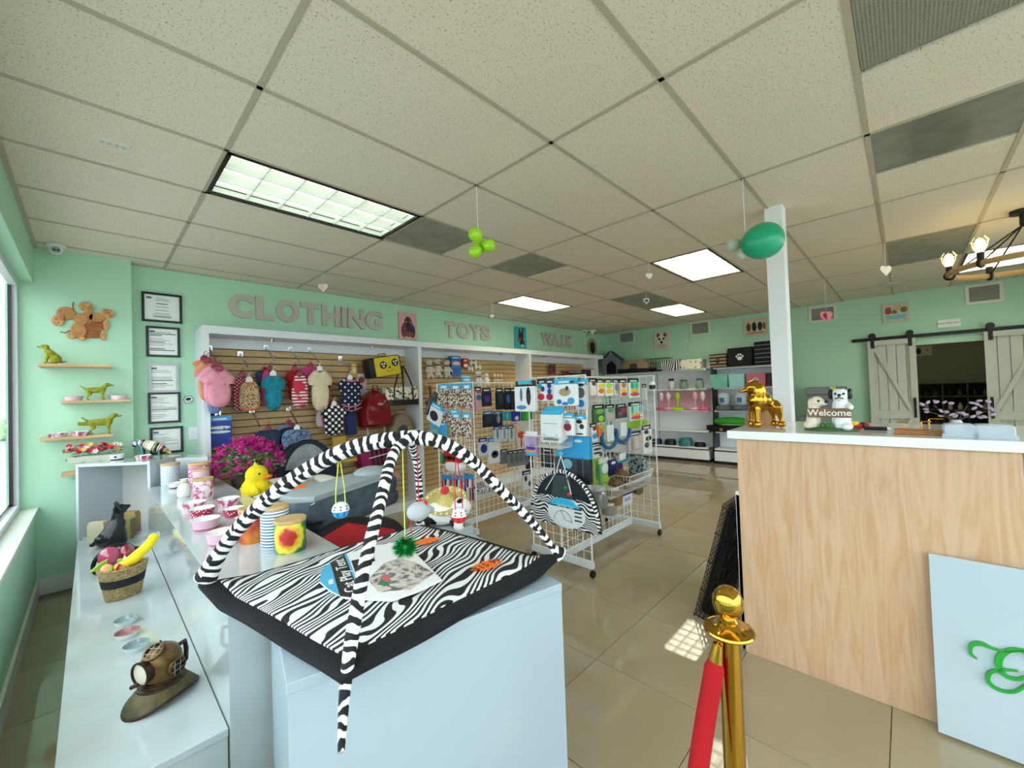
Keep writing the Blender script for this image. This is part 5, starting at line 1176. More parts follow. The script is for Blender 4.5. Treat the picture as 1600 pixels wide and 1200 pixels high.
def rope_toy(box, Y, label, c1='e2cfb0', c2='6b4534', group=None):
    c, w, h, _ = on('Y', Y, *box); t = thing('rope_toy', label, 'dog toy', c, 0, group)
    B().tube([(0, 0, -h * .4), (.004, -.01, 0), (0, 0, h * .4)], min(w * .3, .02), n=10, uv=True).build('rope', patmat('zebra', c1, c2, 14, .9, dist=.05, uv=True), t, True)
    for s in (-1, 1): B().ell((0, 0, s * h * .36), (min(w * .45, .03), .03, min(w * .45, .03)), n=12).build('knot', mat(c1, .9, bump=.6), t, True)
    return t
for i in range(3): rope_toy((770 + 5 * i, 585, 775 + 5 * i, 596), 5.1, ['left', 'middle', 'right'][i] + ' one of three short speckled rope toys on the slatwall')
for i, (bx, cc) in enumerate([((661, 597, 668, 622), 'c9a27a'), ((668, 600, 676, 640), '8c5a34'), ((664, 625, 672, 655), '5b3a26')]): rope_toy(bx, 4.95, ['tan', 'brown', 'dark brown'][i] + ' knotted rope toy at the left edge of the toy bay', cc, '3c2618')
c, w, h, _ = on('Y', 4.95, 662, 681, 686, 706); t = thing('plush_duck', 'mustard yellow and purple plush bird low at the left of the toy bay', 'plush toy', c)
blob('body', [('e', (0, 0, 0), (w * .4, .05, h * .36)), ('e', (w * .22, -.02, h * .2), (.05, .045, .045))], mat('c9a628', .9), t, vox=.01); B().ell((w * .25, -.03, -h * .25), (.05, .04, .035)).build('wing', mat('6b2f6a', .9), t, True)
# walk bay
for bx, lb, cc in [((860, 569, 867, 585), 'dark pink harness card in the walk bay', '7a3348'), ((880, 579, 888, 590), 'small red and black collar pack in the walk bay', '9c2f3c'), ((890, 583, 910, 590), 'row of black collars low in the walk bay', '1b1d20')]:
    pack('Y', 5.08, bx, lb, (cc, None, [(0, 0, .5, .6, '2b2b30')]), d=.05)
t = thing('leash_rack', 'grey straight-bar rack with hanging leashes at the end of the walk bay', 'display rack', pY(916, 578, 4.75)); c = t.location
B().box((0, 0, .02), (.34, .14, .03)).build('top_plate', mat('b5b8bb', .4, .5), t); lm_ = ['4a3a3a', '6b3438', '2b2b2e', '8c5b50', '3a3f4c', '7a2c34']
for i in range(9): B().box((-.15 + .037 * i, 0, -.075), (.016, .02, .16)).build('leash', mat(lm_[i % 6], .7), t)
for s in (-.1, .1): B().box((s, .22, .02), (.02, .35, .02)).build('bracket', mat('b5b8bb', .4, .5), t)

# ================================================================ MAGENTA BUSH, DUCK, BEDS, STROLLER
t = thing('magenta_flower_bush', 'large pot of bright magenta artificial bougainvillea behind the canisters', 'flowers', (.95, 4.14, .74))
t.scale = (.8, .8, .78)
B().lathe([(.13, 0), (.17, .16), (.18, .17), (.16, .17)], n=28).build('pot', mat('6b6258', .6), t, True)
r = random.Random(11)
st = B()
for i in range(26):
    a = r.uniform(0, 6.28); R_ = r.uniform(.1, .30); st.tube([(0, 0, .12), (R_ * .5 * cos(a), R_ * .5 * sin(a), .28), (R_ * cos(a), R_ * sin(a), r.uniform(.22, .46))], .004, n=5)
st.build('stem', mat('4d5a34', .8), t)
lf = B(); bl = None
for i in range(420):
    a = r.uniform(0, 6.28); el = r.uniform(-.35, 1.4); rr = r.uniform(.5, 1); x, y, z = .36 * rr * cos(el) * cos(a), .30 * rr * cos(el) * sin(a), .28 + .27 * rr * sin(el)
    M = Matrix.Translation((x, y, z)) @ Matrix.Rotation(r.uniform(0, 6.3), 4, 'Z') @ Matrix.Rotation(r.uniform(-1.2, 1.2), 4, 'X'); l = r.uniform(.035, .06)
    lf.add([(0, 0, 0), (l * .5, -l * .3, .006), (l, 0, 0), (l * .5, l * .3, .006)], [(0, 1, 2, 3)], 0, M)
tag(lf.build('leaves', mat('4f8a4e', .7, vary='7fae7a', vs=12), t), kind='stuff')
BLM = [mat('c2187f', .75), mat('a0126a', .75), mat('d63a98', .75)]
protos = []
for q in range(3):
    b = B()
    for i in range(16):
        M = Matrix.Translation((r.uniform(-.022, .022), r.uniform(-.022, .022), r.uniform(-.02, .02))) @ Matrix.Rotation(r.uniform(0, 6.3), 4, 'Z') @ Matrix.Rotation(r.uniform(-1.3, 1.3), 4, 'Y'); l = .026
        b.add([(0, 0, 0), (l * .6, -l * .45, .006), (l, 0, 0), (l * .6, l * .45, .006)], [(0, 1, 2, 3)], 0, M)
    protos.append(b)
first = [None] * 3
for i in range(190):
    a = r.uniform(0, 6.28); el = r.uniform(-.25, 1.5); rr = r.uniform(.85, 1.05); q = i % 3; p = (.37 * rr * cos(el) * cos(a), .31 * rr * cos(el) * sin(a), .29 + .28 * rr * sin(el))
    if first[q] is None: first[q] = protos[q].build('blossom', BLM[q], t); o = first[q]
    else: o = first[q].copy(); COL.objects.link(o)
    o.location = p; o.rotation_euler = (r.uniform(-1, 1), r.uniform(-1, 1), r.uniform(0, 6))
plinth('display_plinth', 'white plinth mostly hidden under the pet beds and flower pot', rct(.78, 3.0, 1.36, 4.36), 0, .74)
# cream cat bed with duck
t = thing('cream_pet_bed', 'flat cream and grey cushion bed holding the yellow duck', 'pet bed', (1.10, 3.46, .74), 0)
B().puff(rrect(.62, .08, .035, 4, 0, .04), .36, lay=((-1, .94), (-.94, 1), (.94, 1), (1, .94))).build('cushion', mat('b9b6a8', .95, **FUZ), t, True)
for (x, y, sx_, sy_) in ((-.28, 0, .05, .36), (.28, 0, .05, .36), (0, .32, .3, .05), (0, -.32, .3, .05)): B().ell((x, y, .085), (sx_, sy_, .05), n=20).build('bolster', mat('d2cfc0', .95, **FUZ), t, True)
dk = pZ(398, 768, .72); t = thing('yellow_duck_plush', 'fluffy yellow duck plush with orange beak sitting in the cream bed', 'plush toy', (.82, 3.38, .80), -.9)
k = .30
blob('body', scaled([('e', (0, 0, .30), (.34, .30, .30)), ('e', (.02, 0, .62), (.25, .24, .25)), ('c', (0, 0, .35), (.02, 0, .6), .27, .22), ('e', (.12, .24, .30), (.16, .07, .12)), ('e', (.12, -.24, .30), (.16, .07, .12)), ('c', (0, 0, .84), (-.03, 0, .93), .05, .02)], k), mat('f2dd1e', .95, vary='e6c814', vs=20, **FUZ), t, vox=.006)
blob('beak', scaled([('e', (.28, 0, .60), (.13, .09, .035)), ('e', (.26, 0, .56), (.10, .07, .03))], k), mat('f07a1c', .6), t, vox=.004)
b = B()
for s in (-1, 1): b.ell((.20 * k, s * .15 * k, .68 * k), .025 * k, n=8)
b.build('eye', BLACKP, t)
t = thing('cream_rabbit_plush', 'small cream plush with a printed face beside the duck', 'plush toy', (.88, 3.06, .80), -1.2); blob('body', scaled([('e', (0, 0, .3), (.3, .3, .3)), ('e', (.05, 0, .6), (.22, .22, .2))], .16), mat('e9d6bd', .95, **FUZ), t, vox=.006); B().ell((.042, -.0, .105), (.01, .02, .012), n=10).build('face', mat('c98a4a', .6), t)
# mesh pen
c = pY(480, 745, 4.6)
t = thing('mesh_pet_tent', 'round-topped navy mesh pet carrier tent with grey window behind the duck', 'pet carrier', (c.x, 4.6, .38), .0)
NV = mat('20283c', .8); w_, h_ = .60, .70
plinth('display_plinth', 'low white plinth under the navy mesh pet tent', rct(1.30, 4.5, 1.95, 4.80), 0, .38)
arc = [(-w_ / 2, 0)] + [(w_ / 2 * -cos(pi * i / 18), .30 + (h_ - .30) * sin(pi * i / 18)) for i in range(19)] + [(w_ / 2, 0)]
B().prism(arc, -.02, .02).build('front_panel', NV, t); B().prism([(x * .9, z * .96) for x, z in arc], .20, .22).build('rear_panel', NV, t)
B().prism([(x * .78, max(.42, z * .95)) for x, z in arc if z > .29], -.028, -.021).build('mesh_window', mat('a9b0b4', .5, vary='8b9297', vs=9), t)
b = B(); b.tube([(x, -.0, z) for x, z in arc], .014, n=8); b.build('rim_piping', BLACK, t, True); B().box((0, .1, .15), (w_ * .94, .2, .3)).build('side_wall', NV, t)
B().box((-.31, -.03, .22), (.02, .01, .35)).build('red_trim', RED, t)
pstar2 = thing('price_star', 'neon orange price tag with black dots beside the zebra arch on the mesh tent', 'price tag', (1.22, 3.0, .80)); c = pY(466, 767, 3.0); pstar2.location = c; B().prism(star(.035, .048, 11), -.002, .002).build('card', ORANGE, pstar2); b = B(); [b.puff(oval(.008, .008, 8, -.03 + .02 * i, .012 * (-1) ** i), .001, y=-.003) for i in range(4)]; b.build('print', BLACK, pstar2)
# grey bolster bed over stroller
a_, e_ = pY(462, 784, 2.80), pY(592, 765, 3.15)
t = thing('grey_bolster_bed', 'long slate grey plush bolster bed with white piping lying across the stroller', 'pet bed', (1.62, 2.85, .78), .10)
SL = mat('5d6a74', .95, vary='4b5761', vs=10, **FUZ); LG = mat('a9b3b7', .95, **FUZ)
t.location = ((a_ + e_) / 2).to_tuple()
L_ = (e_ - a_).length + .12
t.rotation_euler = (0, 0, math.atan2(e_.y - a_.y, e_.x - a_.x))
B().puff(rrect(L_, .14, .06, 5, 0, .0), .17, lay=((-1, .86), (-.85, .96), (0, 1), (.85, .96), (1, .86))).build('upper_bolster', SL, t, True)
B().puff(rrect(L_ * .9, .10, .045, 5, .05, -.105), .18, lay=((-1, .86), (-.85, .96), (0, 1), (.85, .96), (1, .86))).build('lower_cushion', SL, t, True)
B().puff(rrect(L_ * .92, .05, .02, 4, -.02, .075), .15, lay=((-1, .9), (0, 1), (1, .9))).build('fleece_top', LG, t, True); B().ell((L_ * .34, 0, .10), (.14, .13, .05), n=20).build('fleece_lump', LG, t, True)
B().tube([(-L_ * .46, -.15, .055), (-L_ * .2, -.155, .062), (L_ * .2, -.155, .062), (L_ * .44, -.15, .058), (L_ * .485, -.13, .03), (L_ * .49, -.12, -.03)], .004, n=6).build('piping', WHITE, t, True)
t = thing('pet_stroller', 'black and red folding pet stroller under the grey bolster bed', 'stroller', (1.12, 2.62, 0), .1)
t.scale = (1.2, 1.2, 1.25)
BF = mat('17181b', .7)
blob('basket', [('e', (.02, 0, .44), (.27, .20, .15)), ('e', (.18, 0, .42), (.18, .19, .14))], BF, t, vox=.02)
B().puff([(-.34, .22), (-.36, .60), (-.14, .66), (.12, .56), (.02, .24)], .03, y=-.285).build('red_panel', mat('b3141f', .6), t, True)
B().puff([(-.16, .26), (-.20, .44), (-.10, .54), (-.04, .40)], .012, y=-.318).build('black_flash', BF, t)
B().tube(spl([(-.24, -.1, .30), (-.24, -.18, .52), (-.16, -.22, .60), (-.04, -.24, .57), (.04, -.25, .50)], 5), .022, n=10).build('handle_bar', BF, t, True)
B().tube(spl([(.10, -.28, .20), (.26, -.25, .42), (.42, -.2, .56), (.60, -.1, .50), (.66, 0, .38)], 5), .022, n=10).build('frame_bar', BF, t, True)
for y in (-.22, .22):
    B().cyl((-.18, y, .09), (.1, y, .42), .014).build('leg_tube', BF, t); B().cyl((.42, y, .09), (.0, y, .42), .014).build('leg_tube', BF, t)
    for x in (-.18, .42): B().lathe([(.03, -.02), (.085, -.02), (.09, 0), (.085, .02), (.03, .02)], n=24, M=Matrix.Translation((x, y, .09)) @ Matrix.Rotation(pi / 2, 4, 'X')).build('wheel', BF, t, True)
b = B(); b.tube([(-.22, -.26, .50), (-.16, -.265, .49), (-.12, -.265, .50)], .006); b.build('red_lace', mat('e04a3a', .6), t)
# ================================================================ WIRE GRID RACKS
def gridpanel(t, p0, p1, z0, z1, frame=True):
    """gridwall panel between two floor points"""
    p0, p1 = Vector((*p0, 0)), Vector((*p1, 0)); d = (p1 - p0); L_ = d.length; d.normalize(); b = B()
    n = int(round(L_ / .076)); m_ = int(round((z1 - z0) / .076))
    for i in range(1, n): q = p0 + d * L_ * i / n; b.box((q.x, q.y, (z0 + z1) / 2), (.004, .004, z1 - z0))
    for j in range(1, m_):
        z = z0 + (z1 - z0) * j / m_; c = (p0 + p1) / 2; b.box((c.x, c.y, z), (L_, .004, .004), rz=math.atan2(d.y, d.x))
    tag(b.build('wire_grid', WIRE, t), kind='stuff')
    for q in (p0, p1): B().cyl((q.x, q.y, z0), (q.x, q.y, z1), .007, n=8).build('upright_tube', WIRE, t, True)
    for z in (z0, z1): B().cyl((p0.x, p0.y, z), (p1.x, p1.y, z), .006, n=8).build('cross_tube', WIRE, t, True)
def rack(label, x0, x1, ya, yb, ym, top=1.64):
    t = thing('wire_grid_rack', label, 'display rack', (0, 0, 0)); bz = .10
    for x in (x0, x1):
        gridpanel(t, (x, ya), (x, yb), bz + .03, top); B().span((x - .018, ya - .01, .075), (x + .018, yb + .01, .125)).build('base_rail', mat('dfe4e8', .35), t)
        for y in (ya, yb):
            c = B(); c.lathe([(.012, -.012), (.028, -.012), (.03, 0), (.028, .012), (.012, .012)], n=16, M=Matrix.Translation((x, y, .031)) @ Matrix.Rotation(pi / 2, 4, 'X')); c.cyl((x, y, .03), (x, y, .08), .007); c.build('caster', BLACKP, t, True)
    gridpanel(t, (x0 + .01, ym), (x1 - .01, ym), bz + .03, top); B().span((x0, ym - .018, .075), (x1, ym + .018, .125)).build('base_rail', mat('dfe4e8', .35), t)
    return t
RK1 = rack('white wire grid rack on black casters, nearest the floor walkway', 2.80, 4.04, 1.875, 2.50, 2.18)
RK2 = rack('white wire grid rack behind, near the toy bay', 2.74, 3.96, 3.215, 3.84, 3.53)
def basket(name, label, c, sx, sy, sz, rz=0, flare=.03):
    t = thing(name, label, 'wire basket', c, rz); b = B()
    nx, ny = int(sx / .022), int(sy / .03)
    for i in range(nx + 1):
        x = -sx / 2 + sx * i / nx
        for s in (-1, 1): b.cyl((x * .9, s * (sy / 2 - flare), 0), (x, s * sy / 2, sz), .0017, n=4)
        b.box((x * .9, 0, 0), (.003, sy - 2 * flare, .003))
    for j in range(ny + 1):
        y = -sy / 2 + sy * j / ny
        for s in (-1, 1): b.cyl((s * (sx / 2) * .9, y * .85, 0), (s * sx / 2, y, sz), .0017, n=4)
    tag(b.build('wire_mesh', WIRE, t), kind='stuff')
    B().tube([(-sx / 2, -sy / 2, sz), (sx / 2, -sy / 2, sz), (sx / 2, sy / 2, sz), (-sx / 2, sy / 2, sz)], .004, n=6, closed=True).build('rim_wire', WIRE, t)
    return t
# ---- near end panel of the front rack (faces the window side)
XN = 2.755
BH = '35b6de'
pack('X', 2.70, (806, 595, 838, 643), 'white box with black header reading Cat Punch Ball at the rack edge', ('f2f2ef', '17181a', [(-.15, .05, .12, .45, '3c6f96'), (.2, .0, .22, .6, '2c3034'), (-.15, -.36, .5, .14, '4a90c4'), (.2, .18, .14, .2, '2c3034')]), words='Cat Punch Ball', name='toy_box', d=.04)
o = [o for o in bpy.data.objects if o.name.startswith('toy_box')][-1]; B().box((0, 0, .125), (.15, .04, .03)).build('blue_flap', mat('46c0dc', .4), o)
pack('X', XN, (840, 592, 853, 627), 'clear pack of bright balls and red flower, left of the cat toy card', ('e9eef0', '1b1e26', [(-.1, .2, .5, .25, '2bb7d0'), (.2, .05, .5, .25, '26329a'), (-.2, -.02, .35, .2, 'f0d62a'), (0, -.3, .8, .3, 'd8243a')]))
pack('X', XN, (853, 592, 866, 627), 'clear pack of navy and red balls touching the big cat toy card', ('d9dee6', '1b1e26', [(0, .2, .5, .25, '1d2a80'), (0, -.05, .5, .25, '2a3a96'), (0, -.3, .8, .3, 'a51f3a')]))
pack('X', 2.72, (866, 591, 903, 634), 'large white and blue cat toy card with a tan cat picture', ('f4f5f4', BH, [(.0, .0, .5, .3, 'b59a72'), (.1, .12, .14, .2, '4a3a2c'), (.25, -.32, .3, .25, '3fa4dc'), (-.25, -.35, .22, .18, '1f6fb0'), (.0, -.42, .3, .12, '2f86c8'), (.3, .36, .2, .08, '2b2b2b')]), d=.03)
pack('X', 2.76, (900, 592, 918, 640), 'narrow blue-topped card with grey cat picture at the right rack edge', ('c9ced0', BH, [(0, .05, .7, .35, '55504a'), (0, -.3, .6, .25, '1f6fb0'), (0, .3, .6, .1, '22262a')]), d=.03)
bk = basket('wire_shelf_basket', 'white wire shelf basket on the near rack panel holding white packs', (2.66, pX(858, 690, 2.66).y, pX(858, 699, 2.62).z), .38, .22, .10, -pi / 2)
for k in range(4):
    c, w, h, rz = on('X', 2.60 + .035 * k, 846 + 2.5 * k, 643 - 2 * k, 877 + 2.5 * k, 692 - 2 * k)
    t = thing('toy_pack', ['frontmost', 'second', 'third', 'rearmost'][k] + ' white pack with blue top and drawn curve in the wire shelf basket', 'package', c, rz, 'white packs in the wire shelf basket')
    B().box((0, 0, -.01), (w, .022, h * .88)).build('card', mat('e9eced', .45), t, bevel=.002); B().puff([(-w / 2, h * .40), (-w * .42, h * .54), (w * .42, h * .54), (w / 2, h * .40)][::1], .008).build('blue_top', mat(BH, .4), t)
    B().tube([(x * w * .36, -.012, -h * .22 - .02 * (1 - x * x) * 1.5) for x in [-1 + .2 * i for i in range(11)]], .002, n=5).build('curve_print', DGREY, t); B().box((0, -.0118, h * .12), (w * .7, .001, .006)).build('line_print', mat('a9adb0', .5), t); B().box((0, -.0118, -h * .38), (w * .75, .001, .02)).build('box_print', mat('5a6a68', .5), t)
pack('X', 2.62, (822, 674, 840, 712), 'purple, orange and blue toy pack hanging at the left rack edge', ('a782b8', 'e9ebee', [(0, -.15, .8, .25, '5d2f96'), (0, -.3, .8, .12, 'e8a23c'), (0, -.42, .9, .14, '3fb0dc')]), d=.03)
pack('X', 2.66, (878, 646, 898, 680), 'white card with maroon round toy, left of a matching pair', ('f2f2f0', BH, [(0, -.12, .6, .38, '8a2348'), (0, .1, .35, .2, '9a9a9a')]), d=.02)
pack('X', 2.70, (892, 648, 916, 681), 'white card with maroon toy and black paw shapes, right of a matching pair', ('efefec', BH, [(-.3, -.1, .3, .4, '8a2348'), (.1, .18, .4, .2, '1d1d1f'), (.25, -.05, .3, .25, '2a2a2c'), (.1, -.4, .5, .08, '333333')]), d=.02)
pack('X', 2.76, (880, 682, 922, 716), 'row of plain bright blue bags under the white cards', ('2f9fd4', None, [(.1, .3, .3, .15, 'd9ecf4')]), 'plain bright blue bags', n=2, deep=.025)
pack('X', 2.76, (868, 705, 905, 756), 'dark grey rolled mats with blue header behind the folded tent', ('3e464b', '33b1d6', [(.05, .12, .4, .3, '7fb8cc')]), 'dark grey mats with blue headers', n=2, deep=.03, words='Dish Mat')
pack('X', 2.76, (902, 708, 922, 756), 'narrow charcoal mats at the right rack edge', ('2b3036', '33b1d6', [(0, 0, .12, .8, '4a5158')]), 'narrow charcoal mats', n=2, deep=.03)
# green/clear items behind the wires, lower left of the panel
for i, (bx, cs, lb) in enumerate([((846, 700, 864, 730), ('2c3438', '1a1c1f', [(0, 0, .6, .4, '4b5357')]), 'dark pack behind the wires left of the folded tent'), ((848, 640, 862, 660), ('3a3f44', '17191c', [(0, 0, .5, .5, '80c242')]), 'dark pack with lime print behind the wires')]): pack('X', 2.84, bx, lb, cs)
# folded zebra play tent hanging on the rack
c, w, h, rz = on('X', 2.66, 833, 712, 938, 822)
t = thing('folded_cat_play_tent', 'folded half-round zebra play tent hanging on the near wire rack', 'pet toy mat', c - Vector((0, 0, h / 2)), rz)
B().tube([(0, -.03, h), (0, .05, h + .005), (0, .145, h + .005)], .003, n=6).build('peg_hook', CHR, t)
ZS = patmat('zebra', '15171c', 'e9ebeb', 14, .9, dist=.12, th=.46, rot=(0, 1.4, 0), nsc=8)
hd = h * .78; dome_ = [(-w * .5, 0)] + [(-w * .5 * cos(pi * i / 20), .04 + (hd - .04) * sin(pi * i / 20)) for i in range(21)] + [(w * .5, 0)]
B().puff([(x, z) for x, z in dome_], .025, lay=((-1, .96), (0, 1), (1, .96))).build('dark_back', mat('20252a', .8), t, True)
B().prism([(-w * .48, .0)] + [(-w * .48 * cos(a), .02 + (hd * .62) * sin(a)) for a in [asin_ * .72 for asin_ in [0]]] + [(-w * .44, hd * .50), (0, hd * .56), (w * .44, hd * .50), (w * .48, 0)], -.034, -.024).build('zebra_panel', ZS, t)
B().tube([(x * .985, -.03, z) for x, z in dome_[1:-1]], .016, n=10, uv=True).build('padded_rim', ZT, t, True)
B().puff([(-w * .16, hd * .52), (-w * .12, hd * .93), (w * .12, hd * .93), (w * .16, hd * .52)], .008, y=-.034).build('grey_panel', mat('3a4348', .8), t)
for s in (-1, 1): B().tube([(0, -.03, h), (s * .05, -.035, hd * .98), (s * (.10 if s > 0 else .16), -.045, hd * .62)], .004, n=6).build('cord', mat('e4e8ea', .6), t, True)
B().ell((w * .12, -.05, hd * .62), .016, n=12).build('red_ball', mat('d9343c', .4), t, True); B().ell((w * .08, -.05, hd * .72), .018, n=10).build('green_ball', mat('1f7a3c', .7), t, True)
B().puff(oval(w * .55, h * .40, 20, w * .06, h * .20), .003, y=-.045).build('card', WHITE, t); B().puff([(-w * .18, h * .30), (-w * .12, h * .38), (0, h * .42), (w * .14, h * .41), (w * .30, h * .30)], .003, y=-.05).build('blue_top', mat(BH, .4), t)
B().box((w * .06, -.05, h * .31), (w * .46, .003, .026)).build('black_band', BLACK, t); text('Cat Play Tent', .030, WHITE, t, (w * .06, -.053, h * .31), ext=.0004)
b = B(); b.tube([(w * .02 + w * .13 * cos(a), -.05, h * .10 + h * .14 * sin(a)) for a in [pi * i / 12 for i in range(13)]], .002, n=5); b.tube([(w * .02 - w * .13 * .2, -.05, h * .24), (w * .05, -.05, h * .12), (w * .15, -.05, h * .10)], .002, n=5); b.build('tent_drawing', DGREY, t)
for k in range(3): B().box((w * .24, -.05, h * (.25 - .055 * k)), (w * .1, .002, .012)).build('print_box', mat('3a4a44', .5), t)

# ---- long side of the front rack (faces the counter)
YM = 2.15
def mid(bx, lb, cols, grp=None, n=1, d=.02, dy=0, deep=.02): return pack('Y', YM - .03 - dy, bx, lb, cols, grp, d=d, n=n, deep=-deep if False else deep)
rows = [((920, 591, 932, 618), 'white mouse-shaped plush on card, first in the top row', ('e6dfd2', '22252a', [(0, .2, .5, .3, '5a3c34'), (0, -.15, .7, .4, 'efe6d8')])),
 ((932, 592, 943, 619), 'yellow and orange ball pack, second in the top row', ('ece9e2', '1c1f26', [(0, .12, .85, .3, 'e4e22a'), (0, -.2, .85, .3, 'ef7c2c')])),
 ((944, 592, 956, 619), 'lime and orange ball pack, third in the top row', ('ece9e2', '1c1f26', [(0, .12, .85, .3, '9fdc3a'), (0, -.2, .85, .3, 'f0c83a')])),
 ((957, 592, 967, 618), 'grey feather toy pack in the top row', ('cfcfd0', '17191f', [(0, .0, .7, .5, '7a7f86'), (.1, -.3, .5, .2, 'c9a23a')])),
 ((967, 592, 979, 620), 'brown, red and yellow toy pack in the top row', ('d8cfc6', '17191f', [(0, .15, .6, .3, 'b5704a'), (0, -.15, .7, .25, 'd8c32a'), (0, -.35, .8, .2, 'c8283c')])),
 ((981, 591, 998, 622), 'rainbow green to pink toy pack, last in the top row', ('d9ece4', '1a2a3a', [(-.2, .15, .35, .4, '2bb88a'), (.2, .15, .35, .4, '3ac8a0'), (0, -.12, .8, .2, 'e8d42a'), (0, -.3, .85, .2, 'e84a7a')])),
 ((926, 632, 944, 660), 'green leaf toy bag, left of two in the second row', ('3d6a48', '12241f', [(0, .1, .7, .3, '6fae5a'), (.1, -.3, .5, .35, '8fd02a')])),
 ((945, 632, 960, 658), 'clear bag of green and pink toys, right of two in the second row', ('a9b8a8', '12241f', [(0, .15, .7, .25, '4a9a6a'), (0, -.2, .6, .3, 'd8a8a4')])),
 ((962, 631, 978, 653), 'dark card with red fringe toy in the second row', ('3b3440', '15161a', [(.1, 0, .6, .4, 'a32a38'), (-.2, -.2, .4, .3, '5f6a86')])),
 ((982, 628, 1003, 656), 'long rainbow tube toy pack in the second row', ('cfe6dc', '141d26', [(-.3, .1, .2, .5, '35b890'), (0, .1, .2, .5, '8fd4b8'), (.3, .1, .25, .5, '2aa0b8'), (0, -.2, .9, .15, 'e8b02a'), (0, -.36, .9, .2, 'e2455a')])),
 ((922, 661, 932, 690), 'narrow white and blue card beside the near rack edge', ('dfe7ea', '1b1d22', [(0, -.2, .8, .3, '3aa0d0'), (0, .2, .6, .2, '8f2f4a')])),
 ((933, 664, 941, 682), 'small orange tag toy beside the blue rings', ('e8742a', None, [(0, .3, .8, .3, '8fc42a')])),
 ((922, 692, 940, 716), 'white card with black print blocks below the blue card', ('d9dad6', '17181a', [(0, .1, .7, .15, '2a2c30'), (0, -.15, .7, .15, '303338'), (.3, -.3, .3, .3, '7a4a34')])),
 ((980, 674, 1003, 704), 'grey and white rope toy pack with navy header', ('b9b4ae', '17324a', [(-.25, -.1, .2, .7, '8f8c88'), (.05, -.1, .2, .7, 'd6d0c8'), (.32, .1, .25, .3, 'e8a07a')])),
 ((1003, 664, 1017, 708), 'black and white panda-print bag at the end of the rack', ('e4e4e2', '17181a', [(-.1, .25, .6, .16, '1c1c1e'), (.1, .02, .7, .18, '28282a'), (-.1, -.2, .6, .2, '4a4a4c')])),
 ((922, 715, 936, 756), 'tall green packet at the near end of the low row', ('8fae3a', None, [(.1, 0, .3, .8, '2c6a3c')])), ((936, 715, 951, 756), 'pale green packet with white window in the low row', ('6fae7a', 'dfe8e0', [(0, .1, .7, .4, 'dfeee0'), (0, -.3, .7, .3, 'a8c83a')])),
 ((951, 718, 962, 742), 'navy blue toy low on the rack', ('1d1f5a', None, [(0, .3, .6, .2, 'dcdce8')])), ((961, 722, 972, 748), 'red and navy toy low on the rack', ('b5242c', '20246a', [(0, .3, .8, .4, '20246a')])),
 ((941, 742, 960, 758), 'lime and white pack above the wire basket', ('c9dc5a', None, [(0, 0, .5, .5, 'eef2d8')]))]
for i, (bx, lb, cs) in enumerate(rows): mid(bx, lb, cs, d=.03, dy=.02 * (i % 3))
def ringtoy(u0, v0, u1, v1, Y, label, m_, r=.018):
    c, w, h, _ = on('Y', Y, u0, v0, u1, v1); t = thing('ring_toy', label, 'cat toy', c)
    B().tube([(w / 2 * cos(a), 0, h / 2 * sin(a)) for a in [2.7 + 4.0 * i / 20 for i in range(21)]], r, n=10).build('curved_tube', m_, t, True)
    B().box((0, -.01, h * .15), (w * .45, .004, h * .7)).build('card', mat('e2e6ea', .5), t); return t
DB = mat('1f5f8c', .5)
ringtoy(940, 664, 964, 700, YM - .08, 'large blue curved tube toy with white card, left on the rack', DB); ringtoy(962, 660, 984, 690, YM - .06, 'smaller blue and purple curved tube toy right of the large one', mat('2a5a9c', .5))
ringtoy(960, 708, 982, 722, YM - .06, 'short teal blue tube toy below the curved toys', mat('1f7a9c', .5), .012)
t = thing('lime_boat_toy', 'long lime green leaf-shaped flat toy on the rack', 'cat toy', pY(999, 662, YM - .06)); c, w, h, _ = on('Y', YM - .06, 980, 655, 1018, 669)
B().puff([(-w / 2, h * .3), (-w / 2, -h * .3), (-w * .1, -h * .45), (w / 2, h * .15), (w * .1, h * .45)], .02).build('body', mat('7fae1f', .5), t, True)
# wire baskets with logs and jars
q = pY(950, 797, 2.03); q2 = pY(1000, 775, 2.03)
basket('wire_shelf_basket', 'long white wire basket with jars at the foot of the front rack', ((q.x + q2.x) / 2 - .05, 2.03, .53), (q2.x - q.x) * 1.25, .24, .10)
q3 = pY(1000, 768, 2.0); basket('wire_shelf_basket', 'white wire basket holding brown rolled mats', (3.74, 2.02, .60), .50, .26, .09)
lm_ = mat('8d6f4c', .85, vary='745a3b', vs=15, bump=.3)
for i, (u, v, lb) in enumerate([(969, 758, 'brown rolled cork mat, lower left of the stack'), (984, 759, 'brown rolled cork mat, lower middle of the stack'), (1000, 766, 'brown rolled cork mat, lower right of the stack'), (977, 743, 'brown rolled cork mat, upper left of the stack'), (996, 750, 'brown rolled cork mat, upper right of the stack')]):
    c = pY(u, v, 1.96); t = thing('rolled_mat', lb, 'rolled mat', c, 0, 'rolled mats in the wire basket')
    B().lathe([(.006, 0), (.046, 0), (.048, .01), (.048, .20), (.046, .21), (.006, .21)], n=24, M=Matrix.Rotation(-pi / 2, 4, 'X') @ Matrix.Rotation(.35, 4, 'Y')).build('roll', lm_, t, True)
    b = B(); [b.tube([(r_ * cos(a), -.003, r_ * sin(a)) for a in [2 * pi * k / 16 for k in range(16)]], .0012, n=4, closed=True) for r_ in (.016, .030)]; b.build('end_spiral', mat('5c4329', .9), t)
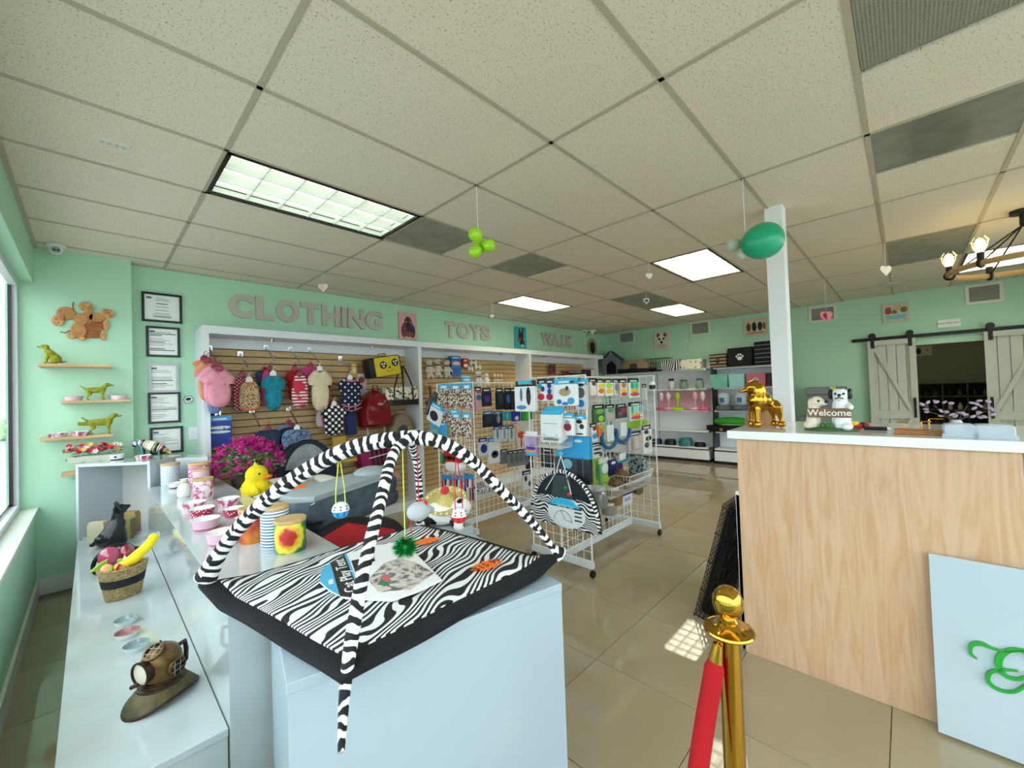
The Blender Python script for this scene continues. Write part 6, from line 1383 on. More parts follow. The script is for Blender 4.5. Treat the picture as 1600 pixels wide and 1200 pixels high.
for u0, v0, u1, v1, cc, lid, lb in [(929, 760, 944, 792, 'a9adb0', 'c9ccd0', 'silver steel jar at the near end of the wire basket'), (949, 760, 966, 787, '8a7048', 'dcdcd8', 'brown jar with white lid in the wire basket'), (944, 785, 958, 803, '9a958c', 'e8e8e4', 'small steel cup in front of the jars')]:
    c, w, h, _ = on('Y', 2.03, u0, v0, u1, v1); t = thing('treat_jar', lb, 'jar', c - Vector((0, 0, h / 2))); B().lathe([(w * .42, 0), (w * .46, .01), (w * .46, h * .7), (w * .3, h * .82)], n=20).build('body', mat(cc, .3, .6 if cc[0] == 'a' else 0), t, True); B().lathe([(w * .34, h * .82), (w * .34, h)], n=20).build('lid', mat(lid, .4), t, True)
c, w, h, _ = on('Y', 2.02, 968, 768, 984, 787); t = thing('supplement_box', 'small white box with purple lid in the wire basket', 'box', c); B().box((0, 0, -.01), (w, .06, h * .8)).build('body', mat('dfe0ea', .4), t); B().box((0, 0, h * .4), (w * 1.05, .065, h * .22)).build('lid', mat('3d1f6a', .4), t); B().box((0, -.031, -.01), (w * .6, .002, h * .3)).build('label', mat('b7a2d0', .5), t)
# a few packs on the far end panel, seen through the wires
t = thing('white_cap_jar', 'white-lidded jar with black band beside the top end of the rack', 'jar', pX(1019, 600, 4.0)); B().lathe([(.03, -.05), (.03, -.01)], n=16).build('band', BLACKP, t); B().lathe([(.032, -.01), (.03, .012), (.0, .03)], n=16).build('cap', WHITE, t, True)
pack('X', 4.0, (1003, 600, 1010, 625), 'small white card high on the far end panel', ('d9dcda', '3a3a3a', []))
# leafy patterned throw under the rack end
b = B(); r = random.Random(9)
t = thing('patterned_blanket', 'dark leafy-patterned blanket hanging behind the brown rolls', 'blanket', (0, 0, 0)); c, w, h, _ = on('X', 3.98, 985, 712, 1010, 760); t.location = c; t.rotation_euler = (0, 0, -pi / 2)
B().puff(rrect(w, h, .05, 4), .05, lay=((-1, .9), (0, 1), (1, .9))).build('fabric', patmat('spots', '22303a', '8f9f9c', 30, .9, th=.4), t, True)

# ---- near end panel of the rear rack
XR2 = 2.69
TUG = patmat('spots', '3a2526', 'e4d6c4', 42, .9, th=.42, bump=.5, c3='8a4a44')
def tug(bx, lb, grp=None, X=XR2):
    c, w, h, rz = on('X', X, *bx); t = thing('rope_toy_pack', lb, 'dog toy', c, rz, grp)
    B().box((0, 0, h * .38), (w * .9, .004, h * .26)).build('header_card', mat('3fb3dc', .4), t); B().box((0, -.003, h * .36), (w * .5, .002, h * .12)).build('header_print', mat('eef2f4', .4), t)
    b = B(); k = 4; rr = min(w * .17, .016)
    for i in range(k):
        x = -w * .36 + w * .72 * i / (k - 1); b.tube([(x, 0, h * .26), (x + .004, -.012, 0), (x - .003, 0, -h * .44)], rr, n=8); b.ell((x, -.006, -h * .1 * (1 + i % 2)), rr * 1.5, n=8); b.ell((x, -.004, -h * .42), rr * 1.4, n=8)
    b.build('ropes', TUG, t, True); return t
for i, (bx) in enumerate([(685, 600, 703, 634), (704, 600, 721, 636), (722, 599, 738, 638)]): tug(bx, ['left', 'middle', 'right'][i] + ' speckled rope toy pack in the top row of the rear rack')
for i, (bx) in enumerate([(683, 641, 700, 662), (702, 640, 718, 664)]): tug(bx, ['left', 'right'][i] + ' small speckled rope toy pack in the second row of the rear rack')
for i, (bx) in enumerate([(706, 645, 721, 680), (722, 645, 737, 682)]): tug(bx, ['left', 'right'][i] + ' speckled rope toy pack in the third row of the rear rack', X=2.66)
pack('X', 2.66, (669, 630, 691, 662), 'white card with black disc tilted at the left of the rear rack', ('e9eaea', '2fa8d8', [(0, -.12, .6, .5, '2b2c2e')]), tilt=0); o = [o for o in bpy.data.objects if o.name.startswith('hanging_package')][-1]; o.rotation_euler[1] = .35
for i in range(2): pack('X', 2.66 + .02 * i, (668 + 7 * i, 618 - 6 * i, 674 + 7 * i, 650 - 8 * i), ['outer', 'inner'][i] + ' dark grey slanting brush at the left of the rear rack', ('4a4a4e', None, [(0, 0, .3, .9, '6a6a70')])); bpy.data.objects[[o.name for o in bpy.data.objects if o.name.startswith('hanging_package')][-1]].rotation_euler[1] = .45
pack('X', 2.67, (672, 660, 700, 682), 'bright blue and clear pack above the mustard bird', ('5f9aa8', '2ba6dc', [(.2, 0, .4, .7, '2b9ad8'), (-.2, -.2, .4, .4, '8f9f9c')]))
for i, (bx) in enumerate([(690, 742, 707, 775), (708, 742, 724, 778), (725, 740, 741, 782)]):
    c, w, h, rz = on('X', XR2, *bx); t = thing('rope_leash_pack', ['left', 'middle', 'right'][i] + ' navy, red and white braided leash pack low on the rear rack', 'leash', c, rz, 'braided leash packs'); B().box((0, 0, h * .38), (w * .9, .004, h * .22)).build('header_card', mat('2f8fd0', .4), t)
    b = B(); mm = [mat('a8323c', .8), mat('1c2a5a', .8), mat('dfe0e4', .8)]
    for j in range(4):
        x = -w * .36 + w * .24 * j; b.tube([(x, 0, h * .3), (x + .008, -.01, 0), (x, 0, -h * .45)], .010, n=6, mf=lambda k, j=j: (j + k) % 3)
    b.build('braids', mm, t)
# santa toy in front of the rear rack
c, w, h, rz = on('X', 2.60, 692, 700, 728, 738); t = thing('santa_plush', 'red and white santa plush behind the zebra arch', 'plush toy', c, rz); B().tube([(0, 0, h * .45), (0, .15, h * .5)], .003, n=6).build('peg_hook', CHR, t)
B().puff([(-w * .4, h * .5), (-w * .3, -.02), (0, -h * .2), (w * .3, -.02), (w * .42, h * .5)], .04).build('red_body', mat('c4171f', .8), t, True); B().puff(oval(w * .75, h * .5, 18, .02, -h * .25), .045).build('beard', mat('eeeeea', .95, **FUZ), t, True); B().box((0, -.045, h * .12), (w * .5, .02, .03)).build('belt', BLACK, t); B().box((0, -.058, h * .12), (.04, .006, .035)).build('buckle', GOLD, t)
B().puff(oval(.05, .12, 10, -w * .5, 0), .02).build('green_arm', mat('2f8a4a', .8), t, True)
# ---- long side of the rear rack
YR2 = 3.49
rr_ = [((742, 604, 752, 642), 'teal and pink card at the near end of the rear rack', ('d8a8b0', '2a2c33', [(0, .05, .9, .25, '2f7a86'), (0, .28, .8, .12, 'b04a4a')])),
 ((753, 606, 767, 635), 'black card with navy toy, left in the top row', ('17182a', '2b2e38', [(0, -.1, .7, .4, '2b2f8c')])), ((775, 606, 786, 640), 'black harness card in the top row', ('14161f', '2a2f3a', [(0, 0, .6, .5, '26304a')])),
 ((788, 606, 800, 640), 'black harness card with bright blue print in the top row', ('14161f', '2a2f3a', [(0, 0, .7, .4, '2f6fb8')])), ((797, 606, 808, 640), 'plain black card beside the punch ball box', ('101218', '22262e', [])),
 ((755, 642, 770, 667), 'black card, left in the second row', ('14151f', '2a6a8c', [(0, 0, .6, .5, '232a4a')])), ((771, 642, 784, 666), 'navy card with silver clip, second row', ('1a1e44', '2a6a8c', [(0, 0, .4, .6, '8f94a8')])),
 ((785, 643, 798, 657), 'teal ball pair pack', ('2f9aa0', None, [(0, 0, .4, .8, '46b8bc')])), ((800, 642, 812, 658), 'royal blue ball pack with white disc', ('2a2f9c', None, [(0, -.2, .5, .4, 'e4e6ee')])), ((815, 642, 831, 657), 'bright green ball pair pack', ('2fa02f', None, [(0, 0, .4, .8, '48c43c')])),
 ((771, 666, 781, 690), 'white tool card with blue header, left', ('cfd6dc', '1d4a80', [(0, 0, .3, .7, '5a6a7a')])), ((782, 665, 792, 690), 'white tool card with blue header, middle', ('cfd6dc', '1d4a80', [(0, 0, .3, .7, '8a94a0')])), ((793, 664, 803, 690), 'white tool card with blue header, right', ('cfd6dc', '1d4a80', [(0, 0, .3, .7, '6a7480')])),
 ((807, 672, 819, 700), 'red and orange card with red leash', ('d8cfc8', None, [(0, .25, .9, .4, 'e2402a'), (0, -.2, .2, .6, 'c02a3a')])),
 ((748, 684, 761, 712), 'navy box with white rim beside the blue-topped box', ('c9cdd4', '1a2a6a', [(0, -.1, .8, .5, '1c2a78')])), ((762, 683, 781, 724), 'white box with blue top and black curve on the rear rack', ('e4e8ea', '2a8fd0', [(0, -.15, .6, .3, '3a3f44'), (0, -.12, .45, .2, 'e4e8ea')])),
 ((782, 702, 793, 724), 'grey brush pack beside the blue-topped box', ('6a6f76', '2a2c30', [])), ((816, 735, 830, 765), 'white card with black squares low on the rear rack', ('dcdedf', '2a2c30', [(-.2, .1, .3, .3, '2c2e33'), (.2, -.2, .3, .3, '3a3c42')])), ((822, 706, 832, 732), 'dark maroon pack low on the rear rack', ('3a2226', '17181a', [(0, 0, .4, .3, 'b0a89a')]))]
for i, (bx, lb, cs) in enumerate(rr_): pack('Y', YR2 - .02 * (i % 3), bx, lb, cs, d=.03)
for i in range(4): pack('Y', YR2 - .05, (794 + 7.5 * i, 704 - i, 801 + 7.5 * i, 729 - i), ['first', 'second', 'third', 'fourth'][i] + ' from the left in the row of black-topped grey grooming brushes', ('7d838a', '141518', [(0, 0, .7, .6, '5c6168')]), 'grooming brushes', d=.04)
basket('wire_shelf_basket', 'white wire basket on the rear rack holding knitted slippers', (pY(755, 775, 3.35).x, 3.36, .40), .32, .26, .12)
for i in range(2):
    t = thing('knit_slipper', ['left', 'right'][i] + ' navy and white striped knitted slipper in the rear wire basket', 'slipper', (pY(751 + 9 * i, 765, 3.34).x, 3.34, .45), .3 * i); blob('body', [('e', (0, 0, .02), (.04, .10, .035)), ('e', (0, .06, .05), (.038, .045, .05))], patmat('zebra', '1f2a52', 'e9e4e4', 14, .9, dist=.1), t, vox=.008)
# baskets hang on racks -> sombrero and cow plush on their own small plinth
c = pZ(697, 822, .62); plinth('display_plinth', 'small white plinth behind the zebra mat under the cow plush', rct(c.x - .17, c.y - .12, c.x + .14, c.y + .2), 0, .62)
t = thing('cow_plush', 'black and white cow plush lying under the gold sequin hat', 'plush toy', (c.x, c.y + .05, .62), -.77)
blob('body', [('e', (0, 0, .08), (.16, .10, .08)), ('e', (.14, -.02, .12), (.07, .065, .07)), ('c', (-.1, -.08, .04), (-.12, -.15, .03), .04, .035), ('c', (.1, -.08, .04), (.14, -.15, .03), .04, .035)], [mat('f0efec', .95), BLACK], t, vox=.009, colour=lambda p: 1 if (sin(p.x * 30 + 1) * cos(p.y * 34) + sin(p.z * 40)) > .75 else 0)
hc = pZ(697, 822, .62); d_ = math.hypot(hc.x, hc.y)
hp = pY(697, 783, hc.y + .03); t = thing('sequin_sombrero', 'gold sequin mini sombrero with red pompom on the cow plush', 'hat', hp + Vector((0, 0, -.01)), 0); t.rotation_euler = (.45, 0, -.77)
SQ = mat('d9c46a', .25, .7, vary='f3e8a0', vs=90, bump=1.0, bs=200)
t.scale = (1.2, 1.2, 1.2); B().lathe([(.0, .075), (.025, .07), (.045, .045), (.055, .015), (.075, .002), (.105, .002), (.125, .014), (.128, .018), (.10, .008)], n=36).build('hat', SQ, t, True)
for i in range(22): a = 2 * pi * i / 22; B().ell((.112 * cos(a), .112 * sin(a), .016), .007, n=6).build('bead', mat('f2ecc4', .5), t)
B().ell((0, 0, .088), .024, n=16).build('pompom', mat('e2354a', .9, **FUZ), t, True)

# ================================================================ FAR SHELVING
XS = 8.40
SHM = mat('f4f8fb', .4); SHG = mat('b9c0c4', .45)
def gondola(label, y0, y1, dark=False, levels=(0.30, .62, 1.03, 1.47, 1.86), curve=True, top=1.86):
    t = thing('gondola_shelving', label, 'shelving', (0, 0, 0)); bk_ = mat('2b2e33', .6) if dark else mat('f4f9fd', .5)
    B().span((XR - .05, y0, .05), (XR - .02, y1, top + .12)).build('back_panel', bk_, t)
    B().span((XS, y0, .06), (XR - .05, y1, .24)).build('base_deck', SHM, t); B().span((XS + .03, y0, 0), (XR - .05, y1, .06)).build('kick_plate', BLACK, t)
    for z in levels: B().span((XS + (.0 if z < .4 else .08), y0 + .02, z - .03), (XR - .05, y1 - .02, z)).build('shelf_board', SHM if not dark else SHG, t)
    if curve:
        for y in (y0, y1):
            pr = [(XR - .02, 0), (XS, 0), (XS, .3), (XS + .05, .6), (XS + .08, 1.0), (XS + .07, 1.4), (XS + .03, 1.75), (XS + .10, 1.95), (XR - .02, 2.0)]
            B().add([(p[0], y - .012, p[1]) for p in pr] + [(p[0], y + .012, p[1]) for p in pr], [tuple(range(len(pr))), tuple(reversed(range(len(pr), 2 * len(pr))))] + [((i + 1) % len(pr), i, len(pr) + i, len(pr) + (i + 1) % len(pr)) for i in range(len(pr))]).build('curved_side', BLACKP, t)
    return t
gondola('white far shelving unit with pink stands and food bowls', 2.83, 3.96, curve=False); B().box((0, 0, 0), (0, 0, 0))
gondola('black-sided far shelving unit with storage bins beside the pillar', 1.60, 2.74)
gondola('dark far shelving unit behind the wire racks under the dog house', 3.98, 5.15, False, curve=False)
def xs(bx, X=XS + .12): c, w, h, rz = on('X', X, *bx); return c - Vector((0, 0, h / 2)), w, h, rz
def snap(c, z): return Vector((c.x, c.y, z))
# top of units
c, w, h, rz = xs((925, 541, 979, 583), 8.45); t = thing('plastic_dog_house', 'grey plastic dog house with dark blue roof on the far shelving', 'dog house', snap(c, 1.86) + Vector((.0, -.10, 0)), rz + .35); h = .50; w = .42
GB = mat('6b6e70', .6)
pr = [(-w / 2, 0), (-w / 2, h * .62), (0, h * .98), (w / 2, h * .62), (w / 2, 0)]
B().prism([(-w / 2, 0), (-w / 2, h * .62), (0, h * .98), (w / 2, h * .62), (w / 2, 0), (w * .26, 0), (w * .26, h * .42), (.0, h * .6), (-w * .26, h * .42), (-w * .26, 0)], -.2, -.18).build('front_wall', GB, t)
for s in (-1, 1): B().box((s * w * .49, 0, h * .31), (.02, .40, h * .62)).build('side_wall', GB, t)
B().prism(pr, .18, .2).build('rear_wall', mat('3a3c3e', .8), t)
for s in (-1, 1):
    a_ = math.atan2(h * .36, w / 2); B().box((s * w * .29, 0, h * .84), (w * .72, .48, .025), R=Matrix.Rotation(s * a_, 3, 'Y')).build('roof_panel', mat('1e3358', .5), t)
B().box((0, -.20, h * .95), (.04, .02, .05)).build('yellow_clip', mat('e2b63a', .5), t)
c, w, h, rz = xs((972, 553, 1016, 580), 8.45); t = thing('litter_box', 'beige hooded litter box on a black tray on the far shelving', 'litter box', snap(c, 1.86) + Vector((.06, 0, 0)), rz)
B().puff([(-w * .5, .06), (-w * .44, .20), (-w * .3, .28), (w * .3, .28), (w * .44, .22), (w * .5, .06)], .18, y=0, lay=((-1, .9), (-.9, 1), (.9, 1), (1, .9))).build('hood', mat('a28b6c', .5), t, True); B().puff([(-w * .56, .0), (-w * .6, .10), (w * .52, .08), (w * .5, 0)], .2, lay=((-1, 1), (1, 1))).build('black_tray', BLACK, t); B().puff([(-w * .15, .08), (-w * .12, .2), (w * .12, .2), (w * .15, .08)], .01, y=-.18).build('opening', DGREY, t)
c, w, h, rz = xs((1011, 552, 1047, 582), 8.5); t = thing('small_wire_cage', 'small black wire cage on top of the far shelving', 'cage', snap(c, 1.86), rz); b = B(); cg = .28; n_ = 9
for i in range(n_): x = -w / 2 + w * i / (n_ - 1); b.box((x, -.1, cg / 2), (.005, .005, cg)); b.box((x, .14, cg / 2), (.005, .005, cg)); b.box((x, .02, cg), (.005, .24, .005))
for z in (.0, .09, .18, cg): b.box((0, -.1, z), (w, .005, .006)); b.box((0, .14, z), (w, .005, .006)); b.box((-w / 2, .02, z), (.005, .24, .006)); b.box((w / 2, .02, z), (.005, .24, .006))
tag(b.build('wire_frame', mat('1c2a22', .5), t), kind='stuff'); B().box((0, .02, .02), (w * .95, .22, .03)).build('tray', BLACK, t)
def bin_(bx, z, label, m_, paw=None, X=8.47, d=.28, grp=None, stripes=None, hh=None):
    c, w, h, rz = xs(bx, X); h = hh or h; t = thing('fabric_bin', label, 'storage bin', snap(c, z) + Vector((.06, 0, 0)), rz, grp)
    B().puff([(-w * .46, 0), (-w * .5, h * .9), (-w * .47, h), (w * .47, h), (w * .5, h * .9), (w * .46, 0)], d / 2, lay=((-1, .97), (-.95, 1), (.95, 1), (1, .97))).build('bin_body', m_, t, True)
    if paw:
        k = h * .5; pm = mat(paw, .6); b = B(); y = -d / 2 - .003
        b.puff(oval(k * .5, k * .42, 14, 0, h * .42), .003, y=y)
        for dx_, dz_ in ((-.3, .22), (-.11, .4), (.11, .4), (.3, .22)): b.puff(oval(k * .18, k * .24, 10, dx_ * k, h * .42 + dz_ * k), .003, y=y)
        b.build('paw_print', pm, t)
    if stripes:
        for j in range(5): B().puff([(-w * .49, h * (.12 + .18 * j)), (-w * .495, h * (.14 + .18 * j)), (w * .495, h * (.14 + .18 * j)), (w * .49, h * (.12 + .18 * j))], d / 2 + .003, lay=((-1, 1), (1, 1))).build('white_stripe', mat(stripes, .8), t)
    return t
bin_((1035, 564, 1066, 580), 1.86, 'zebra-print box on the far shelving', patmat('zebra', '17181a', 'eceded', 6, .7, dist=.3, nsc=3))
bin_((1064, 557, 1098, 579), 1.86, 'cream patterned box with gold badge on the far shelving', patmat('spots', '3a3a34', 'ece7d0', 16, .7, th=.22), hh=.20)
bin_((1110, 554, 1137, 575), 1.86, 'brown and black striped bin with dark paw print, left on the bin unit', patmat('stripes', '2a1c16', 'a58a6c', 5, .8, rot=(0, pi / 2, 0)), '17120f')
bin_((1138, 544, 1178, 573), 1.86, 'black fabric bin with white paw print on the bin unit', mat('121215', .8), 'e6e6e6', grp=None)
bin_((1180, 536, 1206, 572), 1.86, 'tall black bin with thin pale stripes beside the pillar', mat('17171b', .8), stripes='9a9aa0', hh=.42)
bin_((1112, 583, 1139, 604), 1.47, 'mint green folded bin on the second shelf', mat('7fc4b2', .8, vary='6fb5a3', vs=9)); bin_((1140, 583, 1165, 604), 1.47, 'pale aqua folded bin on the second shelf', mat('9fd0d0', .8)); bin_((1167, 583, 1198, 604), 1.47, 'dusty pink bin with white paw print on the second shelf', mat('c4707e', .8), 'f0e4e4')
bin_((1200, 583, 1206, 604), 1.47, 'dark narrow bin beside the pink paw bin', mat('4a2a34', .8))
PKH = mat('f06a94', .35); 
def jar(u, z, r, h, m_, lid, label, X=8.5):
    c = pX(u, 600, X); t = thing('treat_jar', label, 'jar', Vector((X, c.y, z)), 0); B().lathe([(r * .9, 0), (r, .02), (r, h * .6), (r * .6, h * .8)], n=20).build('body', m_, t, True); B().lathe([(r * .75, h * .8), (r * .75, h)], n=20).build('lid', lid, t, True)
jar(1049, 1.47, .07, .22, mat('c9ccd0', .3), BLACK, 'black and silver jar on the upper shelf of the white unit'); jar(1068, 1.47, .08, .19, mat('7d9a86', .3), mat('4d6a54', .4), 'grey-green lidded jar in the middle of the upper shelf'); jar(1093, 1.47, .08, .20, mat('8ca890', .3), mat('4d6a54', .4), 'grey-green lidded jar at the right of the upper shelf')
for u, m_, lb in [(1034, PKH, 'hot pink pet fountain stand, leftmost on the third shelf'), (1045, mat('f0b0c4', .35), 'pale pink pet fountain stand, second on the third shelf'), (1059, mat('b4e02a', .35), 'lime green pet fountain stand'), (1087, mat('e8b8c8', .35), 'white and pink pet fountain stand, right of the lime one'), (1099, PKH, 'pink pet fountain stand, rightmost on the third shelf')]:
    c = pX(u, 640, 8.5); t = thing('water_bowl_stand', lb, 'pet feeder', Vector((8.5, c.y, 1.03)), -pi / 2); B().lathe([(.11, 0), (.12, .03), (.10, .06), (.02, .07)], n=24).build('bowl_base', m_, t, True); B().cyl((0, 0, .06), (0, 0, .22), .018, .014).build('stem', m_, t, True)
    B().lathe([(.02, .20), (.045, .25), (.05, .32), (.02, .37), (.0, .38)], n=18).build('bottle', m_ if 'lime' in lb else mat('f2dfe6', .2), t, True)
B().span((8.72, 2.87, 1.04), (8.74, 3.92, 1.42)).build('pink_backing_board', mat('eeb8c4', .6)); tag([o for o in bpy.data.objects if o.name == 'pink_backing_board'][0], 'pale pink board standing behind the feeders on the white far unit', 'display board')
for u, r_, h_, cc, lb in [(1027, .11, .10, '1b1f52', 'navy pet bowl stack at the left of the bottom shelf'), (1048, .12, .11, '0f2f2c', 'dark green pet bowl stack on the bottom shelf'), (1072, .14, .15, '2f7f84', 'teal pet bowl stack, largest on the bottom shelf'), (1094, .11, .08, '191626', 'black pet bowl at the right of the bottom shelf')]:
    c = pX(u, 700, 8.52); t = thing('pet_bowl_stack', lb, 'bowl', Vector((8.52, c.y, .30)))
    for k in range(3): B().lathe([(r_, 0), (r_ * .86, h_ * .5), (r_ * .82, h_ * .52), (r_ * .7, .02)], n=24).build('bowl', mat(cc, .3), t, True, loc=(0, 0, h_ * .25 * k))
for u, lb in [(1131, 'clear-bottled grey feeder, left on the bin unit'), (1158, 'clear-bottled grey feeder, middle of the bin unit'), (1196, 'clear-bottled grey feeder beside the pillar')]:
    c = pX(u, 640, 8.5); t = thing('gravity_feeder', lb, 'pet feeder', Vector((8.52, c.y, 1.03)), -pi / 2, 'gravity feeders on the bin unit'); B().lathe([(.15, 0), (.16, .04), (.13, .09), (.08, .10)], n=24).build('base', mat('5a6268', .4), t, True)
    B().lathe([(.07, .10), (.10, .14), (.10, .30), (.06, .34), (.0, .345)], n=24).build('bottle', mat('c4d0da', .15), t, True); B().box((0, -.10, .20), (.08, .006, .09)).build('blue_label', mat('3a6fb0', .5), t)
t = thing('green_pet_cushion', 'bright green oval pet cushion on the third shelf of the bin unit', 'pet bed', (8.55, pX(1143, 655, 8.5).y, .76), -pi / 2); B().ell((0, 0, .05), (.36, .17, .09), n=28).build('cushion', mat('2f9a1f', .7), t, True); B().lathe([(.3, 0), (.3, .03)], n=24, sx=1, sy=.5).build('white_base', WHITE, t)
t = thing('black_pet_bed', 'black oval pet bed under the green cushion', 'pet bed', (8.55, pX(1136, 668, 8.5).y + .05, .62), -pi / 2); B().lathe([(.26, 0), (.34, .03), (.34, .11), (.28, .12), (.22, .06), (.0, .05)], n=30, sx=1, sy=.5).build('bed', mat('17191f', .9), t, True); B().ell((-.02, -.17, .05), (.03, .01, .025), n=10).build('orange_patch', mat('c8803a', .6), t)
# grey bin by the far wall
c, w, h, rz = on('X', 8.35, 1259, 606, 1322, 655); t = thing('grey_storage_cabinet', 'tall grey lidded plastic cabinet against the far wall behind the statues', 'cabinet', (8.45, c.y, 0), rz)
GC = mat('7f868c', .55); ht = 1.43
B().slab(rct(-w * .47, -.15, w * .47, .2), 0, ht - .12).build('body', GC, t, bevel=.01); B().slab(rct(-w * .5, -.18, w * .5, .22), ht - .12, ht).build('lid', GC, t, bevel=.02); B().ell((-w * .17, -.155, 1.24), (.04, .01, .03), n=14).build('dark_knob', BLACK, t); B().box((w * .22, -.19, 1.40), (.07, .01, .06)).build('yellow_tag', mat('d8e03a', .5), t)
B().slab(rct(-w * .7, -.2, -w * .47, .2), 0, .95).build('side_bin', mat('6f767c', .55), t, bevel=.01)

# ================================================================ ON THE COUNTER
CTZ = 1.257
POOD = mat('b5832c', .10, 1.0)
q = pZ(1196, 669, CTZ); t = thing('gold_poodle_statue', 'shiny gold poodle statue facing left on the counter', 'figurine', (2.80, q.y * 2.80 / q.x, CTZ), math.atan2(.72, -.69)); hgt = .265
pp_ = [('c', (-.30, 0, .50), (.14, 0, .56), .13, .16), ('e', (.16, 0, .62), (.22, .21, .24)), ('c', (.16, 0, .70), (.24, 0, .86), .16, .14), ('e', (.25, 0, .92), (.16, .15, .15)), ('c', (.36, 0, .88), (.52, 0, .84), .06, .04)]
for s in (-1, 1): pp_ += [('e', (.16, s * .14, .80), (.13, .07, .22)), ('c', (.22, s * .10, .45), (.23, s * .11, .18), .07, .055), ('e', (.24, s * .11, .09), (.085, .075, .09)), ('c', (-.30, s * .10, .46), (-.36, s * .12, .28), .11, .06), ('c', (-.36, s * .12, .28), (-.42, s * .12, .14), .05, .05), ('e', (-.40, s * .12, .08), (.09, .075, .08))]
pp_ = [tuple([p[0]] + [tuple((max(q[0], -9) * (.72 if q[0] < 0 else 1), q[1], q[2])) for q in p[1:3]] + list(p[3:])) if p[0] == 'c' else (p[0], (p[1][0] * (.72 if p[1][0] < 0 else 1), p[1][1], p[1][2]), p[2]) for p in pp_] + [('e', (.02, 0, .62), (.2, .18, .16)), ('e', (.2, 0, 1.0), (.12, .12, .09))]
blob('body', scaled(pp_, hgt), POOD, t, vox=.0045, smooth=2); b = B(); [b.ell((.33 * hgt, s * .11 * hgt, .95 * hgt), .012 * hgt * 1.6, n=8) for s in (-1, 1)]; b.build('eye', BLACKP, t)
B().box((.46 * hgt, 0, .815 * hgt), (.10 * hgt, .05 * hgt, .012 * hgt)).build('mouth', mat('6a4010', .4), t)
c = pY(1219, 645, .62); t = thing('gnome_ornament', 'tan domed ornament with red and gold ball behind the gold poodle', 'ornament', (3.02, .70, CTZ), -.8)
B().lathe([(.085, 0), (.08, .04), (.062, .09), (.035, .13), (.0, .145)], n=28).build('dome', mat('a8865a', .8, bump=.5), t, True); B().ell((-.035, -.05, .115), .032, n=16).build('red_ball', RED, t, True); B().ell((-.005, -.065, .11), .026, n=16).build('gold_ball', GOLD, t, True); B().tube([(-.07 * cos(a) - .02, -.075, .07 + .05 * sin(a)) for a in [pi * i / 10 - pi / 2 for i in range(11)]], .007).build('pink_loop', mat('e2788a', .5), t, True)
# welcome dogs
q = pZ(1298, 676, CTZ); s_ = 2.72 / q.x; t = thing('welcome_dogs_statue', 'ceramic white puppy and black-eared bulldog statue holding a Welcome sign', 'figurine', (2.74, q.y * s_ , CTZ), -pi / 2)
CR = mat('efe4cb', .5); WT = mat('f0f2f4', .4); BKc = mat('17171a', .4)
B().lathe([(.115, 0), (.12, .008), (.10, .018), (.0, .02)], n=28, sx=1, sy=.45).build('grass_base', mat('4d6a3c', .8, bump=.6), t, True)
blob('puppy', [('c', (-.075, 0, .04), (-.07, 0, .12), .035, .028), ('e', (-.055, 0, .155), (.033, .03, .030)), ('e', (-.025, -.012, .148), (.018, .015, .013)), ('e', (-.085, 0, .145), (.012, .018, .028)), ('e', (-.09, -.01, .03), (.03, .03, .022))], [CR], t, vox=.0032)
blob('bulldog', [('e', (.006, .0, .195), (.012, .02, .03)), ('e', (.084, .0, .195), (.012, .02, .03)), ('c', (.045, 0, .04), (.045, 0, .14), .042, .036), ('e', (.045, -.004, .19), (.040, .036, .036)), ('e', (.045, -.032, .178), (.024, .018, .016)), ('c', (.075, -.01, .135), (.088, -.048, .128), .018, .014), ('e', (.07, -.03, .028), (.025, .028, .02))], [WT, BKc], t, vox=.0032, colour=lambda p: 1 if (p.z > .165 and (p.x < .016 or p.x > .076)) or (p.z > .222) else 0)
b = B(); [b.ell(p, r_, n=10) for p, r_ in (((.028, -.036, .197), .006), ((.062, -.036, .197), .006), ((.045, -.050, .190), .008), ((-.045, -.028, .160), .0065), ((-.012, -.02, .155), .009))]; b.tube([(.028, -.049, .172), (.045, -.052, .179), (.062, -.049, .172)], .003, n=6); b.build('eyes_and_nose', BKc, t)
B().box((.0, -.045, .098), (.185, .012, .048)).build('sign_board', mat('8f6a50', .7, grain=.3), t, bevel=.003); text('Welcome', .046, mat('f6efe2', .5), t, (0, -.052, .098), ext=.0012, bev=.0006)
b = B(); [b.ell((x, -.04, .03), (.012, .01, .02), n=8) for x in (-.03, -.01, .005)]; b.build('leaves', mat('3f6a34', .7), t, True)
q = pZ(1342, 672, CTZ); t = thing('plush_bird', 'small red, black and yellow plush bird on the counter behind the dogs', 'plush toy', (2.88, q.y * 2.88 / q.x, CTZ), -.6); blob('body', [('e', (0, 0, .018), (.05, .02, .018)), ('e', (.04, 0, .02), (.022, .02, .018))], mat('b81c28', .8), t, vox=.004); B().ell((-.03, 0, .032), (.03, .016, .014), n=12).build('yellow_wing', mat('e2d040', .8), t, True); B().ell((.012, -.012, .022), (.014, .014, .016), n=12).build('black_band', BLACK, t, True)
q = pZ(1370, 674, CTZ); t = thing('marker_pen', 'black marker pen lying on the counter', 'pen', (2.86, q.y * 2.86 / q.x, CTZ + .009), -pi / 2 + .1); B().cyl((-.05, 0, 0), (.04, 0, 0), .009, n=12).build('barrel', BLACK, t, True); B().cyl((.04, 0, 0), (.055, 0, 0), .007, n=12).build('cap_end', WHITE, t, True)
q = pZ(1443, 681, CTZ); t = thing('wooden_hook_tray', 'small wooden block with gold wire hooks on the counter', 'holder', (2.72, q.y * 2.72 / q.x, CTZ), -pi / 2); B().box((0, 0, .011), (.20, .09, .022)).build('block', mat('b0713c', .5, grain=.3, gs=30), t, bevel=.003)
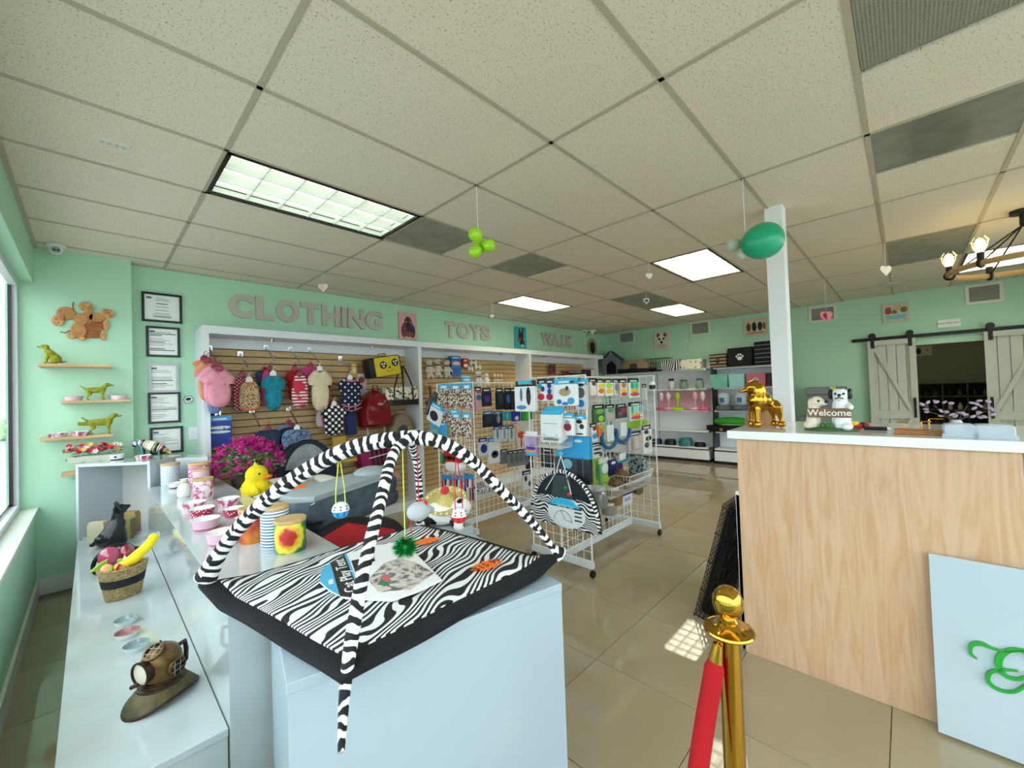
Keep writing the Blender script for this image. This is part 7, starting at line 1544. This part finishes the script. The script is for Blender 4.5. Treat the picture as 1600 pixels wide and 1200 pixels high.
for x, l, hh_ in ((-.06, -.03, .03), (-.005, .03, .035), (.02, .045, .048)): B().tube([(x, 0, .02), (x, 0, .02 + hh_), (x + .006, -.002, .025 + hh_), (x + l, -.012, .026 + hh_)], .0028, n=8).build('gold_hook', GOLD, t, True)
CP = mat('dceaf4', .08, alpha=.5)
for (u, w_, lb) in [(1499, .098, 'left clear plastic clamshell case on the counter'), (1553, .112, 'right clear plastic clamshell case on the counter')]:
    q = pZ(u, 686, CTZ); t = thing('clear_case', lb, 'plastic case', (2.66, q.y * 2.66 / q.x, CTZ), -pi / 2, 'clear cases on the counter')
    B().puff(rrect(w_, .058, .015, 4, 0, .029), .05, lay=((-1, .92), (-.9, 1), (.9, 1), (1, .92))).build('shell', CP, t, True); B().puff([(-w_ * .55, .0), (-w_ * .55, .018), (w_ * .55, .018), (w_ * .55, 0)], .058, lay=((-1, 1), (1, 1))).build('rim_tray', CP, t); B().box((0, 0, .022), (w_ * .8, .07, .02)).build('tissue', mat('dfe9f2', .7, vary='b9d2e4', vs=30), t)
q = pZ(1495, 668, CTZ); t = thing('lilac_blossom_plant', 'branch of pale lilac artificial blossoms behind the clear cases', 'flowers', (3.15, q.y * 3.15 / q.x + .0, CTZ), -pi / 2); r = random.Random(6)
B().lathe([(.02, 0), (.026, .02), (.016, .04)], n=14).build('vase', mat('cfd6dc', .2), t, True)
for i in range(7):
    x = -.12 + .04 * i; B().tube([(0, 0, .03), (x * .4, 0, .06), (x, r.uniform(-.02, .02), .09 + .03 * sin(i * 2.1))], .0018, n=5).build('twig', mat('5a4a3a', .7), t)
bl = None
for i in range(34):
    x, y, z = r.uniform(-.14, .14), r.uniform(-.03, .03), r.uniform(.05, .145)
    if bl is None: bl = B().ell((0, 0, 0), (.012, .005, .008), n=8).build('blossom', mat('b29ab0', .7), t, True); o = bl
    else: o = bl.copy(); COL.objects.link(o)
    o.location = (x, y, z); o.rotation_euler = (r.uniform(-1, 1), r.uniform(-1, 1), 0)

# ================================================================ HANGING DECORATIONS
def string(t, top, low): B().cyl(low, top, .0018, n=6).build('string', WIRE, t)
def balloon(t, c, r, m_, ax=(0, 0, 1), name='balloon'):
    Q = Vector(ax).to_track_quat('Z', 'Y').to_matrix().to_4x4(); M = Matrix.Translation(c) @ Q
    k = 14; pr = [(r * sin(pi * j / k) * (1 - .10 * cos(pi * j / k) * -1 * -1), -r * 1.12 * cos(pi * j / k)) for j in range(k + 1)]; pr[0] = (.004, -r * 1.14); pr[-1] = (0, r * 1.12)
    pr = [(.012, -r * 1.2)] + pr; B().lathe(pr, n=28, M=M).build(name, m_, t, True)
gx_, gy_ = 1.733, 1.934; c = pX(745, 383, gx_); t = thing('lime_balloon_cluster', 'cluster of four small lime green balloons hanging on a white string', 'balloons', (gx_, gy_, c.z))
LB = mat('a3e01c', .3, coat=.2); string(t, Vector((0, 0, CEIL - c.z)), Vector((0, 0, .05)))
rt = Vector((.695, -.718, 0)); fw = Vector((.719, .695, 0))
for (dx_, dz_, dp, r_) in ((-.012, .045, -.04, .043), (.065, .0, .02, .040), (-.02, -.045, .0, .038), (.01, .01, .07, .04)): balloon(t, rt * dx_ + fw * dp + Vector((0, 0, dz_)), r_, LB, rt * dx_ * 3 + Vector((0, 0, dz_)) + fw * dp)
gx_, gy_ = 2.953, .714; c = pX(1162, 378, gx_); t = thing('teal_balloon_cluster', 'large teal balloon with small grey balloons hanging on a white string by the pillar', 'balloons', (gx_, gy_, c.z)); string(t, Vector((0, 0, CEIL - c.z)), Vector((.0, 0, .03)))
balloon(t, rt * .075 - fw * .05 - Vector((0, 0, .02)), .112, mat('04a878', .35, coat=.3), rt + Vector((0, 0, .25)), 'teal_balloon'); balloon(t, rt * -.045 + fw * .06 + Vector((0, 0, .0)), .045, mat('b9c2b0', .3), -rt, 'grey_balloon'); balloon(t, rt * -.012 + fw * .02 + Vector((0, 0, -.075)), .030, mat('c9cfc0', .3), rt * -.3 - Vector((0, 0, 1)), 'grey_balloon'); B().ell(rt * -.01 + Vector((0, 0, -.045)), (.014, .014, .02), n=10).build('dark_knot', mat('0c3a2c', .5), t)
def hpts(s): return [(s * 16 * sin(a) ** 3 / 17, s * (13 * cos(a) - 5 * cos(2 * a) - 2 * cos(3 * a) - cos(4 * a)) / 17) for a in [2 * pi * i / 28 for i in range(28)]]
def heart(u, v, xy, s, label, m1, m2=None, hollow=False, tail=0):
    q = RM @ Vector((xy[0], xy[1], 0)); dep = q.z; z = CZ + 0
    pt = ray(u, v); k = math.hypot(*xy) / math.hypot(pt.x, pt.y); zz = CZ + pt.z * k; x, y = pt.x * k, pt.y * k
    t = thing('paper_heart', label, 'paper heart', (x, y, zz), -.75, 'paper hearts hanging from the ceiling'); string(t, Vector((0, 0, CEIL - zz)), Vector((0, 0, s * .3)))
    if hollow: B().tube([(p[0], 0, p[1]) for p in hpts(s)], s * .16, n=6, closed=True).build('outer_heart', m1, t)
    else: B().prism(hpts(s), -.002, .002).build('outer_heart', m1, t)
    if m2:
        M = Matrix.Rotation(.5, 4, 'Z'); B().prism(hpts(s * .62), -.006, -.003, M=M).build('inner_heart', m2, t)
    if tail: string(t, Vector((0, 0, -s)), Vector((0, 0, -s - tail)))
heart(505, 449, (1.733, 4.374), .055, 'pink and cream double paper heart above the letters T and H', mat('f0dfd2', .7), mat('f0b9cf', .7))
heart(769, 494, (4.17, 4.374), .035, 'tiny cream paper heart above the word TOYS', mat('e8e8d4', .7)); heart(1014, 431, (4.17, 1.934), .04, 'cream paper heart left of the ceiling light by the teal balloon', mat('d8d6c8', .7))
heart(1010, 470, (5.39, 2.54), .042, 'white outlined paper heart with dark centre in the middle of the room', mat('eef0ee', .7), mat('3f6a58', .7), True); heart(913, 519, (6.6, 4.37), .05, 'white outlined paper heart with green centre near the word WALK', mat('eef0ee', .7), mat('3f8a4a', .7), True, .30)
heart(1384, 422, (5.39, .104), .062, 'plain white paper heart above the round ceiling disc', mat('f4f2ee', .7)); heart(1291, 494, (6.61, .714), .09, 'pink and red paper heart in front of the wall vent', mat('f08aa0', .7), mat('b01228', .7))
# chandelier
ro = pX(1, 1, 1) * 0; d = ray(1521, 414); P_ = Vector((0, 0, CZ)) + d * 3.3; R_ = .42
cx_ = P_ + rt * R_; t = thing('rope_chandelier', 'round rope-wrapped chandelier with glowing caged bulbs at the right edge', 'chandelier', (cx_.x, cx_.y, P_.z))
RPM = mat('c4a26c', .9, bump=.9, bs=120)
B().tube([(R_ * cos(a), R_ * sin(a), 0) for a in [2 * pi * i / 48 for i in range(48)]], .024, n=12, closed=True).build('rope_ring', RPM, t, True)
a0 = math.atan2(-rt.y, -rt.x)
for i in range(6):
    a = a0 + .12 + 2 * pi * i / 6; p = Vector((R_ * cos(a), R_ * sin(a), 0)); g = B(); g.tube([p + Vector((.03 * cos(x) * cos(a), .03 * cos(x) * sin(a), .03 * sin(x))) for x in [2 * pi * k / 12 for k in range(12)]], .012, closed=True, n=6); g.build('iron_band', IRON, t, True)
    sk = B().cyl(p + Vector((0, 0, .02)), p + Vector((0, 0, .085)), .022, n=14).build('lamp_socket', IRON, t, True)
    B().lathe([(.014, .08), (.026, .11), (.032, .15), (.02, .19), (.0, .20)], n=16).build('bulb', mat('ffdf9a', .3, emit=14, name='bulb_light'), t, True, loc=p)
    cg_ = B()
    for k in range(6):
        x = 2 * pi * k / 6; cg_.tube([p + Vector((.02 * cos(x), .02 * sin(x), .08)), p + Vector((.045 * cos(x), .045 * sin(x), .13)), p + Vector((.052 * cos(x), .052 * sin(x), .18)), p + Vector((.03 * cos(x), .03 * sin(x), .215))], .0022, n=5)
    cg_.tube([p + Vector((.053 * cos(x), .053 * sin(x), .175)) for x in [2 * pi * k / 16 for k in range(16)]], .0022, n=5, closed=True); cg_.build('bulb_cage', mat('d9d2c0', .4, .4), t)
    B().cyl(p, Vector((0, 0, CEIL - P_.z - .12)), .006, n=8).build('suspension_rod', IRON, t)
B().cyl((0, 0, CEIL - P_.z - .12), (0, 0, CEIL - P_.z - .02), .018).build('centre_stem', IRON, t); B().lathe([(.07, CEIL - P_.z - .03), (.07, CEIL - P_.z)], n=20).build('canopy', IRON, t)

# ================================================================ FOLDED CRATE BESIDE THE COUNTER
t = thing('folded_wire_crate', 'folded black wire dog crate leaning against the end of the counter', 'dog crate', (2.76, 1.07, 0)); LN = .27
def crate_layer(y0, L_=.62, H=.80, m_=IRON):
    b = B(); lean = Matrix.Translation((0, y0, 0)) @ Matrix.Rotation(LN, 4, 'X')
    nz_, nx_ = 20, 14
    for i in range(nx_ + 1): x = L_ * i / nx_; b.box((x, 0, H / 2), (.004, .004, H), M=lean)
    for j in range(nz_ + 1): b.box((L_ / 2, 0, H * j / nz_), (L_, .004, .004), M=lean)
    o = b.build('folded_panel', m_, t); tag(o, kind='stuff'); return o
for y0 in (0, -.028, -.056, -.084, -.105): crate_layer(y0)
lean = Matrix.Translation((0, -.05, 0)) @ Matrix.Rotation(LN, 4, 'X'); B().box((.32, 0, .40), (.56, .05, .74), M=lean).build('plastic_tray', BLACKP, t)
b = B()
for z in (.02, .2, .4, .6, .78): b.box((0, -.05, z), (.005, .115, .005), M=Matrix.Rotation(LN, 4, 'X'))
b.build('side_wires', IRON, t)
t = thing('white_foam_panel', 'narrow white panel standing between the crate and the counter', 'panel', (2.60, .728, 0)); B().box((.3, 0, .44), (.6, .018, .88)).build('panel', mat('e9edf2', .5), t); B().box((.012, .0, .45), (.024, .022, .9)).build('edge_fold', mat('f4f6f8', .5), t)
